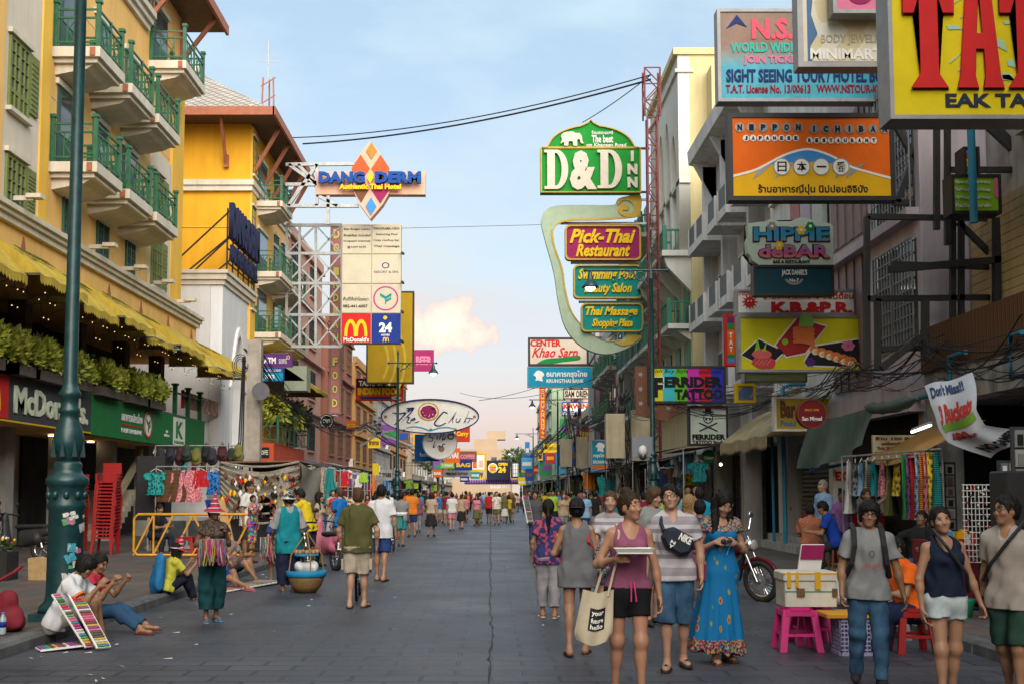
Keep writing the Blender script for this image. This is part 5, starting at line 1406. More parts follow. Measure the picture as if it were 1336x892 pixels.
def cable_run(lab,pts,n,spread,r=.014):
    m_=MB()
    for k in range(n):
        pr=None;o_=[Vector((q.uniform(-spread,spread),0,q.uniform(-spread,spread)))for _ in pts];ln=[]
        for i in range(len(pts)-1):ln+=catenary(Vector(pts[i])+o_[i],Vector(pts[i+1])+o_[i+1],q.uniform(.05,.55),8)[:-1 if i<len(pts)-2 else None]
        m_.tube(ln,r*q.uniform(.7,1.5),WIRE,5)
    m_.v and solo(m_,'cable_bundle',lab,'cables','black cable bundles strung along the shopfronts')
cable_run('thick tangle of black cables along the right shopfronts near the bamboo fence',[(8.1,11,4.0),(8.0,16.5,3.85),(7.9,20.5,4.1),(7.7,25,4.3),(7.6,30,4.4),(6.2,37,4.6),(5.4,46,5.2)],18,.40,.009)
cable_run('sparser cables continuing past the transformer cabinets',[(5.4,46,5.6),(5.3,60,5.4),(5.2,74,6.2),(5.2,100,6),(5.2,140,6)],14,.4,.02)
cable_run('cables on the left from the concrete pole to the far lamp posts',[(-7.0,33.5,5.6),(-7.3,48,4.6),(-6.6,63,5.4),(-6.4,90,5.3),(-6.2,125,5.4)],10,.3)
def single(lab,a,b,sag,r=.03):
    m_=MB();m_.tube(catenary(a,b,sag,24),r,WIRE,5);solo(m_,'overhead_wire',lab,'wire')
single('upper overhead wire from the red mast towards the hotel roof',P(849,98,50),P(380,180,62),.6,.03)
single('lower thicker overhead wire from the red mast to the left',P(849,104,50),P(395,188,62),.5,.045)
single('thin wire from the red mast down behind the green inn sign',P(849,98,50),P(760,160,60),.1,.025)
single('thin overhead wire crossing low over the street beside the oval sign',P(445,300,60),P(840,290,58),-.0,.012)
single('low wire from the left lamp to the lamp past the transformer',P(625,522,75),P(700,505,85),.1,.02)
single('long slack wire from the steel lattice to the striped tattoo sign',P(600,512,66),P(840,465,40),.8,.012)
mst=root('lattice_mast','red painted lattice mast with a wider head beside the green inn sign','mast',(7.05,50,0));m_=MB();MR=mat('mast_red',(.13,.016,.016),.6,.2,3);x,y=P(853,400,50).x,50
zt=P(848,155,50).z;zh=P(848,92,50).z
for(a,z0,z1)in((.22,3,zt),(.34,zt,zh)):
    for dx in(-a,a):
        for dy in(-a,a):m_.bar((x+dx,y+dy,z0),(x+dx,y+dy,z1),.07,MR)
    st_=.62;nn=int((z1-z0)/st_)
    for k in range(nn):
        zz=z0+(z1-z0)*k/nn;zn=z0+(z1-z0)*(k+1)/nn;sg=1 if k%2 else-1
        for dy in(-a,a):m_.bar((x-a*sg,y+dy,zz),(x+a*sg,y+dy,zn),.045,MR)
        for dx in(-a,a):m_.bar((x+dx,y-a*sg,zz),(x+dx,y+a*sg,zn),.045,MR);
        m_.bar((x-a,y-a,zn),(x+a,y-a,zn),.045,MR)
m_.build('lattice',mst)
an=root('antenna','thin red and white antenna mast behind the orange roof','antenna',(-13,62,23));m_=MB()
for dx,dy in((-.4,0),(.4,0),(0,.5)):m_.bar((-12.3+dx,62+dy,20),(-12.3+dx*.7,62+dy*.7,24.5),.08,RUST)
for z in(22,23,24):m_.bar((-12.7,62,z),(-11.9,62,z+.5),.05,RUST)
m_.bar((-12.3,62,24),(-12.3,62,26.6),.04,STEEL);m_.bar((-12.9,62,25.4),(-11.7,62,25.4),.03,STEEL);m_.build('antenna_frame',an)

# the street goes on behind the camera: unseen blocks added to shade it
shophouse('plain unseen shophouse added for shade on the right behind the camera',1,8.3,-60,8.9,15,(0.40,0.36,0.33),4,4,seed=31,acs=0,blank=True)
shophouse('plain unseen shophouse added for shade on the left behind the camera',-1,-11.2,-60,9.9,16,(0.50,0.38,0.22),4,4,seed=32,acs=0,blank=True)
bh=root('shophouse','wide unseen block added for shade, closing the street behind the camera','building',(0,-66,0));m_=MB();m_.box(-30,30,-72,-61,0,15,mat('wall_behind',(.4,.36,.32),.8,.1));m_.build('wall',bh)
# ---------------------------------------------------------------- hanging signs
ORNG=pm('sign_orange',(0.72,0.13,0.008));GOLD=pm('sign_gold',(0.55,0.33,0.012));SILV=mat('sign_silver',(.26,.26,.26),.5,.2,3,.3);MAG=pm('sign_magenta',(0.30,0.02,0.10));PINK=pm('sign_pink',(0.65,0.18,0.30));PURP=pm('sign_purple',(0.10,0.03,0.16));MINT=pm('sign_mint',(0.50,0.62,0.54));SALM=pm('sign_salmon',(0.72,0.42,0.30));BRN=pm('sign_brown',(0.16,0.07,0.04));LIME=pm('sign_lime',(0.26,0.52,0.03));SKYB=pm('sign_sky_blue',(0.05,0.25,0.60));DTEAL=pm('sign_dark_teal',(0.01,0.055,0.08));OYEL=pm('sign_ochre',(0.72,0.40,0.01))

# -- right, nearest first
s=Sign('hanging_sign','large yellow sign with huge red capital letters',1158,-95,1470,156,16,pm('tat_yellow',(0.66,0.52,0.008)),SILV,.45,.06)
def tpoly(cx,y0,y1,w,st):  # slab serif T, pixel coordinates
    h=(y1-y0);a=w/2
    return[(cx-a,y0),(cx+a,y0),(cx+a,y0+h*.42),(cx+a-14,y0+h*.42),(cx+a-22,y0+h*.26),(cx+st,y0+h*.26),(cx+st,y1-h*.11),(cx+st+12,y1),(cx-st-12,y1),(cx-st,y1-h*.11),(cx-st,y0+h*.26),(cx-a+22,y0+h*.26),(cx-a+14,y0+h*.42),(cx-a,y0+h*.42)]
def apoly(cx,y0,y1,w):
    h=y1-y0;a=w/2
    return[[(cx-a*.42,y0),(cx+a*.42,y0),(cx+a*.86,y1-h*.10),(cx+a,y1),(cx+a*.12,y1),(cx+a*.22,y1-h*.10),(cx+a*.18,y1-h*.30),(cx-a*.18,y1-h*.30),(cx-a*.24,y1-h*.10),(cx-a*.10,y1),(cx-a,y1),(cx-a*.86,y1-h*.10)],[(cx,y0+h*.2),(cx-a*.14,y1-h*.42),(cx+a*.14,y1-h*.42)]]
for lp in([tpoly(1209,-50,117,66,12)],apoly(1275,-50,117,60),[tpoly(1335,-50,117,66,12)],[tpoly(1420,-50,117,66,12)]):
    s.p([[(x+2,y+1.5)for x,y in l_]for l_ in lp],pm('letter_edge_dark',(.10,.008,.01)),lift=.02,ext=.01,name='letter_edge');s.p(lp,RED,lift=.05,ext=.02,name='lettering')  # darker copy of each letter, offset behind it
LGR=pm('tat_leaf',(0.35,0.55,0.40));q=random.Random(5)
for k in range(16):
    u,v=(1243 if k%2 else 1308)+q.uniform(-10,12),q.uniform(5,105);a=q.uniform(-1,1);s.p([[(u,v),(u+8*math.cos(a)+4,v+7*math.sin(a)-3),(u+22*math.cos(a),v+22*math.sin(a)),(u+6*math.cos(a)-4,v+9*math.sin(a)+3)]],LGR,lift=.009,ext=.003)
s.t('EAK TATTOO',1230,123,1425,141,pm('letter_blueblack',(.02,.03,.06)),bold=.035)
s=Sign('hanging_sign','weathered white sign with peeling face and rusty blotches',1040,-30,1160,88,20,pm('peeled_white',(0.62,0.58,0.48)),SILV,.3,.10)
PEEL=pattern('peeling_paint','blotch',[(0.66,0.62,0.50),(0.60,0.52,0.33),(0.68,0.66,0.58),(0.62,0.58,0.46)],2.5)
s.r(1053,-20,1160,80,PEEL,lift=.004,ext=.002);s.p([[(1053,-20),(1063,-20),(1058,20),(1066,45),(1056,62),(1058,80),(1053,80)]],pm('faded_blue',(.08,.16,.30)),lift=.012)
s.t('BODY JEWELRY',1070,46,1155,60,pm('faded_letter',(.45,.40,.28)),bold=.02);s.t('MINIMART',1056,64,1150,78,WHT,bold=.03)
s=Sign('hanging_sign','pink framed sign above the weathered white one',1086,-40,1158,18,19.6,PINK,SILV,.25,.07);s.p([arc(1122,-6,16,12)],MAG,lift=.01)
def graded(name,stops,z0,z1):
    m,n,l,b=nodes_of(name);t=n.new('ShaderNodeTexCoord');sp=n.new('ShaderNodeSeparateXYZ');l.new(t.outputs['Generated'],sp.inputs[0]);r=ramp(n,l,sp.outputs[2],stops)
    x=tex(n,l,'Noise',4);r2=ramp(n,l,x.outputs[0],[(.35,(.8,.8,.8)),(.65,(1.1,1.1,1.1))]);l.new(mul(n,l,r.outputs[0],r2.outputs[0]),b.inputs['Base Color']);b.inputs['Roughness'].default_value=.5;return m
s=Sign('hanging_sign','wide travel agency sign printed brown over turquoise',936,12,1178,133,24,graded('print_brown_turquoise',[(0,(.02,.34,.46)),(.36,(.02,.34,.46)),(.5,(.18,.22,.20)),(.62,(.22,.11,.07)),(1,(.20,.12,.08))],0,1),SILV,.3,.07)
s.t('N.S.',981,24,1035,52,pm('letter_pinkred',(.75,.10,.16)),bold=.04);s.t('WORLD WIDE',953,56,1038,69,pm('letter_aqua',(.05,.45,.38)),bold=.04);s.t('JOIN TICKET',970,73,1046,86,PINK,bold=.04)
s.t('SIGHT SEEING TOUR / HOTEL BOOKING',947,91,1196,108,pm('letter_navy2',(.02,.035,.15)),bold=.03,ext=.01);s.t('T.A.T. License No. 13/00613   WWW.NSTOUR-KHAOSAN.COM',946,111,1206,122,pm('letter_maroon',(.28,.01,.03)),bold=.025)
s.p([[(948,38),(962,20),(975,36),(962,31)]],pm('letter_navy2',(.02,.035,.15)),lift=.01)
s=Sign('hanging_sign','orange Japanese restaurant sign with blue mountain',950,148,1167,262,22,ORNG,BLACK,.25,.09)
mt_=[(955,229),(985,221),(1020,203),(1045,195),(1062,195),(1085,203),(1110,217),(1140,226),(1163,232)]
s.p([mt_+[(1163,257),(955,257)]],OYEL,lift=.006);s.p([smooth(mt_[2:6]+[(1098,212)])+[(1080,214),(1060,211),(1045,216),(1030,212),(1000,216)]],SKYB,lift=.012)
s.p([smooth(mt_,4)+[(x,y+3)for x,y in smooth(mt_,4)[::-1]]],WHT,lift=.016)
for u in(990,1018,1096,1110):s.p([[(u,219),(u+18,214),(u+2,228),(u-8,234)]],SILV,lift=.013)
for k,ch in enumerate('NIPPON'):u=965.5+k*15.3;s.e(u,167,6.2,6.2,SILV,lift=.01);s.t(ch,u-3,163,u+3,171,BLK,bold=.05,lift=.02)
for k,ch in enumerate('ICHIBAN'):u=1062.5+k*15.4;s.e(u,169,6.2,6.2,SILV,lift=.01);s.t(ch,u-3+(2 if ch=='I' else 0),165,u+3-(2 if ch=='I' else 0),173,BLK,bold=.05,lift=.02)
for k,ch in enumerate('JAPANESE'):u=973.5+k*9.3;s.e(u,181,4.2,4.2,WHT,lift=.01);s.t(ch,u-2,178.5,u+2,183.5,BLK,bold=.05,lift=.02)
for k,ch in enumerate('RESTAURANT'):u=1056.5+k*9.3;s.e(u,184,4.2,4.2,WHT,lift=.01);s.t(ch,u-2,181.5,u+2,186.5,BLK,bold=.05,lift=.02)
for k,ch in enumerate('日本一番'):u=1019.5+k*25.6;s.e(u,218.5,11.4,11.4,SILV,lift=.018);s.e(u,218.5,10,10,WHT,lift=.022);s.t(ch,u-6,212 if ch!='一' else 217.5,u+6,225 if ch!='一' else 219.5,BLK,bold=.01,lift=.03)
s.t('ร้านอาหารญี่ปุ่น นิปปอนอิจิบัง',988,241,1131,255,BLK,bold=.025)
s.bars([((1167,155),(1236,157)),((1167,262),(1236,264)),((1234,156),(1234,264)),((1172,158),(1228,262)),((1213,158),(1172,262))],BLACK,.11)
# empty black steel frames
fr=root('steel_gantry','empty black steel sign frame over the right pavement','frame',(8,20,4));m_=MB()
def pb(segs,Y,w):
    for a,b in segs:m_.bar(P(*a,Y),P(*b,Y),w,BLACK)
pb([((1131,283),(1334,286)),((1131,283),(1131,478)),((1131,390),(1312,388)),((1164,345),(1336,350)),((1243,288),(1243,455)),((1254,288),(1254,455)),((1250,290),(1306,345)),((1148,455),(1300,452)),((1145,390),(1145,482)),((1276,420),(1276,455))],21,.10);pb([((1300,285),(1300,470)),((1160,352),(1340,336)),((1207,392),(1207,470)),((1150,480),(1200,440))],20.5,.12);pb([((1236,155),(1236,320)),((1222,155),(1222,300)),((1277,155),(1320,195)),((1290,155),(1325,192)),((1238,222),(1320,222))],20.8,.10)
m_.build('steel_frame',fr)
s=Sign('hanging_sign','psychedelic bar sign with cut-out cloud outline',976,283,1088,346,24.2,MINT,None,.25,0,outline=[(976,292),(990,290),(1000,289),(1008,285),(1016,289),(1032,289),(1044,284),(1056,285),(1066,291),(1080,291),(1087,294),(1087,346),(990,346),(981,340),(979,334),(975,330),(974,314),(977,308)])
s.p([[(975,290),(1008,284),(1050,283),(1088,292),(1088,347),(985,347),(973,332)]],BLK,lift=-.26,ext=.003)
RAINB=graded('rainbow_print',[(0,(.01,.15,.42)),(.35,(.02,.35,.55)),(.5,(.60,.45,.05)),(.62,(.55,.08,.25)),(.8,(.02,.30,.50)),(1,(.01,.12,.35))],0,1)
s.t('HIPPIE',982,296,1083,316,BLK,bold=.075,lift=.010);s.t('HIPPIE',983,297,1082,315,RAINB,bold=.04,lift=.026);s.t('deBAR',988,319,1083,338,BLK,bold=.075,lift=.010);s.t('deBAR',989,320,1082,337,RAINB,bold=.04,lift=.026);s.t('BAR & RESTAURANT',1008,340,1056,344,BLK,bold=.03)
for u,v,mm_ in((1007,296,SILV),(1057,296,GRN),(1045,301,YEL),(1016,321,YEL)):
    for k in range(6):s.e(u+4*math.cos(k*1.05),v+4*math.sin(k*1.05),2.2,2.2,mm_,lift=.034)
    s.e(u,v,2,2,WHT,lift=.042)
s=Sign('hanging_sign','dark teal whiskey sponsor panel under the psychedelic bar sign',983,346,1088,386,24.2,DTEAL,BLACK,.25,.05)
s.t("JACK DANIEL'S",1020,352,1053,361,WHT,bold=.02);s.p([arc(1036,363,12,9,10,170,16)+arc(1036,363,9,6,170,10,16)],SILV,lift=.01);s.t('No.7',1030,364,1042,368,WHT,bold=.02)
s=Sign('hanging_sign','white silver shop sign with red initials and sun face',960,378,1129,411,25.8,WHT,SILV,.25,.05)
for k in range(12):a=k*.5236;s.p([[(978+6*math.cos(a-.2),394+6*math.sin(a-.2)),(978+11*math.cos(a),394+11*math.sin(a)),(978+6*math.cos(a+.2),394+6*math.sin(a+.2))]],RED,lift=.008)
s.e(978,394,6.4,6.4,RED,lift=.012);s.e(976,393,.9,1,WHT,lift=.02);s.e(980,393,.9,1,WHT,lift=.02);s.t('STERLING SILVER',964,381,994,385,RED);s.t('ร้านเค.บี.&พี.อาร์ ยินดีต้อนรับ',996,381,1126,390,RED,bold=.02);s.t('K.B.&P.R.',1006,394,1112,409,RED,bold=.05)
s=Sign('hanging_sign','yellow sushi picture sign with three plates',963,411,1129,485,25.6,pm('sushi_yellow',(.62,.56,.015)),SILV,.25,.06)
SALMON=pm('sushi_salmon',(.75,.20,.06));TUNA=pm('sushi_tuna',(.55,.06,.07));PLATE=pm('plate_black',(.02,.018,.02));RICE=pm('rice_white',(.75,.72,.65));PLR=pm('plate_red',(.38,.03,.03))
s.p([[(965,463),(990,441),(1025,459),(1000,482)]],WHT,lift=.006);s.p([[(967,463),(990,443),(1022,459),(1000,480)]],PLATE,lift=.012);s.p([[(1010,450),(1040,413),(1080,425),(1052,462),(1025,467)]],WHT,lift=.006);s.p([[(1012,450),(1041,415),(1078,426),(1050,460),(1026,465)]],PLR,lift=.012);s.p([[(1048,470),(1060,450),(1122,441),(1124,472),(1112,480),(1050,478)]],WHT,lift=.006);s.p([[(1050,470),(1062,452),(1120,443),(1122,471),(1110,478),(1052,476)]],PLATE,lift=.012)
s.p([smooth([(980,474),(984,467),(996,466),(1008,468),(1011,474),(1006,480),(990,480),(980,474)],4)],TUNA,lift=.02);s.p([smooth([(980,462),(986,456),(998,456),(1006,461),(1002,467),(986,467),(980,462)],4)],pm('sushi_tuna_pale',(.62,.13,.12)),lift=.026);[s.p([stroke([(984+5*k,476),(990+5*k,469)],.9)],pm('tuna_vein',(.7,.25,.22)),lift=.03)for k in range(4)];s.p([[(984,458),(988,440),(991,456)]],LIME,lift=.03);s.p([[(994,458),(1000,446),(998,459)]],LIME,lift=.03)
for k in range(4):s.p([smooth([(1034,428+k*5.5),(1048,424+k*5.5),(1062,428+k*6),(1060,433+k*6),(1046,430+k*6),(1035,433+k*5)],4)],SALMON,lift=.02+.004*k)
s.p([smooth([(1042,426),(1045,412),(1056,410),(1062,420),(1060,427)],4)],pm('garnish_green',(.25,.5,.12)),lift=.04);s.e(1024,446,4,4,LIME,lift=.02)
for k in range(6):s.e(1062+k*9.2,456+k*3.2,6+k*.5,5+k*.4,SALMON,lift=.02+.004*k);s.e(1063+k*9.2,459+k*3.2,4.4,4,RICE,lift=.023+.004*k);s.e(1063.5+k*9.2,459+k*3.2,2,2,YEL,lift=.026+.004*k)
for k in range(6):s.e(1106+5*math.cos(k),451+4*math.sin(k),4,3.2,PINK,lift=.02+.003*k);s.e(1056+4*math.cos(k),472+3*math.sin(k),3,3,PURP,lift=.02+.003*k)
s.bars([((1129,383),(1150,383)),((1129,482),(1150,482))],BLACK,.08)
s=Sign('hanging_sign','blank pale green light box under the sushi sign',971,486,1053,498,26.5,MINT,SILV,.3,.03)
s=Sign('hanging_sign','narrow rainbow striped sign on the apartment block',946,410,961,477,29,ORNG,RED,.2,.05);s.r(949,414,958,422,PURP);s.r(949,422,958,430,GRN);s.r(949,462,958,467,GRN);s.r(949,467,958,473,SKYB);s.t('T\nA\nT',951,434,956,459,WHT,bold=.05)
s=Sign('hanging_sign','bright striped tattoo parlour sign',845,477,947,526,37.2,WHT,BLACK,.3,.08)
cols=[(.60,.55,.02),(.05,.45,.50),(.12,.45,.03),(.55,.03,.40),(.60,.02,.04),(.03,.04,.45)]
for k,c in enumerate(cols):s.r(849+k*15.8,480,849+(k+1)*15.8,523,pm('stripe_%d'%k,c),lift=.004,ext=.003)
s.t('Rich Boy Style',850,481,898,487,BLK,shear=.2);s.t('เฟอร์ไรเดอร์',912,481,942,487,BLK,shear=.2);s.t('F',851,491,866,519,WHT,bold=.06,lift=.012);s.t('F',853,492,865,518,BLK,bold=.05,lift=.025);s.t('ERRIDER',867,491,943,505,BLK,bold=.06);s.t('TATTOO',880,507,943,521,BLK,bold=.06)
m_=MB();pts=[(829,477),(845,477),(845,526),(898,526),(868,549),(830,540)];m_.prism([(s.X(u),s.Z(v))for u,v in pts],1,s.Y+.05,s.Y+.25,BRN);m_.build('corner_board',s.rt)
for u,v in((836,488),(836,507),(836,526),(853,533),(872,532)):
    s.p([[(u+(4.6 if k%2==0 else 1.7)*math.cos(k*.6283),v+(4.6 if k%2==0 else 1.7)*math.sin(k*.6283))for k in range(10)]],SILV,lift=-.03)
s=Sign('hanging_sign','pale square tattoo studio sign with skull and crossed tools',898,529,950,581,37.5,pm('pale_mint',(.55,.66,.58)),BLACK,.25,.07)
s.t('FERRIDER',903,566,946,573,BLK,bold=.05);s.t('TATTOO Studio',903,574,946,579,BLK,bold=.04);s.e(924,545,6.5,7,BLK,.8,lift=.01);s.e(921.5,546,1.5,1.7,BLK);s.e(926.5,546,1.5,1.7,BLK);s.r(917,536,931,538,BLK);s.r(920,532,928,536,BLK);s.t('Custom Tattoo Design & Body Piercing',901,531,947,534,RED)
for sg in(1,-1):s.p([stroke([(924-12*sg,551),(924+12*sg,562)],1.8)],BLK,lift=.012)
s=Sign('hanging_sign','round green beer sign below the tattoo studio sign',916,586,933,603,36.8,KG,None,.15,0,outline=arc(924.5,594.5,8.5,8.5,n=20));s.t('Chang',918,594,931,600,WHT,bold=.04)
# inn sign, restaurant frame
GG=pm('inn_green',(.012,.25,.03));CRM=pm('letter_cream',(.66,.58,.48));GLD=pm('gilt',(.50,.34,.06))
dome=[(705,252),(705,193),(713,193)]+[(771-56*math.cos(RD(a)),193-29*math.sin(RD(a)))for a in range(12,80,9)]+[(768,160),(771,156),(774,160)]+[(771-56*math.cos(RD(a)),193-29*math.sin(RD(a)))for a in range(102,172,9)]+[(829,193),(836,193),(836,252)]
s=Sign('hanging_sign','domed green inn sign with white elephant',705,156,836,252,58,GG,None,.5,0,outline=dome)
cxd,cyd=770.5,206
s.p([dome,[(cxd+(u-cxd)*.972,cyd+(v-cyd)*.968)for u,v in dome][::-1]],GLD,lift=.05,ext=.05,name='frame');s.r(708,192,833,194.5,GLD,lift=.03,ext=.03)
def big_d(u0,u1,v0,v1):
    w_=u1-u0;vm=(v0+v1)/2;h_=(v1-v0)/2;o=[(u0,v0),(u0+w_*.5,v0)]+[(u0+w_*.5+w_*.5*math.sin(RD(a)),vm-h_*math.cos(RD(a)))for a in range(10,171,10)]+[(u0+w_*.5,v1),(u0,v1),(u0,v1-h_*.14),(u0+w_*.12,v1-h_*.14),(u0+w_*.12,v0+h_*.14),(u0,v0+h_*.14)]
    i=[(u0+w_*.44,v0+h_*.16),(u0+w_*.44,v1-h_*.16)]+[(u0+w_*.46+w_*.26*math.sin(RD(a)),vm+h_*.84*math.cos(RD(a)))for a in range(10,171,10)]
    return[o,i]
s.p(big_d(710,741,197,248),CRM,lift=.10,ext=.08,name='lettering');s.p(big_d(779,811,197,247),CRM,lift=.10,ext=.08,name='lettering');s.t('&',743,198,778,249,CRM,bold=.05,lift=.1,ext=.08);s.t('I\nN\nN',818,198,831,246,CRM,bold=.06,lift=.1,ext=.06)
s.t('The best',772,177,800,187,WHT,bold=.03,lift=.04);s.t('on Khaosan Road',765,187.5,817,192,WHT,bold=.02,lift=.04);s.t('ร้านเดอะเบสต์',772,171,800,176,WHT,bold=.02,lift=.04)
ele=smooth([(731,189),(733,183),(732,178),(737,174),(747,173),(751,175),(756,175),(759,179),(760,186),(762,188),(758,188),(756,183),(753,184),(753,191),(748,191),(747,186),(742,186),(741,191),(736,191),(736,186)],4);s.p([ele],CRM,lift=.08,ext=.05)
s.bars([((836,193),(848,193)),((836,250),(848,250))],MR,.1)
s=Sign('hanging_sign','tall curled pale green frame holding three shop plaques',707,258,836,462,58.6,MINT,None,.5,0,board=False)
out_=[(836,282),(812,285),(780,287),(760,287),(742,288),(728,292),(722,302),(724,322),(734,352),(738,380),(747,410),(768,434),(790,446),(808,445),(818,436),(836,440),(826,450),(800,461),(778,461),(755,450),(737,428),(728,395),(722,355),(710,310),(706,288),(712,276),(726,270),(760,269),(800,269),(806,262),(820,258),(836,257)]
s.p([smooth(out_,4)],pm('frame_mint',(.36,.46,.33)),lift=.0,ext=.2,name='board');s.p([smooth(out_[:14],5)+[(x-2.6,y-1)if y>300 else(x,y+2.6)for x,y in smooth(out_[:14],5)][::-1]],GLD,lift=.22,ext=.03,name='gilt_edge');s.p([smooth([(806,270),(806,262),(818,258),(836,257),(835,282),(822,286),(810,282),(806,274),(812,268),(820,270),(819,276),(813,276),(815,280),(824,279),(827,271),(820,264),(812,264)],4)],GLD,lift=.24,ext=.04,name='scroll');s.p([[(818,436),(836,440),(823,450),(810,452),(800,448),(814,446)]],GLD,lift=.22,ext=.05)
s.bars([((732,291),(846,291)),((745,343),(846,343)),((755,394),(846,394)),((836,260),(848,260)),((790,445),(848,400))],WHITE,.12)
for lab,(u0,v0,u1,v1),c,l1,l2,cut in(('maroon restaurant plaque with yellow script in the curled frame',(737,294,836,340),MAG,'Pick-Thai','Restaurant',0),('teal salon plaque with yellow script in the curled frame',(748,346,838,390),TEAL,'Swimming Pool','Beauty Salon',0),('lowest teal massage plaque with yellow script in the curled frame',(758,396,839,433),TEAL,'Thai Massage','Shopping Plaza',0)):
    r_=6;rr=[p_ for cx_,cy2,a0 in((u0+r_,v0+r_,180),(u1-r_,v0+r_,270),(u1-r_,v1-r_,0),(u0+r_,v1-r_,90))for p_ in arc(cx_,cy2,r_,r_,a0,a0+90,5)]
    s=Sign('hanging_sign',lab,u0,v0,u1,v1,58.2,c,None,.3,0,outline=rr,group='plaques in the curled frame');cu,cv=(u0+u1)/2,(v0+v1)/2
    s.p([rr,[(cu+(u-cu)*.955,cv+(v-cv)*.91)for u,v in rr][::-1]],GLD,lift=.06,ext=.06,name='frame');h_=(v1-v0);s.t(l1,u0+6,v0+h_*.12,u1-7,v0+h_*.52,YEL,bold=.035,shear=.35,lift=.05,ext=.04);s.t(l2,u0+14,v0+h_*.54,u1-14,v0+h_*.90,YEL,bold=.035,shear=.35,lift=.05,ext=.04)
s=Sign('hanging_sign','cream centre sign with red and green script',689,440,768,477,84,pm('cream_sign',(.62,.52,.42)),BLACK,.4,.15);s.t('CENTER',692,443,732,452,RED,bold=.04);s.t('Khao Sarn',694,453,754,466,RED,shear=.4,bold=.02);s.p([smooth([(700,474),(712,468),(735,466),(754,463),(756,469),(735,472),(716,475)],4)],GRN,lift=.01)
s.bars([((768,440),(790,440)),((768,476),(790,476)),((768,476),(790,440))],BLACK,.14)
def bird(s_,u,v,r,m=WHT):s_.p([smooth([(u-r,v-r*.2),(u-r*.3,v-r),(u+r*.6,v-r*.8),(u+r,v-r*.2),(u+r*.6,v+r*.3),(u+r*.7,v+r),(u-r*.2,v+r*.8),(u-r*.6,v+r*.9),(u-r*.5,v+r*.2)],4)],m,lift=.02)
s=Sign('hanging_sign','turquoise bank sign with white bird crest',688,478,773,505,83,CYAN,SILV,.5,.05);bird(s,703,490,7);s.t('ธนาคารกรุงไทย',713,483,766,493,WHT,bold=.03);s.t('KRUNGTHAI BANK',713,494,762,499,WHT,bold=.03)
s=Sign('hanging_sign','small turquoise exchange sign hanging near the transformer',771,573,795,614,60,CYAN,SILV,.3,.06);bird(s,783,583,6);s.t('กรุงไทย',774,591,792,597,WHT,bold=.03);s.t('EXCHANGE',774,600,792,604,WHT,bold=.04);s.r(773,606,793,611,ORNG)
s=Sign('hanging_sign','long guest house lettering board on the peach block',735,507,780,520,118,pm('peach_board',(.60,.50,.40)),BLACK,.3,.1);s.t('SIAM ORIENTAL',737,509,779,518,BLK,bold=.04)
s=Sign('hanging_sign','vertical orange inn sign with dark letters',704,505,712,572,110,OYEL,RED,.3,.12);s.t('\n'.join('ORIENTALINN'),706,508,710.5,569,PURP,bold=.04)
s=Sign('hanging_sign','white guest house sign with blue and red letters',733,524,769,542,112,WHT,BLU,.3,.1);s.t('KAWIN',735,526,767,533,RED,bold=.05);s.t('GUEST HOUSE',735,535,767,540,BLU,bold=.04)
s=Sign('hanging_sign','small yellow inn sign on the right in the distance',709,578,730,590,120,YEL,None,.3,0);s.t('SIAM ORIENTAL INN',711,582,728,586,BRN,bold=.02)
for i,(u0,v0,u1,v1,Y,c,lab)in enumerate(((732,565,739,576,125,OYEL,'tiny ochre sign beside the distant transformer'),(731,575,741,585,122,PURP,'tiny purple and white sign beside the distant transformer'),(702,586,708,600,150,YEL,'narrow yellow banner by the green building'),(685,576,691,592,170,SKYB,'small blue and red convenience sign far on the right'),(770,616,790,626,66,LIME,'dark green signboard under the turquoise exchange sign'),(676,622,686,632,190,YEL,'tiny yellow sign in the far distance right of the road'))):
    s=Sign('hanging_sign',lab,u0,v0,u1,v1,Y,c,None,.25,0);s.r(u0+1,(v0+v1)/2,u1-1,v1-2,WHT if i!=2 else PURP)

# -- left
s=Sign('hanging_sign','salmon hotel sign with blue letters and woven diamond',413,224,555,254,55,SALM,None,.5,0)
dia=[(483,186),(495,200),(506,222),(508,224),(508,254),(500,268),(484,287),(470,268),(463,254),(461,240),(459,224),(470,202)]
m_=MB();m_.prism([(s.X(u),s.Z(v))for u,v in dia],1,s.Y-.2,s.Y+.4,SALM);m_.build('diamond_board',s.rt)
for(u,v,ru,rv,c)in((485,199,7,11,pm('woven_gold',(.45,.22,.04))),(471,222,12,18,pm('woven_red',(.55,.10,.03))),(497,222,12,18,pm('woven_red',(.55,.10,.03))),(472,249,10,17,BRN),(497,249,12,18,MAG),(485,271,7,12,SKYB)):s.p([[(u-ru,v),(u,v-rv),(u+ru,v),(u,v+rv)]],c,lift=.23,ext=.02)
LB=pm('letter_blue',(.012,.07,.30));s.t('DANG',417,227,477,242,LB,bold=.06,lift=.34,ext=.1);s.t('DERM',490,227,550,242,LB,bold=.06,lift=.34,ext=.1);s.p([[(480,235),(484,226),(488,235),(484,243)]],YEL,lift=.34,ext=.06);s.t('Authentic Thai Hotel',444,243,524,250,YEL,bold=.05,lift=.34,ext=.06)
s.bars([((372,214),(470,213)),((372,240),(413,240)),((372,268),(468,268)),((388,214),(413,240)),((376,268),(413,214)),((413,214),(413,268)),((413,240),(376,214)),((413,254),(440,268)),((428,254),(428,292))],STEEL,.16)
lat=root('sign_lattice','tall galvanised steel lattice beside the pale grid sign','frame',(-9,57,5));m_=MB();Yl=57
for v in(294,331,370,411,452):m_.bar(P(374,v,Yl),P(446,v,Yl),.14,STEEL)
for u in(374,391,412,446):m_.bar(P(u,294,Yl),P(u,452,Yl),.12,STEEL)
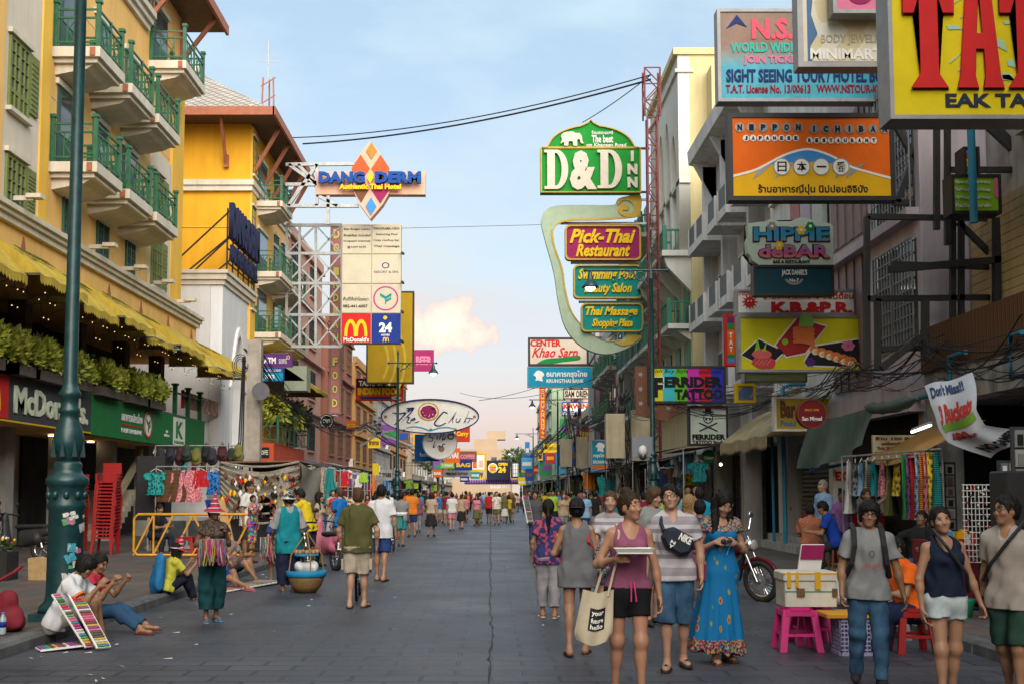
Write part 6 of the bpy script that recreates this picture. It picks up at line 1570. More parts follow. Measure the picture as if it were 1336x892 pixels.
for a,b in((294,331),(331,370),(370,411),(411,452)):
    for u0,u1 in((374,412),(412,446)):m_.bar(P(u0,a,Yl),P(u1,b,Yl),.08,STEEL);m_.bar(P(u1,a,Yl),P(u0,b,Yl),.08,STEEL)
m_.build('steel_frame',lat)
s=Sign('hanging_sign','tall pale grid sign of eight square panels',446,293,524,448,56,WHT,None,.5,0,board=False);TILE=mat('panel_cream',(.50,.45,.33),.5,.1,1.5)
m_=MB();m_.box(s.X(446),s.X(523),s.Y+.02,s.Y+.5,s.Z(448),s.Z(293),mat('panel_frame',(.55,.45,.25),.5,.2));m_.build('board',s.rt)
for r_ in range(4):
    for c_ in range(2):
        u0,v0=446.6+c_*38.8,294+r_*38.6;s.r(u0,v0,u0+37.6,v0+37.6,(TILE,TILE,TILE,RED if c_==0 else BLU)[r_],lift=.02,ext=.02,name='panel')
for k,t_ in enumerate(('Best Budget Luxury','Breakfast included','hi-speed internet','@ LOW RATE')):s.t(t_,448 if k<3 else 453,298+k*7.8,483 if k<3 else 477,301.5+k*7.8,BLK,lift=.045,bold=.015)
for k,t_ in enumerate(('PANORAMA-VIEW','Swimming Pool','Cozy rooftop bar','Thai massage')):s.t(t_,487 if k!=1 else 490,297+k*7.8,521 if k!=1 else 518,300.5+k*7.8,BLK,lift=.045,bold=.015)
s.t('พื้นที่ให้เช่าโฆษณา',448,388,481,393,BLK,lift=.045,bold=.015);s.t('082-441-6007',448,398,480,402,BLK,lift=.045,bold=.03);s.e(503,347,5,4,PURP,.7,lift=.045);s.t('RESORT & SPA',488,354,520,357,PURP,lift=.045);s.e(503.5,390,16.5,16,pm('ring_magenta',(.42,.05,.22)),.88,lift=.045)
sprout(s,s.X(503.5),s.Z(390),.45,TEAL,.05)
arches(s,s.X(450),s.Z(439),s.X(480),s.Z(417),YEL,.05);s.t("McDonald's",449,440,482,446,WHT,lift=.05,bold=.03);s.t('24',495,421,512,434,WHT,lift=.05,bold=.05);s.t('HOURS',498,436,509,438.5,WHT,lift=.05,bold=.03);arches(s,s.X(500),s.Z(446),s.X(508),s.Z(440),YEL,.05);s.e(503,415,2.5,2.5,YEL,lift=.05)
for k in range(4):m_=MB();m_.bar((s.X(524),s.Y,s.Z(330+k*38)),(s.X(527),s.Y-.4,s.Z(334+k*38)),.1,BLACK);m_.build('spotlight',s.rt)
s=Sign('hanging_sign','large mustard gold sign with faint arcs behind the grid sign',478,380,540,500,64,pm('mustard',(.42,.27,.015)),BLACK,.4,.08)
for rr in(30,40,52):s.p([arc(478,470,rr,rr*1.3,-80,40,18)+arc(478,470,rr-3,rr*1.3-4,40,-80,18)],pm('mustard_pale',(.55,.40,.06)),lift=.006)
s=Sign('hanging_sign','vertical pink food sign with pale yellow letters',430,295,446,540,60,pm('dusty_pink',(.46,.19,.20)),mat('frame_brown',(.25,.14,.10),.6),.5,.1)
PYEL=pm('letter_pale_yellow',(.68,.60,.16))
for k,ch in enumerate('INDIAN FOOD'):
    if ch!=' ':v=349+(k*17.2 if k<6 else 117+(k-7)*17.8);s.t(ch,434,v,442,v+12,BLK,bold=.11,lift=.01);s.t(ch,434.4,v+.5,441.6,v+11.5,PYEL,bold=.05,lift=.025)
for k,ch in enumerate('DO'):s.t(ch,434,300+k*18,442,312+k*18,PYEL,bold=.05,lift=.02)
s=Sign('hanging_sign','small red and black arrow sign for Indian food',464,493,526,522,66,pm('arrow_red',(.62,.05,.015)),RED,.3,.05);s.r(465,494,525,505,BLK,lift=.006);s.t('TASTE OF INDIA',468,496,523,503,WHT,bold=.05,lift=.02);s.t('INDIAN FOOD',467,505.5,523,515,YEL,bold=.07,lift=.02);s.p([[(469,518.5),(474,516),(474,517.2),(510,517.2),(510,520),(474,520),(474,521)]],BLU,lift=.02);s.e(517,518.5,6,2.2,WHT,lift=.02);s.t('VISA',513,517.5,521,519.5,BLU,lift=.03,bold=.03)
s=Sign('hanging_sign','big white oval club sign with navy rim and octopus roundel',497,520,625,565,69,WHT,None,.5,0,outline=arc(561,542.5,64,22.5,n=48));NVY=pm('club_navy',(.02,.025,.12))
s.p([arc(561,542.5,64.3,22.8,n=48),arc(561,542.5,62.8,21.4,n=48)[::-1]],NVY,lift=.06,ext=.06,name='rim');s.e(559,536.5,14,12,GOLD,lift=.02);s.e(559,536.5,11.8,10.2,WHT,lift=.03);q=random.Random(3)
for k in range(8):a=k*.785;s.p([stroke(smooth([(559,536),(559+5*math.cos(a),536+4*math.sin(a)),(559+9*math.cos(a+.5),537+7*math.sin(a+.5)),(559+10*math.cos(a+1.1),537+8*math.sin(a+1.1))],4),3.4)],MAG,lift=.04)
s.e(558,534,5,5,MAG,lift=.046)
for st_,w_ in(([(512,538),(522,539),(533,536),(540,532),(534,533),(528,540),(520,549),(514,554)],1.9),([(530,532),(539,533),(533,541),(524,550),(529,545),(534,544),(531,550),(536,551)],1.7),([(536,549),(541,547),(541,545),(537,547),(536,551),(541,551),(547,549)],1.6),([(584,539),(579,537),(573,543),(567,552),(573,555),(582,551)],1.8),([(585,551),(590,545),(595,537),(591,546),(591,551)],1.2),([(596,545),(595,549),(598,550),(601,545),(600,549),(602,551)],1.2),([(605,551),(609,542),(612,536),(608,545),(607,550),(611,550),(613,545),(609,545)],1.2),([(613,545),(618,546)],1.0)):s.p([stroke(smooth(st_,5),w_)],NVY,lift=.03)
s.p([stroke(smooth([(530,558),(540,556),(552,558),(561,561),(572,558),(584,557),(594,559)],5),1.6)],CYAN,lift=.02)
for u,v in((503,543),(619,543),(527,561),(562,560),(594,560)):s.e(u,v,2,2,pm('rust_spot',(.30,.18,.09)),lift=.01)
s.bars([((499,548),(470,560)),((500,560),(470,582)),((470,555),(540,582)),((480,566),(520,560))],STEEL,.12)
s=Sign('hanging_sign','round white bar sign below the oval one',551,553,597,598,70,WHT,None,.4,0,outline=arc(574,577,22.5,21.5,n=36));s.e(574,577,23,22,SILV,.95,lift=.03,name='rim')
for st_ in([(568,566),(564,564),(560,569),(565,571),(563,575),(557,574)],[(571,568),(570,573)],[(577,563),(573,573)],[(580,563),(577,574),(582,569),(580,573)],[(568,575),(565,583),(569,580),(566,584)],[(573,580),(571,583),(574,581),(575,583)],[(577,583),(578,579),(581,579)]):s.p([stroke(smooth(st_,4),1.3)],NVY,lift=.02)
s.e(588,569,4.5,4,BRN,.6,lift=.02);s.e(576,585,4,4,pm('shell_brown',(.30,.18,.15)),lift=.02)
s=Sign('hanging_sign','blue banner partly behind the round bar sign',541,566,573,601,71.5,pm('banner_blue',(.01,.09,.30)),None,.15,0);s.t('Restaurant',548,590,566,595,WHT)
for i,(u0,v0,u1,v1,Y,c,txt,tm,lab)in enumerate((
    (594,556,613,576,100,pm('sign_crimson',(.45,.04,.02)),'Curry',YEL,'crimson sign peeping out behind the oval sign'),(580,584,600,603,96,ORNG,'THAI',WHT,'red orange sign under the round bar sign'),(593,599,616,613,104,BLU,'BAG',YEL,'blue bag shop sign with yellow letters'),(598,588,622,602,118,BRN,'COFFEE',PINK,'brown picture sign above the bag shop sign'),(612,590,635,615,122,OYEL,'',WHT,'amber framed menu sign left of the burger sign'),(565,612,577,622,88,ORNG,'BAR',WHT,'small orange sign by the left shop roofs'),(575,603,592,610,92,LIME,'OPEN',WHT,'lime green light sign above the left shop roofs'),(578,613,614,622,98,SILV,'PIERCING TATTOO',BLK,'grey lettered strip sign under the bag shop sign'),(600,621,612,628,94,BLU,'BEER',WHT,'small blue sign low on the left'),(614,615,626,624,112,TEAL,'MASSAGE',WHT,'small teal sign beside the amber menu'),(540,456,566,484,100,MAG,'BEER',PINK,'magenta beer sign behind the mustard one'),(480,571,496,584,84,YEL,'อาหาร',BRN,'small yellow sign left of the blue banner'),(486,604,494,622,60,pm('flag_yellow',(.6,.45,.02)),'',BRN,'hanging yellow cloth sign on the left'),(452,548,465,560,72,ORNG,'HOTEL',YEL,'glowing orange sign on the brick red house'),(497,612,512,626,62,SILV,'TOURS',BLK,'grey paper notice under the shop roofs'),(514,610,525,624,63,SILV,'LAUNDRY',BLK,'pale laundry notice beside the lamp post'))):
    s=Sign('hanging_sign',lab,u0,v0,u1,v1,Y,c,None if i not in(4,)else OYEL,.2,0 if i!=4 else .15)
    if txt:s.t(txt,u0+(u1-u0)*.1,v0+(v1-v0)*.3,u1-(u1-u0)*.1,v0+(v1-v0)*.7,tm,bold=.05,lift=.02)
    if i==4:s.r(615,593,632,612,WHT);s.r(617,595,622,610,ORNG,lift=.02);s.r(625,600,630,609,SALM,lift=.02)
s=Sign('hanging_sign','black burger restaurant sign at the end of the street',635,600,666,626,240,pm('burger_navy',(.02,.02,.04)),None,1,0);s.e(643,610,6.2,6.5,WHT,lift=.05);s.p([arc(643,609,5,4.5,180,360,14)],OYEL,lift=.1);s.p([arc(643,612,5,4,0,180,14)],OYEL,lift=.1);s.t('BURGER',638.5,608.5,647.5,610.4,RED,lift=.15,bold=.06);s.t('KING',639.5,611,646.5,613,RED,lift=.15,bold=.06);s.t('OPEN',650,603,662,607,YEL,lift=.06,bold=.05);s.t('24',650,608,660,616,YEL,lift=.06,bold=.06)
s=Sign('hanging_sign','white grid lattice panel beside the far burger sign',667,602,678,623,235,WHT,BLACK,.6,.3)
for k in range(1,4):s.r(667+k*2.75-.2,602,667+k*2.75+.2,623,BLK);s.r(667,602+k*5-.2,678,602+k*5+.2,BLK,lift=.012)
cn=root('canopy','long purple and yellow festooned canopy across the far end of the street','canopy',(-1,242,2));m_=MB();a,b=P(606,634,242),P(676,625,242);m_.box(a.x,b.x,241,250,a.z+.5,b.z,PURP);
for k in range(22):
    x=a.x+(b.x-a.x)*(k+.5)/22;m_.prism([(x-.25,b.z),(x+.25,b.z),(x,b.z+1.0)],1,241,241.4,OYEL);m_.prism([(x-.25,b.z),(x+.25,b.z),(x,b.z-.8)],1,240.8,241,pm('festoon_lilac',(.30,.18,.42)))
m_.build('canopy_roof',cn);fc=Face(cn,(0,240.7,0),(1,0,0),(0,-1,0));fc.text('BURGER KING',P(640,635,240).x,P(640,636.5,240).z,P(664,635,240).x,P(640,632.5,240).z,WHT,bold=.05)
# bank / cafe signs on the left, mid distance
s=Sign('hanging_sign','purple cash machine sign on the orange wing',342,461,381,478,52,PURP,None,.25,0);s.t('ATM',344,466,360,474,WHT,bold=.05);s.t('ธนาคาร',364,468,374,474,WHT);s.e(376,466,2.4,2.4,YEL,.6,lift=.02)
s=Sign('hanging_sign','blue cash machine sign below the purple one',342,479,370,497,51.5,pm('atm_blue',(.01,.06,.22)),None,.25,0);s.r(343,486,369,496,CYAN,lift=.004,ext=.003);s.t('atm',346,487,358,494,WHT,bold=.03,lift=.02);s.t('BUDDY BANK',344,481,367,484.5,WHT)
s=Sign('hanging_sign','grey green shop awning box beside the cash machine signs',371,477,400,509,54,pm('box_greygreen',(.24,.27,.20)),None,1.2,0)
s=Sign('hanging_sign','small round black sign on an arm by the salmon shophouse',417,540,435,558,61,BLK,None,.15,0,outline=arc(426,549,9,9.5,n=24));s.e(426,549,8,8.4,WHT,.88,lift=.01);s.t('CAFE',421,546,431,551,WHT,bold=.04)
# small things on the right facade
s=Sign('hanging_sign','lime green menu light box high on the right facade',1241,228,1306,279,19.5,LIME,BLACK,.35,.05)
for k,t_ in enumerate(('Special Drinks','Thai Massage   Foot Massage','Oil Massage   Head Massage','Facial Scrub')):s.t(t_,1246,236+k*10,1292,241+k*10,WHT,bold=.02)
s.e(1300,245,4,14,PINK,lift=.01)
s=Sign('hanging_sign','small lit striped beer box sign above the lime menu',1257,192,1278,233,20,BLK,BLACK,.35,.04)
for k,c in enumerate((SKYB,RED,YEL,OYEL,GRN,SKYB)):s.r(1261,197+k*5.4,1272,201.5+k*5.4,c)
s=Sign('hanging_sign','faded blue and yellow painted board under the pale light box',960,500,986,525,27.5,pattern('faded_board','blotch',[(.12,.20,.38),(.45,.35,.10),(.18,.22,.36)],3),YEL,.2,.06)
s=Sign('hanging_sign','yellow shop board with cut-out letters over the beige awning',1010,517,1085,562,27.2,pm('weathered_yellow',(.52,.38,.05)),WHT,.2,.05);s.t('Bar',1018,522,1038,545,BRN,bold=.05);s.t('Food',1018,548,1038,555,SKYB,bold=.03)
s=Sign('hanging_sign','round maroon beer sign with pale lettering',1040,521,1078,558,24,pm('beer_maroon',(.17,.012,.018)),None,.2,0,outline=arc(1059,539.5,18.5,18.5,n=32));s.e(1059,539.5,18.8,18.8,BRN,.95,lift=.02);s.t('San Miguel',1046,543,1072,550,WHT,bold=.03);s.t('SINCE 1890',1050,533,1068,536,OYEL)
s=Sign('hanging_sign','cream silk and silver shop board with maroon letters',1139,567,1194,600,21.5,pm('cream_board',(.45,.43,.28)),None,.08,0);MRN=pm('letter_maroon2',(.22,.03,.02))
for k,(t_,a,b)in enumerate((('ร้าน 100 สิบ',1142,1192),('เครื่องเงิน',1150,1180),('THAI SILK/THAI SHOP',1144,1190),('SILVERWARE & EVERYTHING',1141,1192))):s.t(t_,a,569+k*6.6,b,573.5+k*6.6,MRN,bold=.03)
s.p([[(1152,596),(1178,596),(1178,594.5),(1184,597),(1178,599.5),(1178,598),(1152,598)]],RED,lift=.01)
# torn white banner
bn=root('banner','torn white plastic drinks banner sagging from the ledge','banner',(7.6,18.5,2.5));m_=MB();BNM=mat('banner_white',(.42,.45,.50),.5,.08,2)
tl=[P(1206,503,18.6),P(1268,488,18.0)];rows=[((1206,503),(1268,487)),((1210,528),(1271,508)),((1222,560),(1274,535)),((1238,576),(1290,555)),((1262,586),(1318,560)),((1292,597),(1336,564))]
def bf(u,v):
    k=min(4,int(v*5));t=v*5-k;a=P(rows[k][0][0]+(rows[k+1][0][0]-rows[k][0][0])*t,rows[k][0][1]+(rows[k+1][0][1]-rows[k][0][1])*t,18.6-v*1.0);b_=P(rows[k][1][0]+(rows[k+1][1][0]-rows[k][1][0])*t,rows[k][1][1]+(rows[k+1][1][1]-rows[k][1][1])*t,18.1-v*1.3)
    return a.lerp(b_,u)+Vector((0,-.10*math.sin(v*7)-.05*math.sin(u*9+v*4),.02*math.sin(u*8)))
m_.sheet(bf,20,36,BNM);m_.build('cloth',bn)
def on_banner(txt,u0,v0,u1,v1,m,bold=.04):
    me=text_pts(txt,bold,.15,1.0,0.0);co=[v_.co.copy()for v_ in me.vertices];lo=Vector((min(c.x for c in co),min(c.y for c in co)));hi=Vector((max(c.x for c in co),max(c.y for c in co)))
    for v_ in me.vertices:
        a=(v_.co.x-lo.x)/(hi.x-lo.x);b_=(v_.co.y-lo.y)/(hi.y-lo.y);p_=bf(u0+(u1-u0)*a,v1+(v0-v1)*b_);v_.co=p_+Vector((-.01,-.015,.004))-org(bn)
    me.materials.append(m);o=bpy.data.objects.new('lettering',me);link(o,bn)
on_banner("Don't Miss!!",.05,.04,.75,.16,pm('ink_blue',(.03,.05,.12)));on_banner('3 Buckets',.10,.24,.86,.40,pm('banner_red',(.42,.04,.03)),.05);on_banner('400.-',.15,.54,.66,.68,pm('banner_red',(.42,.04,.03)),.05);on_banner('NO GAMES',.12,.84,.95,.97,BLK,.05)
m_=MB();m_.sheet(lambda u,v:bf(.1+.8*u,.40+.10*v)+Vector((-.006,-.010,0)),12,4,pm('banner_green',(.16,.30,.04)));m_.build('emblem',bn)

FARC=[('crimson',(.45,.03,.03)),('amber',(.65,.36,.03)),('royal blue',(.02,.07,.32)),('pale',(.6,.58,.52)),('green',(.03,.22,.07)),('violet',(.18,.06,.26)),('sky',(.06,.30,.5)),('brown',(.2,.1,.05))]
q=random.Random(41)
for k in range(34):
    sd=-1 if k%2 else 1;Y=88+5.2*k+q.uniform(0,3);h_=q.uniform(.8,2.4);w_=q.uniform(.9,2.6);x1=(-5.2-q.uniform(0,3.2))if sd<0 else(5.3+q.uniform(0,1.5));z=q.uniform(3.4,7.2);nm,c=FARC[(k*5)%8]
    rt0=root('hanging_sign','%s board over the %s shopfronts in the %s'%(nm,'left' if sd<0 else 'right','middle distance' if k<12 else 'far distance' if k<24 else 'very far distance'),'sign',(x1,Y,z),'small boards far down the street');m_=MB();m_.box(x1,x1+w_*sd,Y,Y+.25,z,z+h_,pm('far_board_%d'%((k*5)%8),c));m_.build('board',rt0);m_=MB();c2=FARC[(k*3+1)%8][1];m_.box(x1+.15*w_*sd,x1+.85*w_*sd,Y-.03,Y-.004,z+h_*.35,z+h_*.65,pm('far_band_%d'%((k*3+1)%8),c2));m_.build('band',rt0);m_=MB();m_.bar((x1,Y+.1,z+h_*.8),(11*sd,Y+.1,z+h_*.8),.06,BLACK);m_.build('bracket',rt0)
# ---------------------------------------------------------------- people near the camera
def wp(pr,key,off=(0,0,0)):
    """world position of a joint"""
    rt,B=pr;j=(np.array(B.J[key])+np.array((0,0,B.J['dz'])))*B.k
    a=rt.rotation_euler.z;o=off
    x,y=j[0]+o[0],j[1]+o[1]
    return Vector((rt.location.x+x*math.cos(a)-y*math.sin(a),rt.location.y+x*math.sin(a)+y*math.cos(a),rt.location.z+j[2]+o[2]))
def loc(pr,x,y,z):
    a=pr[0].rotation_euler.z;k=1
    return Vector((pr[0].location.x+x*math.cos(a)-y*math.sin(a),pr[0].location.y+x*math.sin(a)+y*math.cos(a),pr[0].location.z+z))
def at(u,Y):return(u-640)/F_PX*Y
DENIM=mat('denim_blue',(.045,.105,.19),.85,.45,7,spec=.15);DENIML=mat('denim_faded',(.42,.48,.50),.85,.3,9,spec=.15)
STRIPE=pattern('grey_white_stripes','stripe',[(.46,.44,.47),(.46,.44,.47),(.24,.21,.25),(.46,.44,.47),(.27,.25,.27),(.30,.27,.30)],4.2)
FLORAL=pattern('navy_floral','blotch',[(.02,.03,.10),(.02,.03,.10),(.45,.06,.07),(.03,.03,.14),(.30,.05,.14),(.02,.04,.12)],26)
PAISLEY=None
def dress_mat():
    m,n,l,b=nodes_of('blue_printed_dress');t=n.new('ShaderNodeTexCoord');s_=n.new('ShaderNodeSeparateXYZ');l.new(t.outputs['Object'],s_.inputs[0])
    x=tex(n,l,'Voronoi',7,stretch=(1.6,1.6,.8));r=ramp(n,l,x.outputs['Distance'],[(0,(.35,.02,.10)),(.13,(.42,.20,.02)),(.20,(.10,.22,.10)),(.24,(.006,.14,.34))],'CONSTANT')
    w=tex(n,l,'Voronoi',62);s2=n.new('ShaderNodeSeparateColor');l.new(w.outputs['Color'],s2.inputs[0]);r2=ramp(n,l,s2.outputs[0],[(0,(.22,.02,.08)),(.3,(.34,.19,.03)),(.5,(.02,.02,.03)),(.7,(.02,.16,.18)),(.85,(.3,.27,.18))],'CONSTANT')
    hm=ramp(n,l,s_.outputs[2],[(0,(1,)*3),(.235,(0,)*3)],'CONSTANT');hm2=ramp(n,l,s_.outputs[2],[(0,(0,)*3),(.90,(0,)*3)],'CONSTANT')
    mi=n.new('ShaderNodeMix');mi.data_type='RGBA';l.new(hm.outputs[0],mi.inputs[0]);l.new(r.outputs[0],mi.inputs[6]);l.new(r2.outputs[0],mi.inputs[7]);l.new(mi.outputs[2],b.inputs['Base Color']);b.inputs['Roughness'].default_value=.8;b.inputs['Specular IOR Level'].default_value=.2;return m
DRESS=dress_mat();YOKE=pattern('printed_yoke','blotch',[(.25,.03,.10),(.03,.03,.05),(.30,.20,.04),(.03,.14,.2),(.3,.26,.2)],75)
CHECK=pattern('grey_check_cloth','check',[(.20,.19,.21),(.30,.29,.31)],60);PLAID=pattern('orange_plaid','check',[(.45,.16,.07),(.22,.07,.05)],38);KNIT=pattern('red_knit','stripe',[(.42,.02,.06),(.42,.02,.06),(.06,.02,.04),(.55,.5,.5),(.45,.03,.10)],17);BRNP=pattern('brown_print','blotch',[(.05,.035,.025),(.10,.07,.05),(.03,.02,.02)],50);MULTI=pattern('multicolour_print','blotch',[(.5,.03,.03),(.03,.08,.40),(.55,.40,.03),(.03,.3,.1),(.5,.1,.3)],22);PINKK=pattern('pink_knit','stripe',[(.55,.10,.22),(.05,.05,.15),(.5,.3,.05)],16)

def blob(prims,m,fold=.01,seed=1,h=.02,k=.05):
    lo=np.min([Fld.box(None,p,.06)[0]for p in prims],0);hi=np.max([Fld.box(None,p,.06)[1]for p in prims],0);F=Fld(lo,hi,h)
    for p in prims:F.add(p,k)
    F.folds(fold,seed,(18,40));v,f,_=surfnet(F.F,F.I,F.o,F.h);m_=MB();m_.add(v.tolist(),f.tolist(),m,True);return m_
# 1 pink tank top
A=person('woman in mauve tank top and black shorts carrying a takeaway tray',at(818,9.3),9.3,6,walk(-1,.16,fem=True,H=1.66,build=1.06,lean=(.03,0),head=(32,0,6),armR=((-.50,.02,-1),(.55,-1.05,.28),(.85,-.5,.05)),armL=((.26,-.02,-1),(.10,-.14,-1)),curlR=.9,curlL=.5),
    [('tank_top','shirt',dict(sleeve=0,neck='tank',hem=-.015,inf=.006,fold=.0015),(.27,.085,.155)),('shorts','pants',dict(leg=.52,inf=.014,top=.03,fold=.002),(.012,.012,.014))],hair=('bun','brown'),skin=(.42,.215,.135),shoes='dark')
m_=MB();
for sx in(-.018,.012):p0=loc(A,sx,-.155,.955);m_.tube([p0,p0+Vector((.006,-.012,-.07)),p0+Vector((.012+sx*.4,-.006,-.16))],.006,mat('drawstring_pink',(.65,.05,.22),.7,.1),5)
m_.build('drawstring',A[0])
for o in A[0].children:
    if o.name.startswith('drawstring'):o.matrix_parent_inverse=Matrix.Rotation(-A[0].rotation_euler.z,4,'Z')@Matrix.Translation(-A[0].location)
def fix_child(o,rt):
    """a part modelled in world coordinates under a turned person"""
    o.matrix_parent_inverse=(Matrix.Translation(rt.location)@Matrix.Rotation(rt.rotation_euler.z,4,'Z')).inverted();o.location=org(o)if False else o.location
tr=root('food_tray','white foam takeaway tray held at chest height with chopsticks','tray',wp(A,'wrR'));c=wp(A,'wrR')+Vector((.13,-.06,.045));m_=MB();WFOAM=mat('foam_white',(.72,.71,.68),.7,.05)
m_.prism([(c.x-.13,c.y-.08),(c.x+.14,c.y-.08),(c.x+.14,c.y+.07),(c.x-.13,c.y+.07)],2,c.z,c.z+.01,WFOAM)
v=[(c.x+sx*(.13+o),c.y+sy*(.075+o),c.z+z)for z,o in((.005,0),(.042,.025))for sx,sy in((-1,-1),(1,-1),(1,1),(-1,1))];m_.add(v,[(k,(k+1)%4,4+(k+1)%4,4+k)for k in range(4)],WFOAM);m_.box(c.x-.1,c.x+.1,c.y-.05,c.y+.05,c.z+.011,c.z+.03,mat('noodles',(.40,.22,.07),.8,.4,60));m_.build('tray',tr)
m_=MB();m_.bar(c+Vector((-.2,-.05,.05)),c+Vector((.02,0,.05)),.008,WOOD);m_.bar(c+Vector((-.2,-.03,.055)),c+Vector((.02,.02,.05)),.008,WOOD);m_.build('chopsticks',tr)
tb=root('tote_bag','cream canvas tote bag with black hexagon print on a shoulder strap','bag',loc(A,-.27,-.08,.62));CANV=mat('canvas_cream',(.50,.43,.31),.85,.12,6);c=loc(A,-.27,-.14,.84)
def bagf(u,v):
    w_=.120+.035*v-.05*max(0,v-.85)*4;a=(u*2-1);th=.055*math.sqrt(max(0,1-abs(a)**2.5))*(.4+v*(1.3-.5*v));return c+Vector((a*w_-.05*v,-th-.015*math.sin(a*5+v*4),.02-.38*v+.03*abs(a)*(1-v)-.02*math.cos(a*3)*v))
m_=MB();m_.sheet(bagf,14,14,CANV);m_.sheet(lambda u,v:bagf(1-u,v)+Vector((0,2*(c.y-bagf(1-u,v).y)*.8+.01,0)),14,14,CANV);m_.build('bag_body',tb)
m_=MB();sh=wp(A,'shR',(.02,-.0,.06));m_.tube([c+Vector((.07,-.02,.0)),wp(A,'elR',(.14,-.10,.05)),sh+Vector((.03,-.06,-.05)),sh+Vector((.02,.0,.012)),sh+Vector((.0,.07,-.06)),c+Vector((-.02,.10,.0))],.011,CANV,6);m_.build('strap',tb)
m_=MB();m_.sheet(lambda u,v:bagf(.30+u*.45+0,.30+v*.42)+Vector((0,-.006,0)),8,8,pm('print_black',(.02,.02,.02)));m_.build('print',tb)
for k,t_ in enumerate(('your','future','hello')):
    me=text_pts(t_,.03,0,1,0.0)
    xs=[v_.co.x for v_ in me.vertices];ys=[v_.co.y for v_ in me.vertices];mnx,mxx,mny,mxy=min(xs),max(xs),min(ys),max(ys)
    for v_ in me.vertices:v_.co=bagf(.35+.35*(v_.co.x-mnx)/(mxx-mnx),.36+k*.12+.09*(1-(v_.co.y-mny)/(mxy-mny)))+Vector((0,-.012,0))-org(tb)
    me.materials.append(WHT);o=bpy.data.objects.new('lettering',me);link(o,tb)
# 2 man with glasses
Bm=person('man in grey striped tee and denim knee shorts wearing glasses',at(878,10.95),10.95,-4,walk(1,.20,H=1.73,build=1.03,lean=(-.03,0),head=(-12,-6,5),armR=((-.28,.04,-1),(-.05,-.10,-1)),armL=((.30,.0,-1),(.02,-.22,-1)),curlL=.6,curlR=.6),
    [('shirt','shirt',dict(sleeve=.62,neck='v',hem=-.12,mats=[STRIPE],loose=.012),None),('shorts','pants',dict(leg=1.12,inf=.016,flare=.006,mats=[DENIM],fold=.005),None),('sandal','shoes',dict(kind='sandal'),(.035,.022,.016))],skin='fair')
def spectacles(pr,lab=None):
    B=pr[1];J=B.J;c,hf,hu,hr=J['head'],J['hf'],J['hu'],J['hr'];m_=MB();Q=lambda a,f_,u_:Vector(((c+hr*a+hf*f_+hu*u_)+np.array((0,0,J['dz'])))*B.k)
    for sg in(1,-1):m_.tube([Q(sg*.033+.021*math.cos(t),.091,.010+.017*math.sin(t))for t in np.linspace(0,6.283,13)],.0026,BLACK,5);m_.tube([Q(sg*.054,.09,.014),Q(sg*.078,.05,.014),Q(sg*.082,-.01,.006)],.0026,BLACK,5)
    m_.tube([Q(-.013,.098,.012),Q(.013,.098,.012)],.0026,BLACK,5);o=m_.build('glasses',None);COL.objects.unlink(o);COL.objects.link(o);o.parent=pr[0]
spectacles(Bm)
sb=root('sling_bag','navy sling pouch with white emblems worn across the chest','bag',loc(Bm,0,-.17,1.2));m_=MB();c=loc(Bm,.02,-.185,1.21);ax_=(Vector((.80,0,-.42)).normalized(),Vector((0,1,0)),Vector((.42,0,.80)).normalized());NAVY=mat('pouch_navy',(.012,.018,.035),.7,.3,20)
pts=[(-.15,-.05),(-.08,-.11),(.08,-.12),(.15,-.06),(.15,.03),(.10,.09),(-.09,.09),(-.15,.04)];v=[]
for dy,sc in((.045,1),(-.02,1),(-.055,.8)):v+=[c+ax_[0]*(a*sc)+ax_[2]*(b*sc)+Vector((0,dy,0))for a,b in pts]
m_.add(v,[tuple(range(16,24))]+[(r_*8+k,r_*8+(k+1)%8,r_*8+8+(k+1)%8,r_*8+8+k)for r_ in(0,1)for k in range(8)],NAVY);m_.build('pouch',sb)
fsb=Face(sb,c+Vector((0,-.057,0)),(1,0,0),(0,-1,0));fsb.text('NIKE',.0,-.02,.12,.05,WHT,bold=.04,rot=-.48,lift=.004,ext=.003);fsb.text('N\nY',-.09,-.07,-.04,-.0,WHT,bold=.04,rot=-.48,lift=.004,ext=.003)
m_=MB();m_.tube([c+ax_[0]*-.14+Vector((0,.03,.02)),loc(Bm,-.13,-.12,1.36),loc(Bm,-.12,-.0,1.455),loc(Bm,.05,.14,1.28),loc(Bm,.19,.06,1.12),c+ax_[0]*.14],.017,NAVY,6);m_.build('strap',sb)
# 3 woman in blue dress
Cw=person('woman in long blue printed dress with long black hair looking down',at(938,11.35),11.35,8,walk(1,.14,fem=True,H=1.68,head=(10,30,0),armR=((-.35,.12,-1),(.62,-.95,.48),(.8,-.4,.35)),armL=((.42,.10,-1),(-.70,-.80,.38),(-.8,-.4,.1)),curlR=.9,curlL=.9),
    [('dress_top','shirt',dict(sleeve=.95,neck='wide',hem=.36,loose=.02,inf=.020,mats=[YOKE],fold=.004),None),('dress','skirt',dict(length=.84,r1=.30,top=.37,mats=[DRESS],fold=.016,inf=.022,sway=(-.06,.02),flat=.8),None),('sandal','shoes',dict(kind='flip'),(.12,.05,.03))],hair=('long','black'),skin=(.40,.225,.155))
hb_=root('handbag','crimson leather handbag at the hip of the woman in blue','bag',loc(Cw,-.27,-.02,.78));m_=MB();c=loc(Cw,-.30,-.03,.80);CRIM=mat('leather_crimson',(.22,.012,.04),.45,.2,9)
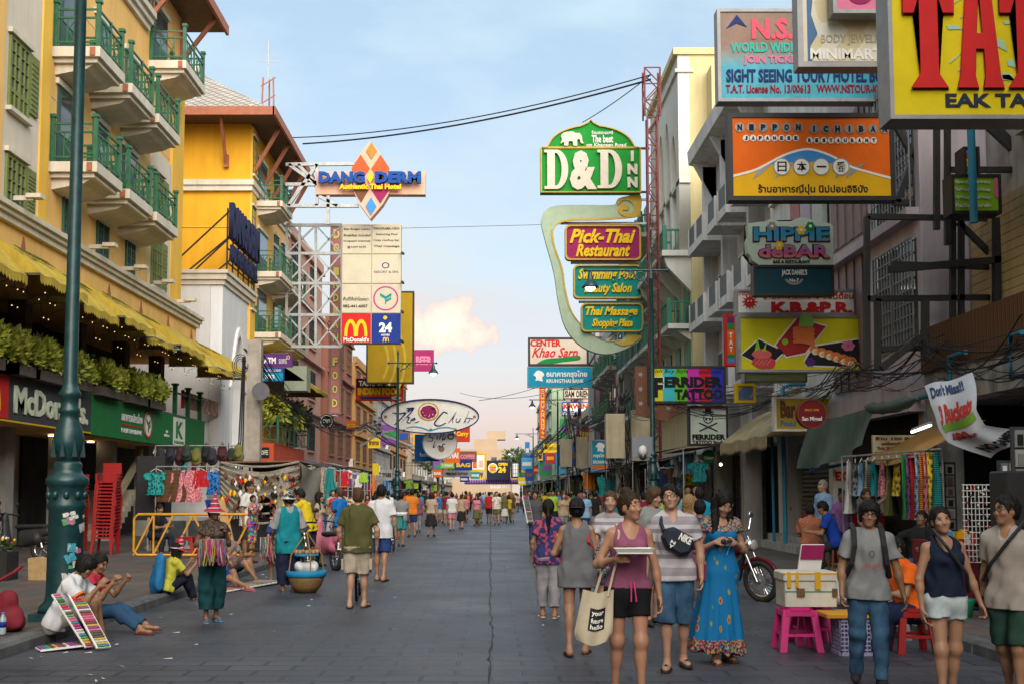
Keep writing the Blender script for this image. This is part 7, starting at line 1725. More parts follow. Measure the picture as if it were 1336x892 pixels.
v=[c+Vector((sx*w_,sy*d_,z))for z,w_,d_ in((0,.12,.05),(.16,.13,.06),(.25,.10,.03))for sx,sy in((-1,-1),(1,-1),(1,1),(-1,1))];m_.add(v,[(3,2,1,0),(8,9,10,11)]+[(r_*4+k,r_*4+(k+1)%4,r_*4+4+(k+1)%4,r_*4+4+k)for r_ in(0,1)for k in range(4)],CRIM);m_.build('bag_body',hb_);m_=MB();m_.tube([c+Vector((.1,0,.24)),wp(Cw,'shR',(.06,-.12,-.15)),wp(Cw,'shR',(.03,-.0,.06)),wp(Cw,'shR',(.02,.1,-.1)),c+Vector((-.05,.05,.24))],.009,CRIM,6);m_.build('strap',hb_)
sg_=root('sunglasses','dark folded sunglasses held by the woman in blue','sunglasses',wp(Cw,'wrL'));m_=MB();c=(wp(Cw,'wrL')+wp(Cw,'wrR'))/2+Vector((0,-.08,.02))
for sx in(-.03,.03):m_.ball(c+Vector((sx,0,0)),.027,BLACK,10,(1,.2,.8))
m_.tube([c+Vector((-.055,0,0)),c+Vector((.055,0,0))],.005,BLACK,5);m_.build('lenses',sg_);m_=MB();m_.tube([c+Vector((.05,0,0)),c+Vector((.02,.05,-.10)),c+Vector((.0,.02,-.14))],.005,mat('cord_blue',(.05,.2,.5),.5,.1),5);m_.build('cord',sg_)
# 4 man with backpack
D=person('man in grey tee and blue jeans with backpack straps and shaggy hair',at(1127,9.98),9.98,-8,walk(-1,.24,H=1.59,lean=(.03,.04),head=(-6,4,-4),armR=((-.26,.02,-1),(-.06,-.25,-1)),armL=((.30,.0,-1),(.20,-.12,-1)),curlL=.5,curlR=.7),
    [('shirt','shirt',dict(sleeve=.66,neck='crew',hem=-.13,loose=.018),(.23,.235,.24)),('jeans','pants',dict(leg=1.97,inf=.016,mats=[DENIM],fold=.006),None),('shoe','shoes',dict(kind='shoe'),(.03,.03,.035))],hair=('mop','black'),skin=(.30,.16,.09))
spectacles(D);f4=Face(D[0],(0,-.155,0),(1,0,0),(0,-1,0));ORG[D[0].name]=Vector((0,0,0))
f4.text('Let it settle',-.07,1.01,.09,1.06,pm('print_red',(.4,.05,.05)),shear=.3,lift=.018,ext=.002,name='shirt_print');f4.shape([arc(.015,1.13,.022,.03),arc(.015,1.13,.017,.024)[::-1]],pm('print_dark',(.05,.05,.06)),.016,.002,'shirt_print')
bp=root('backpack','dark backpack with black straps on the man in grey','backpack',loc(D,0,.2,1.0));m_=MB();BKP=mat('backpack_black',(.022,.022,.025),.75,.3,20)
for sx in(-.115,.115):m_.tube([loc(D,sx,.10,1.33),loc(D,sx,.02,1.375),loc(D,sx,-.09,1.33),loc(D,sx*1.05,-.150,1.20),loc(D,sx*1.25,-.125,1.05),loc(D,sx*1.6,.0,.93)],.024,BKP,6)
m_.build('strap',bp);m_=MB();c=loc(D,0,.22,1.12);m_.ball(c,.2,BKP,14,(.85,.5,1.15));m_.build('pack',bp)
# 5 woman in navy tank, 6 man at the right edge
E_=person('woman in navy sleeveless top and frayed pale denim shorts',at(1228,9.07),9.07,4,walk(1,.16,fem=True,H=1.54,lean=(-.03,0),head=(-8,-4,5),armR=((-.28,.0,-1),(.02,-.12,-1)),armL=((.36,.02,-1),(.30,-.16,-1)),curlL=.9,curlR=.4),
    [('top','shirt',dict(sleeve=0,neck='tank',hem=.01,loose=.02,inf=.013,flare=.012),(.012,.018,.04)),('shorts','pants',dict(leg=.36,inf=.016,flare=.02,top=.05,mats=[DENIML]),None)],hair=('tied','black'),skin=(.37,.20,.125),shoes='dark')
m_=MB();m_.tube([loc(E_,-.10,-.02,1.365),loc(E_,-.05,-.135,1.24),loc(E_,.10,-.15,1.03),loc(E_,.17,-.03,.88)],.015,BLACK,6);solo(m_,'bag_strap','thin black strap across the navy top','strap')
F_=person('man in two tone grey tee and green shorts at the right edge',at(1312,8.97),8.97,-48,walk(-1,.18,H=1.63,head=(-25,0,0),armR=((-.20,.18,-1),(-.12,-.02,-1)),armL=((.2,.0,-1),(.05,-.12,-1)),curlR=.9),
    [('shirt','shirt',dict(sleeve=.64,neck='v',hem=-.14,loose=.012),(.36,.31,.27)),('shorts','pants',dict(leg=.95,inf=.018,flare=.02),(.025,.060,.045))],hair=('short','black'),skin=(.34,.18,.105),shoes='dark')
spectacles(F_);m_=MB();m_.tube([loc(F_,.13,-.02,1.425),loc(F_,.06,-.145,1.28),loc(F_,-.08,-.155,1.10),loc(F_,-.19,-.05,.97),loc(F_,-.1,.12,1.0),loc(F_,.08,.12,1.3),loc(F_,.13,-.02,1.425)],.016,BLACK,6);solo(m_,'bag_strap','black crossbody strap over the two tone tee','strap')
m_=MB();p0=wp(F_,'wrR',(0,0,.03));m_.tube([p0+Vector((.032*math.cos(t),.032*math.sin(t),0))for t in np.linspace(0,6.283,14)],.012,BLACK,6,False);solo(m_,'wristwatch','dark wristwatch on the arm reaching for her hand','watch')
# 7, 8 women walking away
Gw=person('woman in grey sleeveless dress and backwards dark cap walking away',at(752,11.9),11.9,176,walk(1,.20,fem=True,H=1.60,armL=((.42,.02,-1),(-.30,-1,.12),(-.2,-1,.1)),armR=((-.30,-.02,-1),(-.02,-.30,-1)),brim=-1,curlL=.9),
    [('dress','shirt',dict(sleeve=0,neck='tank',hem=-.20,loose=.035,inf=.014,flare=.012,fold=.007),(.15,.15,.165)),('cap','hat',dict(kind='cap'),(.035,.034,.04)),('flip_flop','shoes',dict(kind='flip'),(.05,.025,.02))],hair=('tied','black'),skin=(.36,.19,.12))
bt=root('beer_bottle','brown beer bottle with gold foil neck in the hand of the woman in a cap','bottle',wp(Gw,'wrL'));m_=MB();c=wp(Gw,'wrL')+Vector((-.02,.08,-.08));m_.lathe([(.028,0),(.030,.01),(.030,.13),(.014,.18),(.013,.235)],c,glass('bottle_brown',(.05,.02,.008),.1),12);m_.build('glass_body',bt);m_=MB();m_.lathe([(.0155,.18),(.0145,.24),(.014,.245)],c,YEL,12);m_.build('foil',bt)
sk=root('shoulder_bag','patterned drawstring bag with red strap beside the grey dress','bag',loc(Gw,-.2,0,.9));m_=MB();c=loc(Gw,-.26,-.02,.96);m_.ball(c,.14,pattern('bag_pattern','check',[(.03,.03,.06),(.35,.33,.35)],45),12,(.7,.8,1.4));m_.build('bag_body',sk);m_=MB();m_.tube([c+Vector((0,-.02,.15)),wp(Gw,'shR',(.04,-.05,-.15)),wp(Gw,'shR',(.04,.04,.055)),wp(Gw,'shR',(.02,.10,-.12)),c+Vector((0,.1,0)),c+Vector((-.06,-.1,-.28))],.012,RED,6);m_.build('strap',sk)
Hw=person('woman in navy floral blouse and checked grey trousers with black ponytail',at(715,15.4),15.4,178,walk(-1,.16,fem=True,H=1.56,armR=((-.30,.1,-1),(.35,-.9,.0)),armL=((.30,.04,-1),(.0,-.25,-1)),build=1.05),
    [('blouse','shirt',dict(sleeve=.6,neck='crew',hem=-.16,loose=.03,mats=[FLORAL]),None),('trousers','pants',dict(leg=1.8,inf=.02,flare=.012,mats=[CHECK]),None),('slipper','shoes',dict(kind='flip'),(.6,.6,.58))],hair=('ponytail','black'),skin='tan')
m_=MB();m_.ball(loc(Hw,-.16,-.17,.99),.13,pattern('pink_quilt','blotch',[(.55,.30,.38),(.6,.5,.5),(.4,.1,.2)],40),12,(.8,.7,1.3));solo(m_,'cloth_bag','pink quilted cloth bag held before the floral blouse','bag')
# 9, 10 men walking away on the left
Im=person('man in olive tee and beige cargo shorts walking away',at(468,16.7),16.7,174,walk(1,.13,H=1.72,build=1.14,armR=((-.42,-.04,-1),(.10,-.38,-1)),armL=((.42,-.04,-1),(-.10,-.38,-1))),
    [('shirt','shirt',dict(sleeve=.66,hem=-.15,loose=.03),(.085,.085,.03)),('cargo_shorts','pants',dict(leg=.98,inf=.028,flare=.02,fold=.006),(.40,.35,.27)),('sandal','shoes',dict(kind='sandal'),(.03,.025,.02))],hair=('crop','lightbrown'),skin='fair')
for sx in(-.205,.205):
    m_=MB();m_.box(sx-.02,sx+.02,-.09,.07,.55,.70,mat('cargo_cloth',(.38,.33,.25),.85,.2,12));o=m_.build('pocket');o.parent=Im[0]
person('man in white tee and navy shorts striding away beside the olive tee',at(498,21.7),21.7,172,walk(-1,.20,H=1.80,armR=((-.26,.0,-1),(-.05,-.25,-1)),armL=((.25,.1,-1),(.05,-.2,-1))),
    [('shirt','shirt',dict(sleeve=.7,hem=-.17,loose=.03),(.62,.62,.66)),('shorts','pants',dict(leg=.92,inf=.022,flare=.02),(.02,.05,.17)),('shoe','shoes',dict(kind='sandal'),(.03,.03,.03))],hair=('short','black'),skin='warm')
# 11 hat seller
Kw=person('elderly seller in red knitted pointed hat and teal trousers',at(280,14.9),14.9,28,walk(1,.10,fem=True,H=1.52,head=(8,8,0),armR=((-.38,.10,-1),(.25,-.85,.25)),armL=((.38,.12,-1),(-.35,-.60,.75),(-.5,-.3,.8)),curlR=.9,curlL=.8,build=1.05),
    [('blouse','shirt',dict(sleeve=.35,hem=-.10,loose=.025,mats=[BRNP]),None),('trousers','pants',dict(leg=1.72,inf=.03,flare=.03,fold=.007),(.01,.055,.065)),('hat','hat',dict(kind='cone',mats=[KNIT]),None),('flip_flop','shoes',dict(kind='flip'),(.05,.25,.55))],hair=('tied','black'),skin='dark')
def fringe(lab,c,w,h,n,seed,depth=.1,tilt=0.0,name='bracelet_bundle'):
    q_=random.Random(seed);m_=MB();cs=[(.45,.04,.10),(.5,.35,.05),(.05,.2,.25),(.3,.05,.3),(.55,.5,.45),(.08,.3,.1),(.5,.15,.25),(.1,.08,.06)]
    for k in range(n):
        x=q_.uniform(-w,w);y=q_.uniform(-depth,depth);L_=h*q_.uniform(.6,1.05);m_.tube([(c[0]+x,c[1]+y,c[2]),(c[0]+x+q_.uniform(-.02,.02),c[1]+y-.02,c[2]-L_*.5),(c[0]+x*1.1+q_.uniform(-.03,.03),c[1]+y-.01,c[2]-L_)],.007,mat('yarn_%d'%(k%8),cs[k%8],.9,.3,40),4)
    return solo(m_,name,lab,'merchandise')
p0=wp(Kw,'wrR');fringe('bundle of colourful yarn bracelets hung before the elderly seller',(p0.x+.13,p0.y-.10,p0.z+.03),.15,.32,170,4)
# 12, 13 seated at the near kerb
seated=lambda**k:dict(dict(seat=.18,legR=((.25,-1,.42),(.05,-.15,-1)),legL=((.05,-1,.50),(0,-.25,-1)),armR=((-.15,-.75,-.8),(.1,-.65,.75)),armL=((.15,-.75,-.8),(-.1,-.65,.75)),lean=(0,.35)),**k)
Lm=person('man in white tee with orange sleeve trim sitting on the kerb by the lamp post',-4.78,12.9,86,seated(seat=.26,H=1.70,lean=(0,.42),head=(0,12,0),curlR=1.0,curlL=1.0),[('shirt','shirt',dict(sleeve=.62,hem=-.10,loose=.02),(.62,.63,.66)),('shorts','pants',dict(leg=.95,inf=.028,flare=.02),(.36,.34,.30)),('sandal','shoes',dict(kind='flip'),(.03,.04,.07))],hair=('mop','black'),skin='tan')
m_=MB()
for k in 'RL':
    a=np.array(Lm[1].J['sh'+k]);e_=np.array(Lm[1].J['el'+k]);p_=a+(e_-a)*.60;d_=(e_-a)/np.linalg.norm(e_-a);z_=np.array((0,0,Lm[1].J['dz']));m_.tube([Vector((p_-d_*.03+z_)*Lm[1].k),Vector((p_+d_*.025+z_)*Lm[1].k)],.078,mat('trim_orange',(.75,.17,.02),.8,.1),14)
o=m_.build('sleeve_trim');o.parent=Lm[0]
Mw=person('woman in red top and jeans sitting on the kerb with legs stretched out',-4.78,13.75,80,seated(seat=.26,H=1.58,fem=True,legR=((.1,-1,.12),(0,-1,-.55)),legL=((.0,-1,.16),(0,-1,-.50)),lean=(0,.22),head=(-8,10,0),curlR=1,curlL=1),[('top','shirt',dict(sleeve=.4,hem=-.08),(.45,.03,.05)),('jeans','pants',dict(leg=1.9,inf=.018),(.03,.08,.16)),('slipper','shoes',dict(kind='flip'),(.16,.04,.03))],hair=('tied','black'),skin='tan')
rbg=root('duffel_bag','dark red cloth bag slumped behind the man on the kerb','bag',(-5.42,12.75,.13));m_=blob([cone((-5.55,12.75,.27),(-5.25,12.78,.25),.15,.14),cone((-5.45,12.75,.3),(-5.3,12.75,.48),.12,.09)],mat('bag_red',(.17,.008,.02),.8,.25,8),.02);m_.build('bag_body',rbg);m_=MB();m_.tube([(-5.55,12.68,.42),(-5.42,12.66,.66),(-5.22,12.70,.78),(-5.15,12.75,.85)],.022,mat('bag_red',(.26,.012,.03)),6);m_.build('strap',rbg)
wb_=root('water_bottle','clear plastic water bottle beside the red bag','bottle',(-5.22,12.45,.13));m_=MB();m_.lathe([(.035,0),(.037,.02),(.037,.17),(.015,.21),(.015,.22)],(-5.22,12.45,.135),glass('pet_bottle',(.30,.38,.42),.05),14);m_.build('bottle_body',wb_);m_=MB();m_.lathe([(.0165,.22),(.0165,.24)],(-5.22,12.45,.135),SKYB,12);m_.build('cap',wb_);m_=MB();m_.lathe([(.038,.08),(.038,.14)],(-5.22,12.45,.135),BLU,14);m_.build('label',wb_)
def merch_board(lab,a,b,w,seed,h=.02):
    rt0=root('bracelet_board',lab,'board',a,'display boards of woven bracelets');a,b=Vector(a),Vector(b);d=b-a;L_=d.length;d/=L_;sd=Vector((d.y,-d.x,0)).normalized();nrm=sd.cross(d);nrm=nrm if nrm.z>0 else-nrm
    m_=MB();m_.obox((a+b)/2,(sd,d,nrm),(w/2,L_/2,.008),WHT);m_.build('panel',rt0);m_=MB();q_=random.Random(seed);cs=[(.5,.03,.2),(.05,.3,.08),(.5,.35,.02),(.03,.1,.4),(.3,.05,.3),(.5,.12,.03),(.02,.02,.02),(.1,.4,.4)]
    n=int(L_/.035)
    for k in range(n):c=a+d*(L_*(k+.5)/n)+nrm*.014;m_.obox(c,(sd,d,nrm),(w*.40,.012,.008),mat('yarn_%d'%q_.randint(0,7),cs[0]))
    m_.build('bracelets',rt0)
merch_board('white board of coloured bracelets leaning toward the road in front',(-4.05,12.2,.03),(-4.6,12.75,.60),.16,1);merch_board('narrow bracelet board leaning just beside the white one',(-4.22,12.25,.03),(-4.72,12.6,.55),.10,2);merch_board('bracelet board lying flat on the road by the man on the kerb',(-4.72,12.15,.02),(-4.25,12.45,.05),.28,3)
# 14-16 further along the kerb
person('girl in red knitted hat and yellow tee sitting with a blue bag',-4.95,17.7,125,seated(seat=.26,H=1.5,fem=True,legR=((.1,-1,.45),(0,-.3,-1)),legL=((0,-1,.45),(0,-.35,-1)),lean=(0,.3)),[('tee','shirt',dict(sleeve=.6,hem=-.08),(.50,.48,.06)),('track_trousers','pants',dict(leg=1.9,inf=.018),(.015,.015,.03)),('hat','hat',dict(kind='cone',mats=[KNIT]),None),('sandal','shoes',dict(kind='flip'),(.1,.15,.3))],hair=('long','black'),skin='tan')
m_=blob([cone((-5.05,17.54,.28),(-4.98,17.58,.62),.16,.11,(np.array((.82,.57,0)),.6))],mat('bag_blue',(.01,.14,.34),.7,.2,9),.014);solo(m_,'shoulder_bag','bright blue cloth bag on the back of the girl in yellow','bag')
person('woman in white blouse and blue shorts sitting low with pink sandals',-4.75,19.8,70,seated(seat=.24,H=1.55,fem=True,legR=((.1,-1,.05),(0,-1,-.4)),legL=((0,-1,.3),(0,-.6,-1))),[('blouse','shirt',dict(sleeve=.5,hem=-.08),(.5,.3,.38)),('shorts','pants',dict(leg=.9,inf=.02),(.02,.07,.35)),('sandal','shoes',dict(kind='sandal'),(.6,.08,.25))],hair=('tied','black'),skin='tan')
person('man in grey tee reclining on the kerb with one arm out',-4.9,21.8,60,seated(seat=.26,H=1.68,lean=(0,-.2),armL=((.3,-.5,-.6),(-.1,-1,.05)),legR=((.1,-1,.30),(0,-.8,-.8)),legL=((0,-1,.35),(0,-.5,-1))),[('tee','shirt',dict(sleeve=.6,hem=-.1),(.20,.20,.20)),('shorts','pants',dict(leg=.9,inf=.02),(.05,.05,.07)),('slipper','shoes',dict(kind='flip'),(.5,.45,.4))],skin='tan')
merch_board('long mat of mixed bracelets on the road beside the reclining man',(-4.6,19.2,.02),(-4.0,21.2,.04),.5,7)
person('small boy in multicoloured outfit standing on the kerb',at(331,23),23,70,dict(DOWN,H=1.10,armR=((-.2,-.6,-.8),(.1,-.5,.6))),[('tee','shirt',dict(sleeve=.6,hem=-.12,loose=.02,mats=[MULTI]),None),('trousers','pants',dict(leg=1.6,inf=.03,mats=[MULTI]),None)],z=.5,skin='tan',hair=('crop','black'),shoes='dark')
person('man in white tee and charcoal shorts standing behind the boy',at(326,25),25,60,dict(DOWN,H=1.76),[('tee','shirt',dict(sleeve=.65,hem=-.16,loose=.03),(.62,.61,.58)),('shorts','pants',dict(leg=.95,inf=.025,flare=.015),(.04,.04,.04))],z=.13,skin='tan',shoes='dark')
Nm=person('vendor in bucket hat and grey shirt with turquoise apron',at(378,19.3),19.3,205,dict(DOWN,H=1.66,head=(25,0,0),armR=((-.3,-.05,-1),(.1,-.5,-1)),armL=((.3,-.2,-1),(-.1,-.6,-.8))),[('shirt','shirt',dict(sleeve=1.3,hem=-.12,loose=.025),(.30,.30,.31)),('trousers','pants',dict(leg=1.85,inf=.03,flare=.02),(.015,.02,.05)),('apron','shirt',dict(sleeve=0,neck='tank',hem=-.28,loose=.035,inf=.022),(.01,.22,.26)),('hat','hat',dict(kind='bucket',mats=[pattern('camo_print','blotch',[(.3,.3,.3),(.5,.5,.5),(.1,.1,.1)],28)]),None),('flip_flop','shoes',dict(kind='flip'),(.05,.15,.35))],skin='dark')
person('girl in pink knitted hat and blue tunic',at(361,21.2),21.2,20,dict(DOWN,fem=True,H=1.28,head=(0,15,0),armR=((-.2,-.4,-1),(.3,-.8,.1)),armL=((.2,-.4,-1),(-.3,-.8,.1))),[('tunic','shirt',dict(sleeve=.6,hem=-.14,loose=.03),(.02,.05,.20)),('skirt','skirt',dict(length=.42,r1=.2),(.03,.03,.03)),('hat','hat',dict(kind='cone',mats=[PINKK]),None),('shoe','shoes',dict(kind='shoe'),(.05,.25,.3))],hair=('long','black'),skin='tan')
p0=(at(352,21),20.9,.85);fringe('bunch of pink and purple yarn strings held by the girl in the pink hat',p0,.12,.45,70,8,.06)
person('man in yellow football shirt bending to the scooters',at(404,24.5),24.5,250,dict(DOWN,H=1.76,lean=(0,.32),armR=((-.1,-.6,-.8),(.0,-.6,-.8)),armL=((.1,-.6,-.8),(.0,-.6,-.8))),[('shirt','shirt',dict(sleeve=.6,hem=-.16,loose=.03),(.62,.46,.02)),('shorts','pants',dict(leg=.95,inf=.025,flare=.02),(.03,.03,.05))],skin='tan',shoes='dark')
person('woman in beige dress with a brown bag beside the yellow shirt',at(417,26),26,80,dict(DOWN,fem=True,H=1.66),[('top','shirt',dict(sleeve=.2,hem=-.05),(.42,.33,.24)),('skirt','skirt',dict(length=.5,r1=.2),(.42,.33,.24))],hair=('long','black'),skin='warm',shoes='dark')
person('man in bright blue tee standing by the stall',at(444,29),29,230,dict(DOWN,H=1.76),[('tee','shirt',dict(sleeve=.65,hem=-.15,loose=.02),(.01,.14,.42)),('trousers','pants',dict(leg=1.9),(.1,.1,.12))],hair=('short','lightbrown'),skin='fair',shoes='dark')
# right: behind the trio and at the stall
person('bearded man in grey tee with green bag strap behind the trio',at(850,14.5),14.5,18,walk(1,.14,H=1.72,head=(20,10,0)),[('tee','shirt',dict(sleeve=.65,hem=-.14,loose=.02),(.24,.25,.25)),('shorts','pants',dict(leg=1,inf=.02),(.1,.1,.1))],hair=('mop','lightbrown'),skin='fair',shoes='dark')
person('woman in striped tee and glasses behind the mauve top',at(796,13.6),13.6,-8,walk(-1,.14,fem=True,H=1.66),[('tee','shirt',dict(sleeve=.6,hem=-.12,mats=[STRIPE]),None),('shorts','pants',dict(leg=.7),(.05,.06,.1))],hair=('tied','lightbrown'),skin='fair',shoes='dark')
person('man in turquoise tee seen from behind near the lamp post',at(912,22),22,175,dict(DOWN,H=1.74),[('tee','shirt',dict(sleeve=.65,hem=-.14,loose=.03),(.01,.26,.40)),('shorts','pants',dict(leg=1),(.2,.18,.15))],skin='tan',shoes='dark')
person('boy in dark blue tee close behind the woman in blue',at(912,15.5),15.5,170,dict(DOWN,H=1.55),[('tee','shirt',dict(sleeve=.65,hem=-.14,loose=.03),(.02,.05,.13)),('trousers','pants',dict(leg=1.9),(.1,.1,.1))],skin='tan',shoes='dark')
person('woman with loose blonde hair walking behind the trio',at(898,17),17,165,walk(1,.15,fem=True,H=1.62),[('top','shirt',dict(sleeve=.5,hem=-.12),(.35,.25,.2)),('shorts','pants',dict(leg=.6),(.3,.3,.3))],hair=('long','blond'),skin='fair',shoes='dark')
stl=lambda**k:dict(dict(seat=.47,legR=((-.12,-1,-.08),(0,.1,-1)),legL=((.12,-1,-.08),(0,-.05,-1)),armR=((-.2,-.4,-1),(.3,-1,.1)),armL=((.2,-.4,-1),(-.3,-1,.1)),lean=(0,.2)),**k)
person('man in orange tee sitting on the red stool',at(1180,12.2),12.2,-75,stl(seat=.46,H=1.66),[('tee','shirt',dict(sleeve=.6,hem=-.10,loose=.02),(.75,.13,.015)),('trousers','pants',dict(leg=1.8,inf=.028,flare=.02),(.015,.022,.06)),('sandal','shoes',dict(kind='flip'),(.45,.22,.1))],skin='tan')
person('man in pale grey shirt sitting with his back turned by the stall',at(1150,13.2),13.2,150,stl(seat=.45,H=1.66),[('shirt','shirt',dict(sleeve=.6,hem=-.10,loose=.03),(.40,.38,.36)),('trousers','pants',dict(leg=1.9,inf=.02),(.02,.02,.02))],skin='tan',shoes='dark')
person('man in royal blue polo perched on a wooden stool',at(1088,21.5),21.5,-110,stl(seat=.62,H=1.72,lean=(0,.35),legL=((.1,-1,-.45),(0,.3,-1)),legR=((-.1,-1,-.45),(0,.3,-1))),[('polo','shirt',dict(sleeve=.6,hem=-.1,loose=.02),(.012,.05,.32)),('trousers','pants',dict(leg=1.8),(.03,.03,.035))],z=.13,skin='tan',shoes='dark')
person('man in orange plaid shirt sitting with his back to the road',at(1055,22.5),22.5,165,stl(seat=.55,H=1.68),[('shirt','shirt',dict(sleeve=.7,hem=-.1,loose=.03,mats=[PLAID]),None),('trousers','pants',dict(leg=1.9),(.03,.04,.06))],z=.13,skin='tan',shoes='dark')
person('older man in light blue shirt standing at the exchange booth',at(1073,24),24,-70,dict(DOWN,H=1.78),[('shirt','shirt',dict(sleeve=1.1,hem=-.15,loose=.03),(.22,.35,.55)),('trousers','pants',dict(leg=1.9),(.1,.1,.11))],z=.13,hair=('crop','grey'),skin='fair',shoes='dark')
person('child in violet tee between the seated men',at(1097,23.5),23.5,-30,dict(DOWN,H=1.55),[('tee','shirt',dict(sleeve=.6,hem=-.15,loose=.02),(.28,.12,.32)),('shorts','pants',dict(leg=1),(.05,.05,.05))],z=.13,skin='dark',shoes='dark')
person('man in black tee leaning back beside the phone case stall',at(1197,17.5),17.5,-40,stl(seat=.5,H=1.68,lean=(0,-.15),armR=((-.9,-.1,-.35),(-.2,-.6,-.8))),[('tee','shirt',dict(sleeve=.6,hem=-.1),(.015,.016,.018)),('jeans','pants',dict(leg=1.9),(.05,.1,.2))],z=.13,skin='dark',shoes='dark')
person('woman in dark top standing in the far doorway',at(1029,33),33,60,dict(DOWN,fem=True,H=1.62),[('top','shirt',dict(sleeve=.3,hem=-.1),(.06,.03,.03)),('trousers','pants',dict(leg=1.95),(.04,.045,.06))],z=.45,hair=('long','black'),skin='warm',shoes='dark')
person('vendor reaching up among the hanging clothes',at(1128,20),20,10,dict(DOWN,fem=True,H=1.58,armL=((.6,-.2,.5),(.1,-.2,1)),armR=((-.2,-.4,-1),(0,-.6,-.4))),[('top','shirt',dict(sleeve=.4,hem=-.1),(.05,.05,.06)),('trousers','pants',dict(leg=1.9),(.04,.04,.05))],z=.13,hair=('tied','brown'),skin='dark',shoes='dark')
person('man in dark shirt sitting inside behind the orange barrier',at(205,29),29,60,stl(seat=.5,H=1.68),[('shirt','shirt',dict(sleeve=.6,hem=-.1),(.02,.02,.025)),('trousers','pants',dict(leg=1.9),(.02,.025,.04))],z=.13,skin='tan',shoes='dark')
person('young man in charcoal tee carrying a bright goods board',at(698,31),31,-5,walk(1,.15,H=1.70,armR=((-.2,-.3,-1),(0,-1,.2)),armL=((.2,.05,-1),(.02,-.2,-1))),[('tee','shirt',dict(sleeve=.65,hem=-.14,loose=.02),(.075,.08,.09)),('jeans','pants',dict(leg=1.9),(.03,.07,.15))],skin='tan',shoes='dark')
merch_board('small yellow and red goods board carried by a young man',(1.05,30.5,.85),(.92,30.6,1.55),.28,12)

# ---------------------------------------------------------------- the crowd further off
CN={'white':(.60,.59,.57),'black':(.02,.02,.022),'grey':(.22,.22,.23),'red':(.45,.02,.03),'navy':(.02,.035,.11),'blue':(.03,.15,.45),'yellow':(.58,.42,.04),'green':(.03,.22,.07),'orange':(.62,.18,.02),'pink':(.55,.20,.25),'violet':(.16,.07,.18),'beige':(.40,.32,.23),'teal':(.02,.22,.24),'brown':(.10,.055,.03),'olive':(.11,.12,.04),'lime':(.30,.50,.05),'maroon':(.20,.02,.04),'sky blue':(.22,.40,.58)}
PROTO={}
def proto(fem,kind,s_):
    key=(fem,kind,s_)
    if key in PROTO:return PROTO[key]
    B=Body(walk(s_,.17,fem=fem,H=1.6 if fem else 1.7),.021)
    L=[('body',B.body(True)),('hair',B.hair('long' if fem and s_>0 else('tied' if fem else 'short'))),('top',B.shirt(.6 if not(fem and s_<0)else 0,-.13 if kind!='skirt' else-.04,'crew' if not(fem and s_<0)else 'tank',.016,.015,0))]
    L.append(('trousers',B.pants(1.9,.02,fold=0))if kind=='trousers' else('shorts',B.pants(.85,.022,fold=0,flare=.015))if kind=='shorts' else('skirt',B.skirt(.55,.24,fold=.01)))
    PROTO[key]=L;return L
used_lab=set();qc=random.Random(77)
def crowd(u,v,top,bot,kind,fem,away,hairc='black',skin='tan',Y=None,lab=None,z=0.0,group='pedestrians along the street'):
    Y=Y or 2475.0/(v-642.0);x=at(u,Y);s_=qc.choice((1,-1));L=proto(fem,kind,s_)
    who='woman' if fem else 'man';base='%s with %s top and %s %s %s'%(who,top,bot,kind,'walking away' if away else 'coming nearer')
    zone=('left pavement' if x<KL else 'left side' if x<-1.9 else 'mid road' if x<1.6 else 'right side' if x<KR else 'right pavement')
    lab=lab or base+' on the '+zone if x<KL or x>KR or 'side' in zone else lab or base+' in '+zone
    if lab in used_lab:lab+=', farther' if lab+', farther' not in used_lab else ', farthest'
    used_lab.add(lab)
    rt=root('person',lab,'person',(x,Y,z if KL<x<KR else .13),group,RD(180 if away else 0)+qc.uniform(-.4,.4));k=qc.uniform(.95,1.05);rt.scale=(k,k,k)
    for nm,me in L:
        if me is None:continue
        o=bpy.data.objects.new(nm,me);link(o,rt);o.color=(*{'body':SKINS[skin],'hair':HAIRS[hairc],'top':CN[top]}.get(nm,CN[bot]),1)
        if nm in('top','skirt')and qc.random()<.45:o.material_slots[0].link='OBJECT';o.material_slots[0].material=CLOTHS[qc.randint(1,3)]
for a in((524,712,'grey','teal','shorts',0,1),(563,699,'beige','black','skirt',1,1,'brown'),(546,694,'violet','grey','trousers',0,1),(590,692,'white','pink','shorts',0,1,'black','fair'),(602,689,'beige','black','skirt',1,1,'brown','fair'),(622,685,'pink','olive','skirt',1,0),(648,684,'white','olive','shorts',0,0,'brown','fair'),(668,680,'brown','beige','shorts',1,1,'blond','fair'),(690,683,'black','black','trousers',0,0),(721,690,'lime','black','trousers',0,0),(583,684,'maroon','beige','shorts',0,1),(538,700,'orange','navy','shorts',0,1),(480,700,'red','black','trousers',1,0),(506,706,'white','grey','trousers',1,1),(735,699,'beige','grey','shorts',1,0,'lightbrown','fair'),(762,706,'sky blue','navy','trousers',0,0),(776,700,'black','grey','shorts',0,1),(800,710,'teal','black','trousers',1,1),(820,700,'yellow','navy','trousers',0,1),(872,702,'navy','beige','shorts',0,0)):crowd(*a)
tops=list(CN);bots=['black','navy','grey','beige','white','olive','brown']
zones=[(458,560,54),(560,640,36),(640,700,38),(700,800,52),(800,980,22),(380,520,26)]
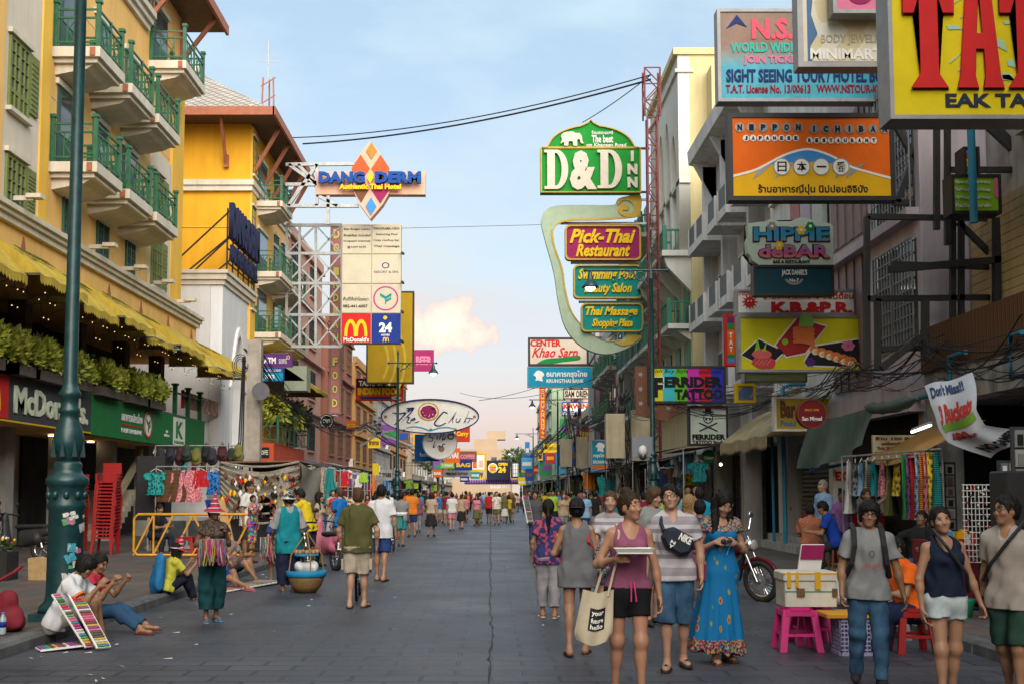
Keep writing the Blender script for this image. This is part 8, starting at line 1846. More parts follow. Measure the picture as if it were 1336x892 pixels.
for u0,u1,n in zones:
    for k in range(n):
        for _ in range(20):
            vv=642+2475/qc.uniform(30,52)if u0>=800 or u1<=520 else 642+2475/(60+120*qc.random()**1.3);u=qc.uniform(u0,u1);x=at(u,2475/(vv-642))
            if-9<x<7.8 and not(abs(x-KL)<.4 or abs(x-KR)<.4):break
        fem=qc.random()<.45;kind=qc.choice(('trousers','shorts','shorts','skirt' if fem else 'trousers'))
        crowd(u,vv,qc.choice(tops),qc.choice(bots),kind,fem,qc.random()<.5,qc.choice(('black','black','black','brown','blond','lightbrown')),qc.choice(('tan','tan','warm','fair','dark')))
# ---------------------------------------------------------------- street furniture, goods, vehicles
def stool(lab,x,y,z,col,h=.45,w=.17,group=None):
    rt0=root('plastic_stool',lab,'stool',(x,y,z),group);m_=MB();t=w*.82
    m_.prism([(x-t,y-t*.6),(x-t*.6,y-t),(x+t*.6,y-t),(x+t,y-t*.6),(x+t,y+t*.6),(x+t*.6,y+t),(x-t*.6,y+t),(x-t,y+t*.6)],2,z+h-.035,z+h,PLAST);m_.build('seat',rt0,color=col)
    for sx in(-1,1):
        for sy in(-1,1):q_=MB();q_.obox((x+sx*w*.88,y+sy*w*.88,z+h*.47),(Vector((1,0,0)),Vector((0,1,0)),Vector((-sx*.12,-sy*.12,1)).normalized()),(.035,.022,h*.47),PLAST);q_.build('leg',rt0,color=col)
    q_=MB()
    for a,b in(((-1,-1),(1,-1)),((1,-1),(1,1)),((1,1),(-1,1)),((-1,1),(-1,-1))):q_.bar((x+a[0]*w*.9,y+a[1]*w*.9,z+h*.38),(x+b[0]*w*.9,y+b[1]*w*.9,z+h*.38),.03,PLAST);q_.bar((x+a[0]*w*.8,y+a[1]*w*.8,z+h*.86),(x+b[0]*w*.8,y+b[1]*w*.8,z+h*.86),.05,PLAST)
    q_.build('stretcher',rt0,color=col);return rt0
PK=(.62,.03,.20);RDc=(.33,.010,.010)
stool('pink plastic stool under the white foam box',3.22,12.25,0,PK,.46,.19);stool('pink plastic stool behind the foam box, partly hidden',3.52,12.75,0,PK,.46,.18);stool('red plastic stool under the man in orange',4.38,12.1,0,RDc,.46,.18);stool('red plastic stool inside the left arcade by the barrier',-7.1,27,.13,RDc,.5,.2);stool('low grey stool under the man with his back turned',4.5,13.2,0,(.2,.2,.2),.44,.17)
def wood_stool(lab,x,y,h):
    rt0=root('wooden_stool',lab,'stool',(x,y,.13));m_=MB();m_.lathe([(.16,h-.04),(.17,h-.02),(.16,h)],(x,y,.13),WOOD,14);m_.build('seat',rt0)
    for a in(.8,2.37,3.94,5.5):q_=MB();q_.tube([(x+.18*math.cos(a),y+.18*math.sin(a),.13),(x+.11*math.cos(a),y+.11*math.sin(a),.13+h-.04)],.02,WOOD,6);q_.build('leg',rt0)
    q_=MB();q_.tube([(x+.16*math.cos(a),y+.16*math.sin(a),.13+h*.35)for a in np.linspace(.8,7.08,5)],.012,WOOD,5,False);q_.build('stretcher',rt0)
wood_stool('tall wooden stool under the man in royal blue',6.42,21.5,.58);wood_stool('wooden stool under the man in plaid',6.22,22.5,.5)
wood_stool('wooden stool under the leaning man in black',6.5,17.5,.46);wood_stool('wooden stool under the man inside the barrier',-8.4,29,.46)
fb=root('foam_box','white foam ice box patched with yellow tape on a pink stool','box',(3.32,12.25,.46));m_=MB();x,y,z=3.34,12.3,.465;m_.bbox(x-.27,x+.27,y-.2,y+.2,z,z+.27,mat('foam_dirty',(.60,.56,.48),.8,.2,4),.012);m_.build('box',fb);m_=MB();m_.bbox(x-.285,x+.285,y-.215,y+.215,z+.272,z+.36,mat('foam_dirty',(.60,.56,.48)),.015);m_.build('lid',fb)
m_=MB();TP=pm('tape_yellow',(.62,.34,.02));m_.box(x-.288,x+.288,y-.218,y-.2155,z+.335,z+.352,TP);m_.box(x+.04,x+.10,y-.2195,y-.2181,z+.18,z+.36,TP);m_.box(x-.25,x-.21,y-.2195,y-.2181,z+.2,z+.36,TP);m_.box(x-.16,x-.13,y-.2195,y-.2181,z+.2,z+.36,TP);m_.box(x-.272,x+.272,y-.2035,y-.201,z+.15,z+.162,pm('tape_green',(.02,.25,.18)));m_.box(x-.15,x-.07,y-.225,y-.2036,z+.11,z+.19,WOOD);m_.box(x+.22,x+.272,y-.225,y-.2036,z+.11,z+.19,WOOD);m_.build('tape',fb)
cr_=root('plastic_crate','lilac plastic lattice basket supporting an orange board','crate',(3.68,11.95,0));m_=MB();LIL=mat('crate_lilac',(.36,.34,.55),.5,.1);x,y=3.70,11.95
for k in range(9):
    t=-.15+.30*k/8;
    for yy in(y-.15,y+.15):m_.bar((x+t,yy,.01),(x+t*1.05,yy,.36),.012,LIL)
    for xx in(x-.15,x+.15):m_.bar((xx,y+t,.01),(xx,y+t,.36),.012,LIL)
    zz=.02+.34*k/8
    for a,b in(((-.15,-.15),(.15,-.15)),((.15,-.15),(.15,.15)),((.15,.15),(-.15,.15)),((-.15,.15),(-.15,-.15))):m_.bar((x+a[0],y+a[1],zz),(x+b[0],y+b[1],zz),.014 if k not in(0,8)else .035,LIL)
m_.box(x-.15,x+.15,y-.15,y+.15,.005,.02,LIL);m_.build('lattice',cr_)
m_=MB();m_.bbox(3.40,3.95,11.75,12.2,.385,.43,pm('board_orange',(.62,.30,.03)),.012);solo(m_,'serving_board','orange rimmed board lying on the lilac basket','board')
m_=blob([cone((3.76,12.5,.55),(3.80,12.5,.85),.12,.04)],mat('plastic_bag_white',(.55,.57,.58),.3,.15,12),.02,3);solo(m_,'plastic_bag','white plastic carrier bag hanging beside the foam box','bag')
ms=root('menu_board','tall pale price board with red top leaning by the foam box','board',(3.62,13.3,0));m_=MB();m_.obox((3.62,13.2,.75),(Vector((1,0,0)),Vector((0,1,.18)).normalized(),Vector((.12,-.18,1)).normalized()),(.13,.015,.32),WHT);m_.build('panel',ms);m_=MB();m_.obox((3.65,13.14,.98),(Vector((1,0,0)),Vector((0,1,.18)).normalized(),Vector((.12,-.18,1)).normalized()),(.125,.016,.08),MAG);m_.build('header',ms);m_=MB();m_.bar((3.5,13.3,0),(3.55,13.26,.45),.03,WOOD);m_.bar((3.7,13.3,0),(3.68,13.26,.45),.03,WOOD);m_.build('stand',ms)
# orange barrier
ob=root('crowd_barrier','orange tubular steel barrier with zigzag bracing on the left pavement','barrier',(-6.1,24,.13));m_=MB();OR=mat('barrier_orange',(.62,.30,.02),.5,.2,6);x0,x1,z0,z1,y=-7.4,-4.95,.36,1.20,24
m_.tube([(x0,y,z0+.08),(x0,y,z1-.08),(x0+.08,y,z1),(x1-.08,y,z1),(x1,y,z1-.08),(x1,y,z0+.08),(x1-.08,y,z0),(x0+.08,y,z0),(x0,y,z0+.08)],.028,OR,8)
nb_=6
for k in range(nb_):xa=x0+(x1-x0)*k/nb_;xb=x0+(x1-x0)*(k+1)/nb_;m_.bar((xa,y,z0),(xb,y,z1),.035,OR);(m_.bar((xa,y,z1),(xb,y,z0),.035,OR)if k in(3,4)else None);(m_.bar((xb,y,z0),(xb,y,z1),.03,OR)if k in(0,3)else None)
m_.build('panel',ob)
for x in(-6.9,-5.3):q_=MB();q_.bar((x,y,z0),(x,y,.16),.05,BLACK);q_.bar((x,y-.25,.14),(x,y+.25,.14),.05,BLACK);q_.bar((x,y,.3),(x,y-.2,.15),.03,BLACK);q_.build('foot',ob)
# red chairs
def chair(x,y,z):
    rt0=root('plastic_chair','red plastic armchair in the tall stack by the arcade column','chair',(x,y,z),'stacked red chairs');c=RDc;m_=MB();m_.bbox(x-.22,x+.22,y-.22,y+.22,z+.40,z+.44,PLAST,.012);m_.build('seat',rt0,color=c)
    m_=MB();[m_.obox((x-.17+.085*k,y+.23,z+.64),(Vector((1,0,0)),Vector((0,1,-.12)).normalized(),Vector((0,.12,1)).normalized()),(.03,.012,.21),PLAST)for k in range(5)];m_.obox((x,y+.26,z+.86),(Vector((1,0,0)),Vector((0,1,0)),Vector((0,0,1))),(.23,.018,.04),PLAST);m_.build('backrest',rt0,color=c)
    for sx in(-1,1):
        m_=MB();m_.bar((x+sx*.24,y-.2,z+.62),(x+sx*.24,y+.24,z+.64),.045,PLAST,.025);m_.bar((x+sx*.24,y-.2,z+.62),(x+sx*.23,y-.21,z+.42),.04,PLAST);m_.build('armrest',rt0,color=c)
        for sy in(-1,1):m_=MB();m_.bar((x+sx*.25,y+sy*.25,z),(x+sx*.2,y+sy*.2,z+.41),.05,PLAST);m_.build('leg',rt0,color=c)
    return rt0
ch0=chair(-9.5,28.5,.13)
for k in range(1,17):c=copy_tree(ch0);c.location=ch0.location+Vector((R.uniform(-.01,.01),.012*k,.085*k))
for k in range(14):c=copy_tree(ch0);c.location=Vector((-10.9+R.uniform(-.01,.01),30.2+.012*k,.13+.085*k));c['label']='red plastic armchair in the second stack nearer the lamp post'
# clothes
GARM={}
def garment(kind,vr=0):
    if(kind,vr)in GARM:return GARM[(kind,vr)]
    m_=MB()
    for sgn in(1,-1):
        def fn(u,v):
            w={'shirt':.36 if v<.28 else .235+.02*v,'shorts':.20+.05*v,'dress':.14+.18*v,'cloth':.46,'scarf':.09}[kind];h={'shirt':.66,'shorts':.45,'dress':1.0,'cloth':.85,'scarf':1.1}[kind]
            a=u*2-1;dz=-.10*abs(a)if kind=='shirt' and v<.28 else 0
            return(a*w*(.88+.12*math.cos(v*7+a))+.012*math.sin(v*9),sgn*(.02+.03*v)*(1-a*a)+.045*math.sin(a*10+v*3)*(.25+v),-h*v+dz-(.05 if kind=='shirt' and abs(a)<.22 and v<.01 else 0))
        m_.sheet(fn,12,8,CLOTHS[vr])
    if kind in('shirt','dress','shorts'):m_.tube([(-.16,0,-.03),(0,0,.05),(.16,0,-.03)],.008,WHITE,5);m_.tube([(0,0,.05),(0,0,.10),(.03,0,.12)],.006,STEEL,5)
    o=m_.build('garment');me=o.data;bpy.data.objects.remove(o);GARM[(kind,vr)]=me;return me
GN=dict(CN)if 'CN' in globals()else{}
def hang(kind,x,y,z,rz,cname,where,group,sc=1.0):
    o=bpy.data.objects.new('hanging_'+{'shirt':'shirt','shorts':'shorts','dress':'dress','cloth':'cloth','scarf':'scarf'}[kind],garment(kind,qc.randint(0,4)));link(o);o.location=(x,y,z);o.rotation_euler=(0,0,rz);o.scale=(sc,sc,sc);o.color=(*CN[cname],1)
    props(o,'%s %s hanging %s'%(cname,kind,where),'clothing',group)
def rail(lab,a,b,posts=True):
    rt0=root('clothes_rail',lab,'clothes rail',((a[0]+b[0])/2,(a[1]+b[1])/2,.13));m_=MB();m_.tube([a,b],.018,STEEL,6);m_.build('rail',rt0)
    if posts:
        for p_ in(a,b):m_=MB();m_.tube([(p_[0],p_[1],.13),p_],.018,STEEL,6);m_.tube([(p_[0]-.25,p_[1],.15),(p_[0]+.25,p_[1],.15)],.018,STEEL,6);m_.build('post',rt0)
order=['first','second','third','fourth','fifth','sixth','seventh','eighth','ninth','tenth']
def hang_row(kinds,a,b,n,rz,colours,where,group,z=None,sc=1.0,jit=.1):
    for k in range(n):
        t=(k+.5)/n;x,y,zz=(a[i]+(b[i]-a[i])*t for i in range(3));hang(kinds[k%len(kinds)],x,y,zz-.1,rz+qc.uniform(-jit,jit),colours[k%len(colours)],where,group,sc)
rail('steel clothes rail at the front of the left arcade',(-9.0,31,2.35),(-6.9,31,2.35));hang_row(['shirt','cloth','cloth','shorts','shirt','shirt'],(-9.2,31,2.35),(-6.8,31,2.35),6,0,['teal','brown','pink','red','blue','white'],'on the front rail of the left arcade','clothes on the arcade rail')
hang_row(['shorts','shorts','shorts','shorts','shirt'],(-7.5,31.3,2.2),(-6.3,31.3,2.2),8,1.2,['red','navy','green','white','orange','sky blue','maroon','yellow'],'close together beside the concrete pole','clothes beside the concrete pole')
hang_row(['shirt','dress','shirt'],(-9.8,33,2.9),(-8.4,36.5,2.9),8,1.57,['black','navy','grey','teal','maroon','brown','white','olive'],'in the shadow behind the front rail','clothes deep in the arcade')
BKMAT=[mat('pack_%d'%i,c,.8,.3,12)for i,c in enumerate(((.015,.015,.018),(.02,.02,.03),(.06,.012,.018),(.02,.035,.02),(.14,.13,.03)))]
bk0=[None]
def pack_thing(x,y,z,k,lab,group):
    rt0=root('backpack',lab,'backpack',(x,y,z),group);m_=blob([cone((x,y,z+.12),(x,y,z+.36),.15,.12,(np.array((0,1.0,0)),.65))],BKMAT[k],.008,k,.028);m_.build('pack',rt0);m_=MB();m_.ball((x,y-.10,z+.16),.1,BKMAT[k],8,(1,.5,.8));m_.tube([(x-.05,y,z+.44),(x,y,z+.53),(x+.05,y,z+.44)],.012,BLACK,5);m_.build('pocket',rt0);return rt0
rail('upper rail of hanging backpacks above the arcade clothes',(-9.3,31.9,2.95),(-6.9,31.9,2.95))
for k in range(10):pack_thing(-9.15+.24*k,31.9+.12*(k%3),2.42+.10*(k%2),k%5,('black','blue black','dark red','dark green','yellow green')[k%5]+' backpack hung under the green fascia','backpacks hung under the green fascia')
cn_=root('display_counter','glass fronted counter behind the orange barrier','counter',(-7.9,30.5,.13));m_=MB();m_.box(-9.0,-6.9,30.3,30.9,.13,1.0,mat('counter_grey',(.25,.25,.22),.5,.3,2));m_.build('cabinet',cn_);m_=MB();[m_.box(-8.95+.52*k,-8.5+.52*k,30.26,30.299,.3,.92,GLASS)for k in range(4)];m_.build('glass_front',cn_)
def speaker(lab,x,y,z,w,h):
    rt0=root('loudspeaker',lab,'loudspeaker',(x,y,z));m_=MB();m_.bbox(x-w/2,x+w/2,y,y+w*.9,z,z+h,BLACK,.02);m_.build('cabinet',rt0);m_=MB();m_.tube([(x,y-.004,z+h*.3),(x,y+.004,z+h*.3)],w*.38,RUBBER,18);m_.tube([(x,y-.004,z+h*.75),(x,y+.004,z+h*.75)],w*.2,RUBBER,14);m_.build('cone',rt0)
speaker('tall black loudspeaker at the foot of the arcade stairs',-9.3,31.5,.9,.8,1.75);speaker('black loudspeaker beside the man at the right edge',6.15,13.2,.95,.5,.95)
m_=MB();m_.box(5.95,6.4,13.2,13.7,.13,.95,DARK);solo(m_,'plinth_table','dark cloth covered plinth under the right loudspeaker','table')
fx=root('flower_box','dark planter of small mixed flowers at the left edge','planter',(-8.9,20.3,.13));m_=MB();m_.box(-9.3,-8.35,20.0,20.5,.13,.62,DARK);m_.box(-9.2,-8.75,19.96,19.998,.2,.5,pm('crate_label',(.45,.38,.2)));m_.build('box',fx);m_=MB();foliage(m_,(-8.85,20.25,.72),(.5,.28,.14),260,.09,LEAFD,5);q=random.Random(2)
for k in range(40):m_.ball((-8.85+q.uniform(-.45,.45),20.25+q.uniform(-.25,.2),.74+q.uniform(0,.14)),.03,(YEL,RED,WHT,PINK,ORNG)[k%5],5)
m_.build('flowers',fx)
m_=MB();m_.prism([(-8.05,.13),(-7.72,.13),(-7.70,.52),(-7.80,.50),(-7.9,.53),(-8.07,.51)],1,20.2,20.42,mat('paper_kraft',(.40,.27,.12),.8,.2,8));solo(m_,'paper_bag','brown kraft paper bag standing on the pavement','bag')
m_=MB();m_.tube([(-7.75,20.6,.2),(-7.7,21.0,1.35)],.016,WOOD,6);m_.box(-7.9,-7.62,20.5,20.66,.13,.22,mat('broom',(.4,.3,.12),.9,.3,40));solo(m_,'broom','long handled broom leaning beside the paper bag','broom')
# two wheelers
def wheel(rt0,c,r,w,name='wheel',spokes=14,disc=False):
    m_=MB();m_.tube([(c[0],c[1]+(r-.03)*math.cos(t),c[2]+(r-.03)*math.sin(t))for t in np.linspace(0,6.283,29)],w,RUBBER,8,False);o=m_.build(name,rt0);m_=MB();m_.tube([(c[0],c[1]+(r-.075)*math.cos(t),c[2]+(r-.075)*math.sin(t))for t in np.linspace(0,6.283,25)],.014,CHROME,6,False)
    for k in range(spokes):a=k*6.283/spokes;m_.tube([(c[0],c[1],c[2]),(c[0],c[1]+(r-.08)*math.cos(a),c[2]+(r-.08)*math.sin(a))],.004 if spokes>8 else .014,CHROME,4)
    m_.tube([(c[0]-.06,c[1],c[2]),(c[0]+.06,c[1],c[2])],.04,CHROME,10)
    if disc:m_.tube([(c[0]-.05,c[1],c[2]),(c[0]-.046,c[1],c[2])],.13,STEEL,18)
    o2=m_.build('rim',rt0);o2.parent=o;o2.location=o2.location-o.location
def scooter(lab,x,y,rz,col,plate='วพ 123'):
    """built along Y, front at +Y, then turned"""
    rt0=root('scooter',lab,'scooter',(0,0,0),'scooters parked by the left kerb');c=col;wheel(rt0,(0,.62,.27),.27,.05,spokes=5);wheel(rt0,(0,-.60,.27),.27,.055,spokes=5)
    A_=lambda*p:np.array(p,float);X_=np.array((1.0,0,0))
    m_=blob([cone(A_(0,-.70,.66),A_(0,-.1,.55),.10,.15,(X_,.9)),cone(A_(0,-.45,.5),A_(0,-.1,.45),.15,.13),cone(A_(0,-.1,.36),A_(0,.28,.36),.11,.09,(np.array((0,0,1.0)),.5)),cone(A_(0,.34,.45),A_(0,.46,.88),.14,.09,(np.array((0,1.0,0)),.55)),cone(A_(0,.46,.95),A_(0,.44,1.0),.1,.08),cone(A_(0,.50,.52),A_(0,.72,.50),.075,.05,(X_,.9))],PAINT,.002,1,.022,.05);m_.build('body',rt0,color=c)
    m_=blob([cone(A_(0,-.62,.77),A_(0,.02,.73),.10,.11,(np.array((0,0,1.0)),.55))],RUBBER,.002,1,.022);m_.build('seat',rt0);m_=MB();m_.tube([(0,.62,.27),(0,.45,.9),(0,.42,1.02)],.03,CHROME,8);m_.tube([(-.33,.32,1.02),(-.15,.42,1.04),(.15,.42,1.04),(.33,.32,1.02)],.02,BLACK,8);m_.build('handlebar',rt0)
    for sx in(-1,1):m_=MB();m_.tube([(sx*.2,.4,1.04),(sx*.3,.38,1.22)],.008,BLACK,5);m_.ball((sx*.31,.37,1.27),.065,BLACK,8,(1.1,.3,.8));m_.build('mirror',rt0)
    m_=MB();m_.ball((0,-.78,.66),.08,pm('tail_red',(.5,.01,.01),.2),10,(1.3,.6,.7));m_.build('tail_light',rt0);m_=MB();m_.ball((0,.55,.95),.075,CHROME,10,(1.2,.7,1));m_.build('headlight',rt0);m_=MB();m_.box(-.1,.1,-.84,-.83,.44,.60,WHT);m_.build('plate',rt0)
    Face(rt0,(0,-.842,0),(1,0,0),(0,-1,0)).text(plate,-.08,.47,.08,.57,BLK,bold=.03,lift=.003,ext=.002);m_=MB();m_.tube([(.16,.0,.3),(.17,-.4,.32),(.17,-.72,.40)],[.025,.05,.055],CHROME,10);m_.build('exhaust',rt0)
    rt0.location=(x,y,0);rt0.rotation_euler=(0,RD(4),rz);return rt0
scooter('pink scooter parked tail out behind the basket vendor',-3.62,25.2,RD(32),(.55,.16,.24));scooter('red tailed black scooter parked beside the pink one',-3.05,27.6,RD(12),(.03,.03,.035),'ขก 58');scooter('dark green scooter nosing out under the yellow shirt',-3.95,23.8,RD(-150),(.02,.05,.05),'กท 9');
scooter('silver scooter among the stalls past the yellow shirt',-4.2,30.5,RD(20),(.35,.36,.38),'ฌง 7');scooter('blue scooter parked beyond the silver one',-4.3,33.5,RD(-160),(.02,.08,.30),'ญพ 4')
s4=scooter('black scooter standing at the left edge under the arcade',-10.6,26,RD(75),(.03,.03,.03),'ชม 4');s4.location.z=.13;del s4['group']
mc=root('motorcycle','black and maroon classic motorcycle parked beside the woman in blue','motorcycle',(0,0,0));wheel(mc,(0,-.68,.31),.31,.05,spokes=24,disc=True);wheel(mc,(0,.66,.30),.30,.055,spokes=24)
A_=lambda*p:np.array(p,float)
m_=blob([cone(A_(0,-.28,.82),A_(0,.05,.76),.13,.11,(np.array((1.0,0,0)),.8))],pm('tank_maroon',(.10,.008,.012),.25),0,1,.02);m_.build('tank',mc);m_=blob([cone(A_(0,.08,.78),A_(0,.62,.80),.10,.12,(np.array((0,0,1.0)),.5))],RUBBER,.002,1,.02);m_.build('seat',mc)
for sx in(-.09,.09):m_=MB();m_.tube([(sx,-.68,.31),(sx,-.50,.74),(sx,-.42,.98)],[.026,.024,.02],CHROME,8);m_.build('fork',mc);m_=MB();m_.tube([(sx*1.5,.1,.32),(sx*1.6,.4,.32),(sx*1.6,.85,.40)],[.03,.05,.05],CHROME,8);m_.build('exhaust',mc)
m_=MB();m_.tube([(-.36,-.22,1.03),(-.2,-.36,1.06),(.2,-.36,1.06),(.36,-.22,1.03)],.014,CHROME,8);m_.build('handlebar',mc);m_=MB();m_.ball((0,-.53,.86),.10,CHROME,12,(1,.8,1));m_.ball((0,-.60,.86),.082,glass('headlamp_glass',(.4,.4,.38)),12,(1,.3,1));m_.build('headlight',mc)
for sx in(-1,1):m_=MB();m_.tube([(sx*.2,-.36,1.06),(sx*.3,-.34,1.24)],.007,CHROME,5);m_.ball((sx*.31,-.34,1.28),.06,CHROME,8,(1,.3,1));m_.build('mirror',mc);m_=MB();m_.ball((sx*.17,-.5,.8),.035,ORNG,8);m_.build('indicator',mc)
m_=MB();m_.tube([(0,-.68+.345*math.cos(t),.31+.345*math.sin(t))for t in np.linspace(.5,2.7,10)],.035,pm('tank_maroon',(.10,.008,.012)),8);m_.tube([(0,.66+.35*math.cos(t),.30+.35*math.sin(t))for t in np.linspace(.2,2.4,10)],.045,BLACK,8);m_.build('mudguard',mc);m_=MB();m_.bbox(-.13,.13,-.22,.16,.28,.62,STEEL,.04);m_.tube([(0,-.1,.5),(0,-.28,.68)],.09,CHROME,12);m_.bar((0,-.45,.85),(0,-.25,.3),.05,BLACK);m_.bar((0,-.4,.8),(0,.3,.68),.05,BLACK);m_.bar((0,.2,.3),(0,.66,.3),.05,BLACK);m_.build('engine',mc)
mc.location=(3.72,18.2,0);mc.rotation_euler=(0,RD(-6),RD(38))
def bicycle(lab,x,y,rz,col):
    rt0=root('bicycle',lab,'bicycle',(0,0,0));wheel(rt0,(0,.52,.33),.33,.02,spokes=18);wheel(rt0,(0,-.52,.33),.33,.02,spokes=18);m_=MB();fr_=[((0,-.52,.33),(0,-.1,.30)),((0,-.1,.30),(0,-.22,.82)),((0,-.22,.78),(0,.36,.80)),((0,.36,.74),(0,-.1,.30)),((0,-.52,.33),(0,-.22,.78)),((0,.52,.33),(0,.36,.92))]
    for a,b in fr_:m_.tube([a,b],.018,PAINT,8)
    m_.build('frame',rt0,color=col);m_=MB();m_.tube([(-.28,.26,1.0),(0,.37,.96),(.28,.26,1.0)],.012,CHROME,6);m_.build('handlebar',rt0);m_=MB();m_.ball((0,-.25,.87),.12,BLACK,10,(.7,1.1,.35));m_.build('saddle',rt0);m_=MB();m_.tube([(.0,-.1,.30),(.06,-.1,.30)],.08,STEEL,14);m_.bar((.07,-.1,.3),(.07,0,.16),.02,STEEL);m_.bar((-.07,-.1,.3),(-.07,-.2,.44),.02,STEEL);m_.build('crank',rt0);rt0.location=(x,y,0);rt0.rotation_euler=(0,0,rz);return rt0
bicycle('blue bicycle seen end on in front of the man in olive',-2.05,18.0,RD(4),(.01,.10,.40))
bicycle('black bicycle carrying a white tray and teal basket',at(512,33),33,RD(-170),(.02,.02,.02));x,y=at(516,32.3),32.3
m_=MB();m_.bbox(x-.42,x+.34,y-.25,y+.25,1.05,1.10,WFO:=mat('foam_white',(.72,.71,.68)),.01);solo(m_,'foam_tray','white foam tray balanced on the black bicycle','tray');m_=MB();m_.prism([(x-.22,y-.15),(x+.22,y-.15),(x+.22,y+.15),(x-.22,y+.15)],2,.68,1.0,mat('basket_teal',(.02,.20,.20),.6,.3,25));solo(m_,'bicycle_basket','teal basket hanging under the white foam tray','basket')
# basket vendor
vb=root('vendor_basket','bamboo shoulder basket with blue band and wooden frogs','basket',(-3.05,19.2,0));c=(-3.05,19.2,0);BMB=mat('bamboo_weave',(.26,.16,.06),.8,.4,40);m_=MB();m_.lathe([(.16,.01),(.24,.10),(.29,.22),(.30,.26)],c,BMB,20);m_.build('basket',vb);m_=MB();m_.lathe([(.305,.26),(.33,.28),(.335,.36),(.31,.37),(.29,.30)],c,pm('band_blue',(.02,.22,.42)),20);m_.build('rim_band',vb)
m_=MB();[m_.tube([(c[0]+.30*math.cos(a),c[1]+.30*math.sin(a),.28),(c[0]+.26*math.cos(a),c[1]+.26*math.sin(a),.62),(c[0],c[1],1.0)],.012,BMB,6)for a in(.4,1.97,3.54,5.11)];m_.build('sling',vb);m_=blob([cone((-3.12,19.1,.40),(-2.96,19.2,.42),.12,.11)],mat('plastic_bag_white',(.55,.57,.58)),.02,2);m_.build('goods',vb);m_=MB();m_.lathe([(.2,.60),(.21,.62),(.2,.64)],c,pm('band_blue',(.02,.22,.42)),16);[m_.ball((c[0]+.17*math.cos(k*.7),c[1]+.17*math.sin(k*.7),.67),.045,mat('carved_wood',(.35,.2,.09),.7,.3,20),6)for k in range(9)];m_.build('tray',vb)
# left stall with netting, umbrella, racks
ns=root('market_stall','stall hung with grey fishing net and tangled wares beside the scooters','market stall',(-5.6,31,0));m_=MB();[m_.tube([(x,y,.1),(x,y,2.45)],.03,WOOD,6)for x in(-6.9,-4.9)for y in(29.5,33)];m_.tube([(-6.9,29.5,2.42),(-4.9,29.5,2.45)],.025,WOOD,6);m_.tube([(-4.9,29.5,2.45),(-4.9,33,2.4)],.025,WOOD,6);m_.build('poles',ns)
def netm():
    m,n,l,b=nodes_of('fishing_net');x=tex(n,l,'Brick',9)if False else tex(n,l,'Noise',30,detail=2);r=ramp(n,l,x.outputs[0],[(.3,(.16,.14,.11)),(.7,(.36,.33,.27))]);l.new(r.outputs[0],b.inputs['Base Color']);b.inputs['Roughness'].default_value=.9
    return m
NET=netm();m_=MB()
for k in range(7):m_.tube(catenary((-6.9,29.45,2.42-k*.12),(-4.9,29.45,2.44-k*.16),.12+.10*k,14),.028,NET,5)
m_.sheet(lambda u,v:(-6.9+2.0*u,29.5+.08*math.sin(u*14),2.4-.22*math.sin(u*3.14)-v*(.9+.3*math.sin(u*9))),18,8,NET);m_.sheet(lambda u,v:(-4.88+.05*math.sin(v*8+u*6),29.5+3.4*u,2.42-.15*math.sin(u*3.14)-v*1.5),14,8,NET);m_.sheet(lambda u,v:(-6.9+2.0*u,29.5+3.5*v,2.45-.15*math.sin(u*3.14)*math.sin(v*3.14)),8,8,NET);m_.build('net',ns)
m_=MB();m_.box(-6.8,-5.0,29.7,32.8,.13,.95,DARK);m_.build('table',ns);q=random.Random(12);m_=MB()
for k in range(150):m_.ball((q.uniform(-6.85,-4.85),29.38+q.uniform(-.05,.05),q.uniform(.9,2.1)),q.uniform(.03,.07),(YEL,RED,BLK,BRN,WHT,BLK,BRN)[k%7],5,(1,.5,1.5))
m_.build('trinkets',ns,kind='stuff')
um=root('parasol','blue and white beer parasol over the left kerb','umbrella',(-7.4,60,0));m_=MB();c=Vector((-7.4,60,2.35));n_=8
for k in range(n_):
    a0,a1=k*6.283/n_,(k+1)*6.283/n_;mm_=pm('parasol_blue',(.01,.14,.32))if k%2 else WHT;rows_=[(0,.5),(.5,.33),(1.0,.05),(1.02,-.14)]
    v=[c+Vector((r_*.95*math.cos(a),r_*.95*math.sin(a),z))for r_,z in rows_ for a in(a0,a1)];m_.add(v,[(2*i,2*i+1,2*i+3,2*i+2)for i in range(3)],mm_)
m_.build('canopy',um);m_=MB();m_.tube([(-7.4,60,.1),(-7.4,60,2.85)],.02,STEEL,6);m_.build('pole',um);Face(um,(0,59.1,0),(1,0,0),(0,-1,0)).text('Chang',-7.2,2.38,-6.75,2.56,NAVB:=pm('chang_navy',(.01,.05,.2)),bold=.05,lift=.12)
rail('clothes rail of shorts beside the concrete pole',(-6.6,32.2,2.5),(-5.2,32.2,2.5));hang_row(['shorts','shirt'],(-6.6,32.1,2.5),(-5.2,32.1,2.5),9,1.1,['red','white','navy','orange','sky blue','maroon','yellow','black','grey'],'on the rail right of the concrete pole','clothes right of the concrete pole')
for k in range(12):pack_thing(-6.65+.27*(k%6),31.6,1.0+.45*(k//6),(0,1,0,1,2,0)[k%6],('black','blue black','jet black','deep blue black','dark red','glossy black')[k%6]+(' bag in the upper row' if k>5 else ' bag in the lower row')+' on the rack by the concrete pole','bags racked by the concrete pole')
m_=MB();m_.obox((-6.35,26.6,.95),(Vector((1,0,0)),Vector((0,1,0)),Vector((-.25,0,1)).normalized()),(.10,.03,.55),BLU);solo(m_,'tall_board','blue board leaning beside a tan one at the pole','board');m_=MB();m_.obox((-6.10,26.6,.95),(Vector((1,0,0)),Vector((0,1,0)),Vector((-.25,0,1)).normalized()),(.10,.03,.55),mat('board_tan',(.5,.3,.12),.7,.2));solo(m_,'tall_board','tan wooden board leaning beside the blue one','board')
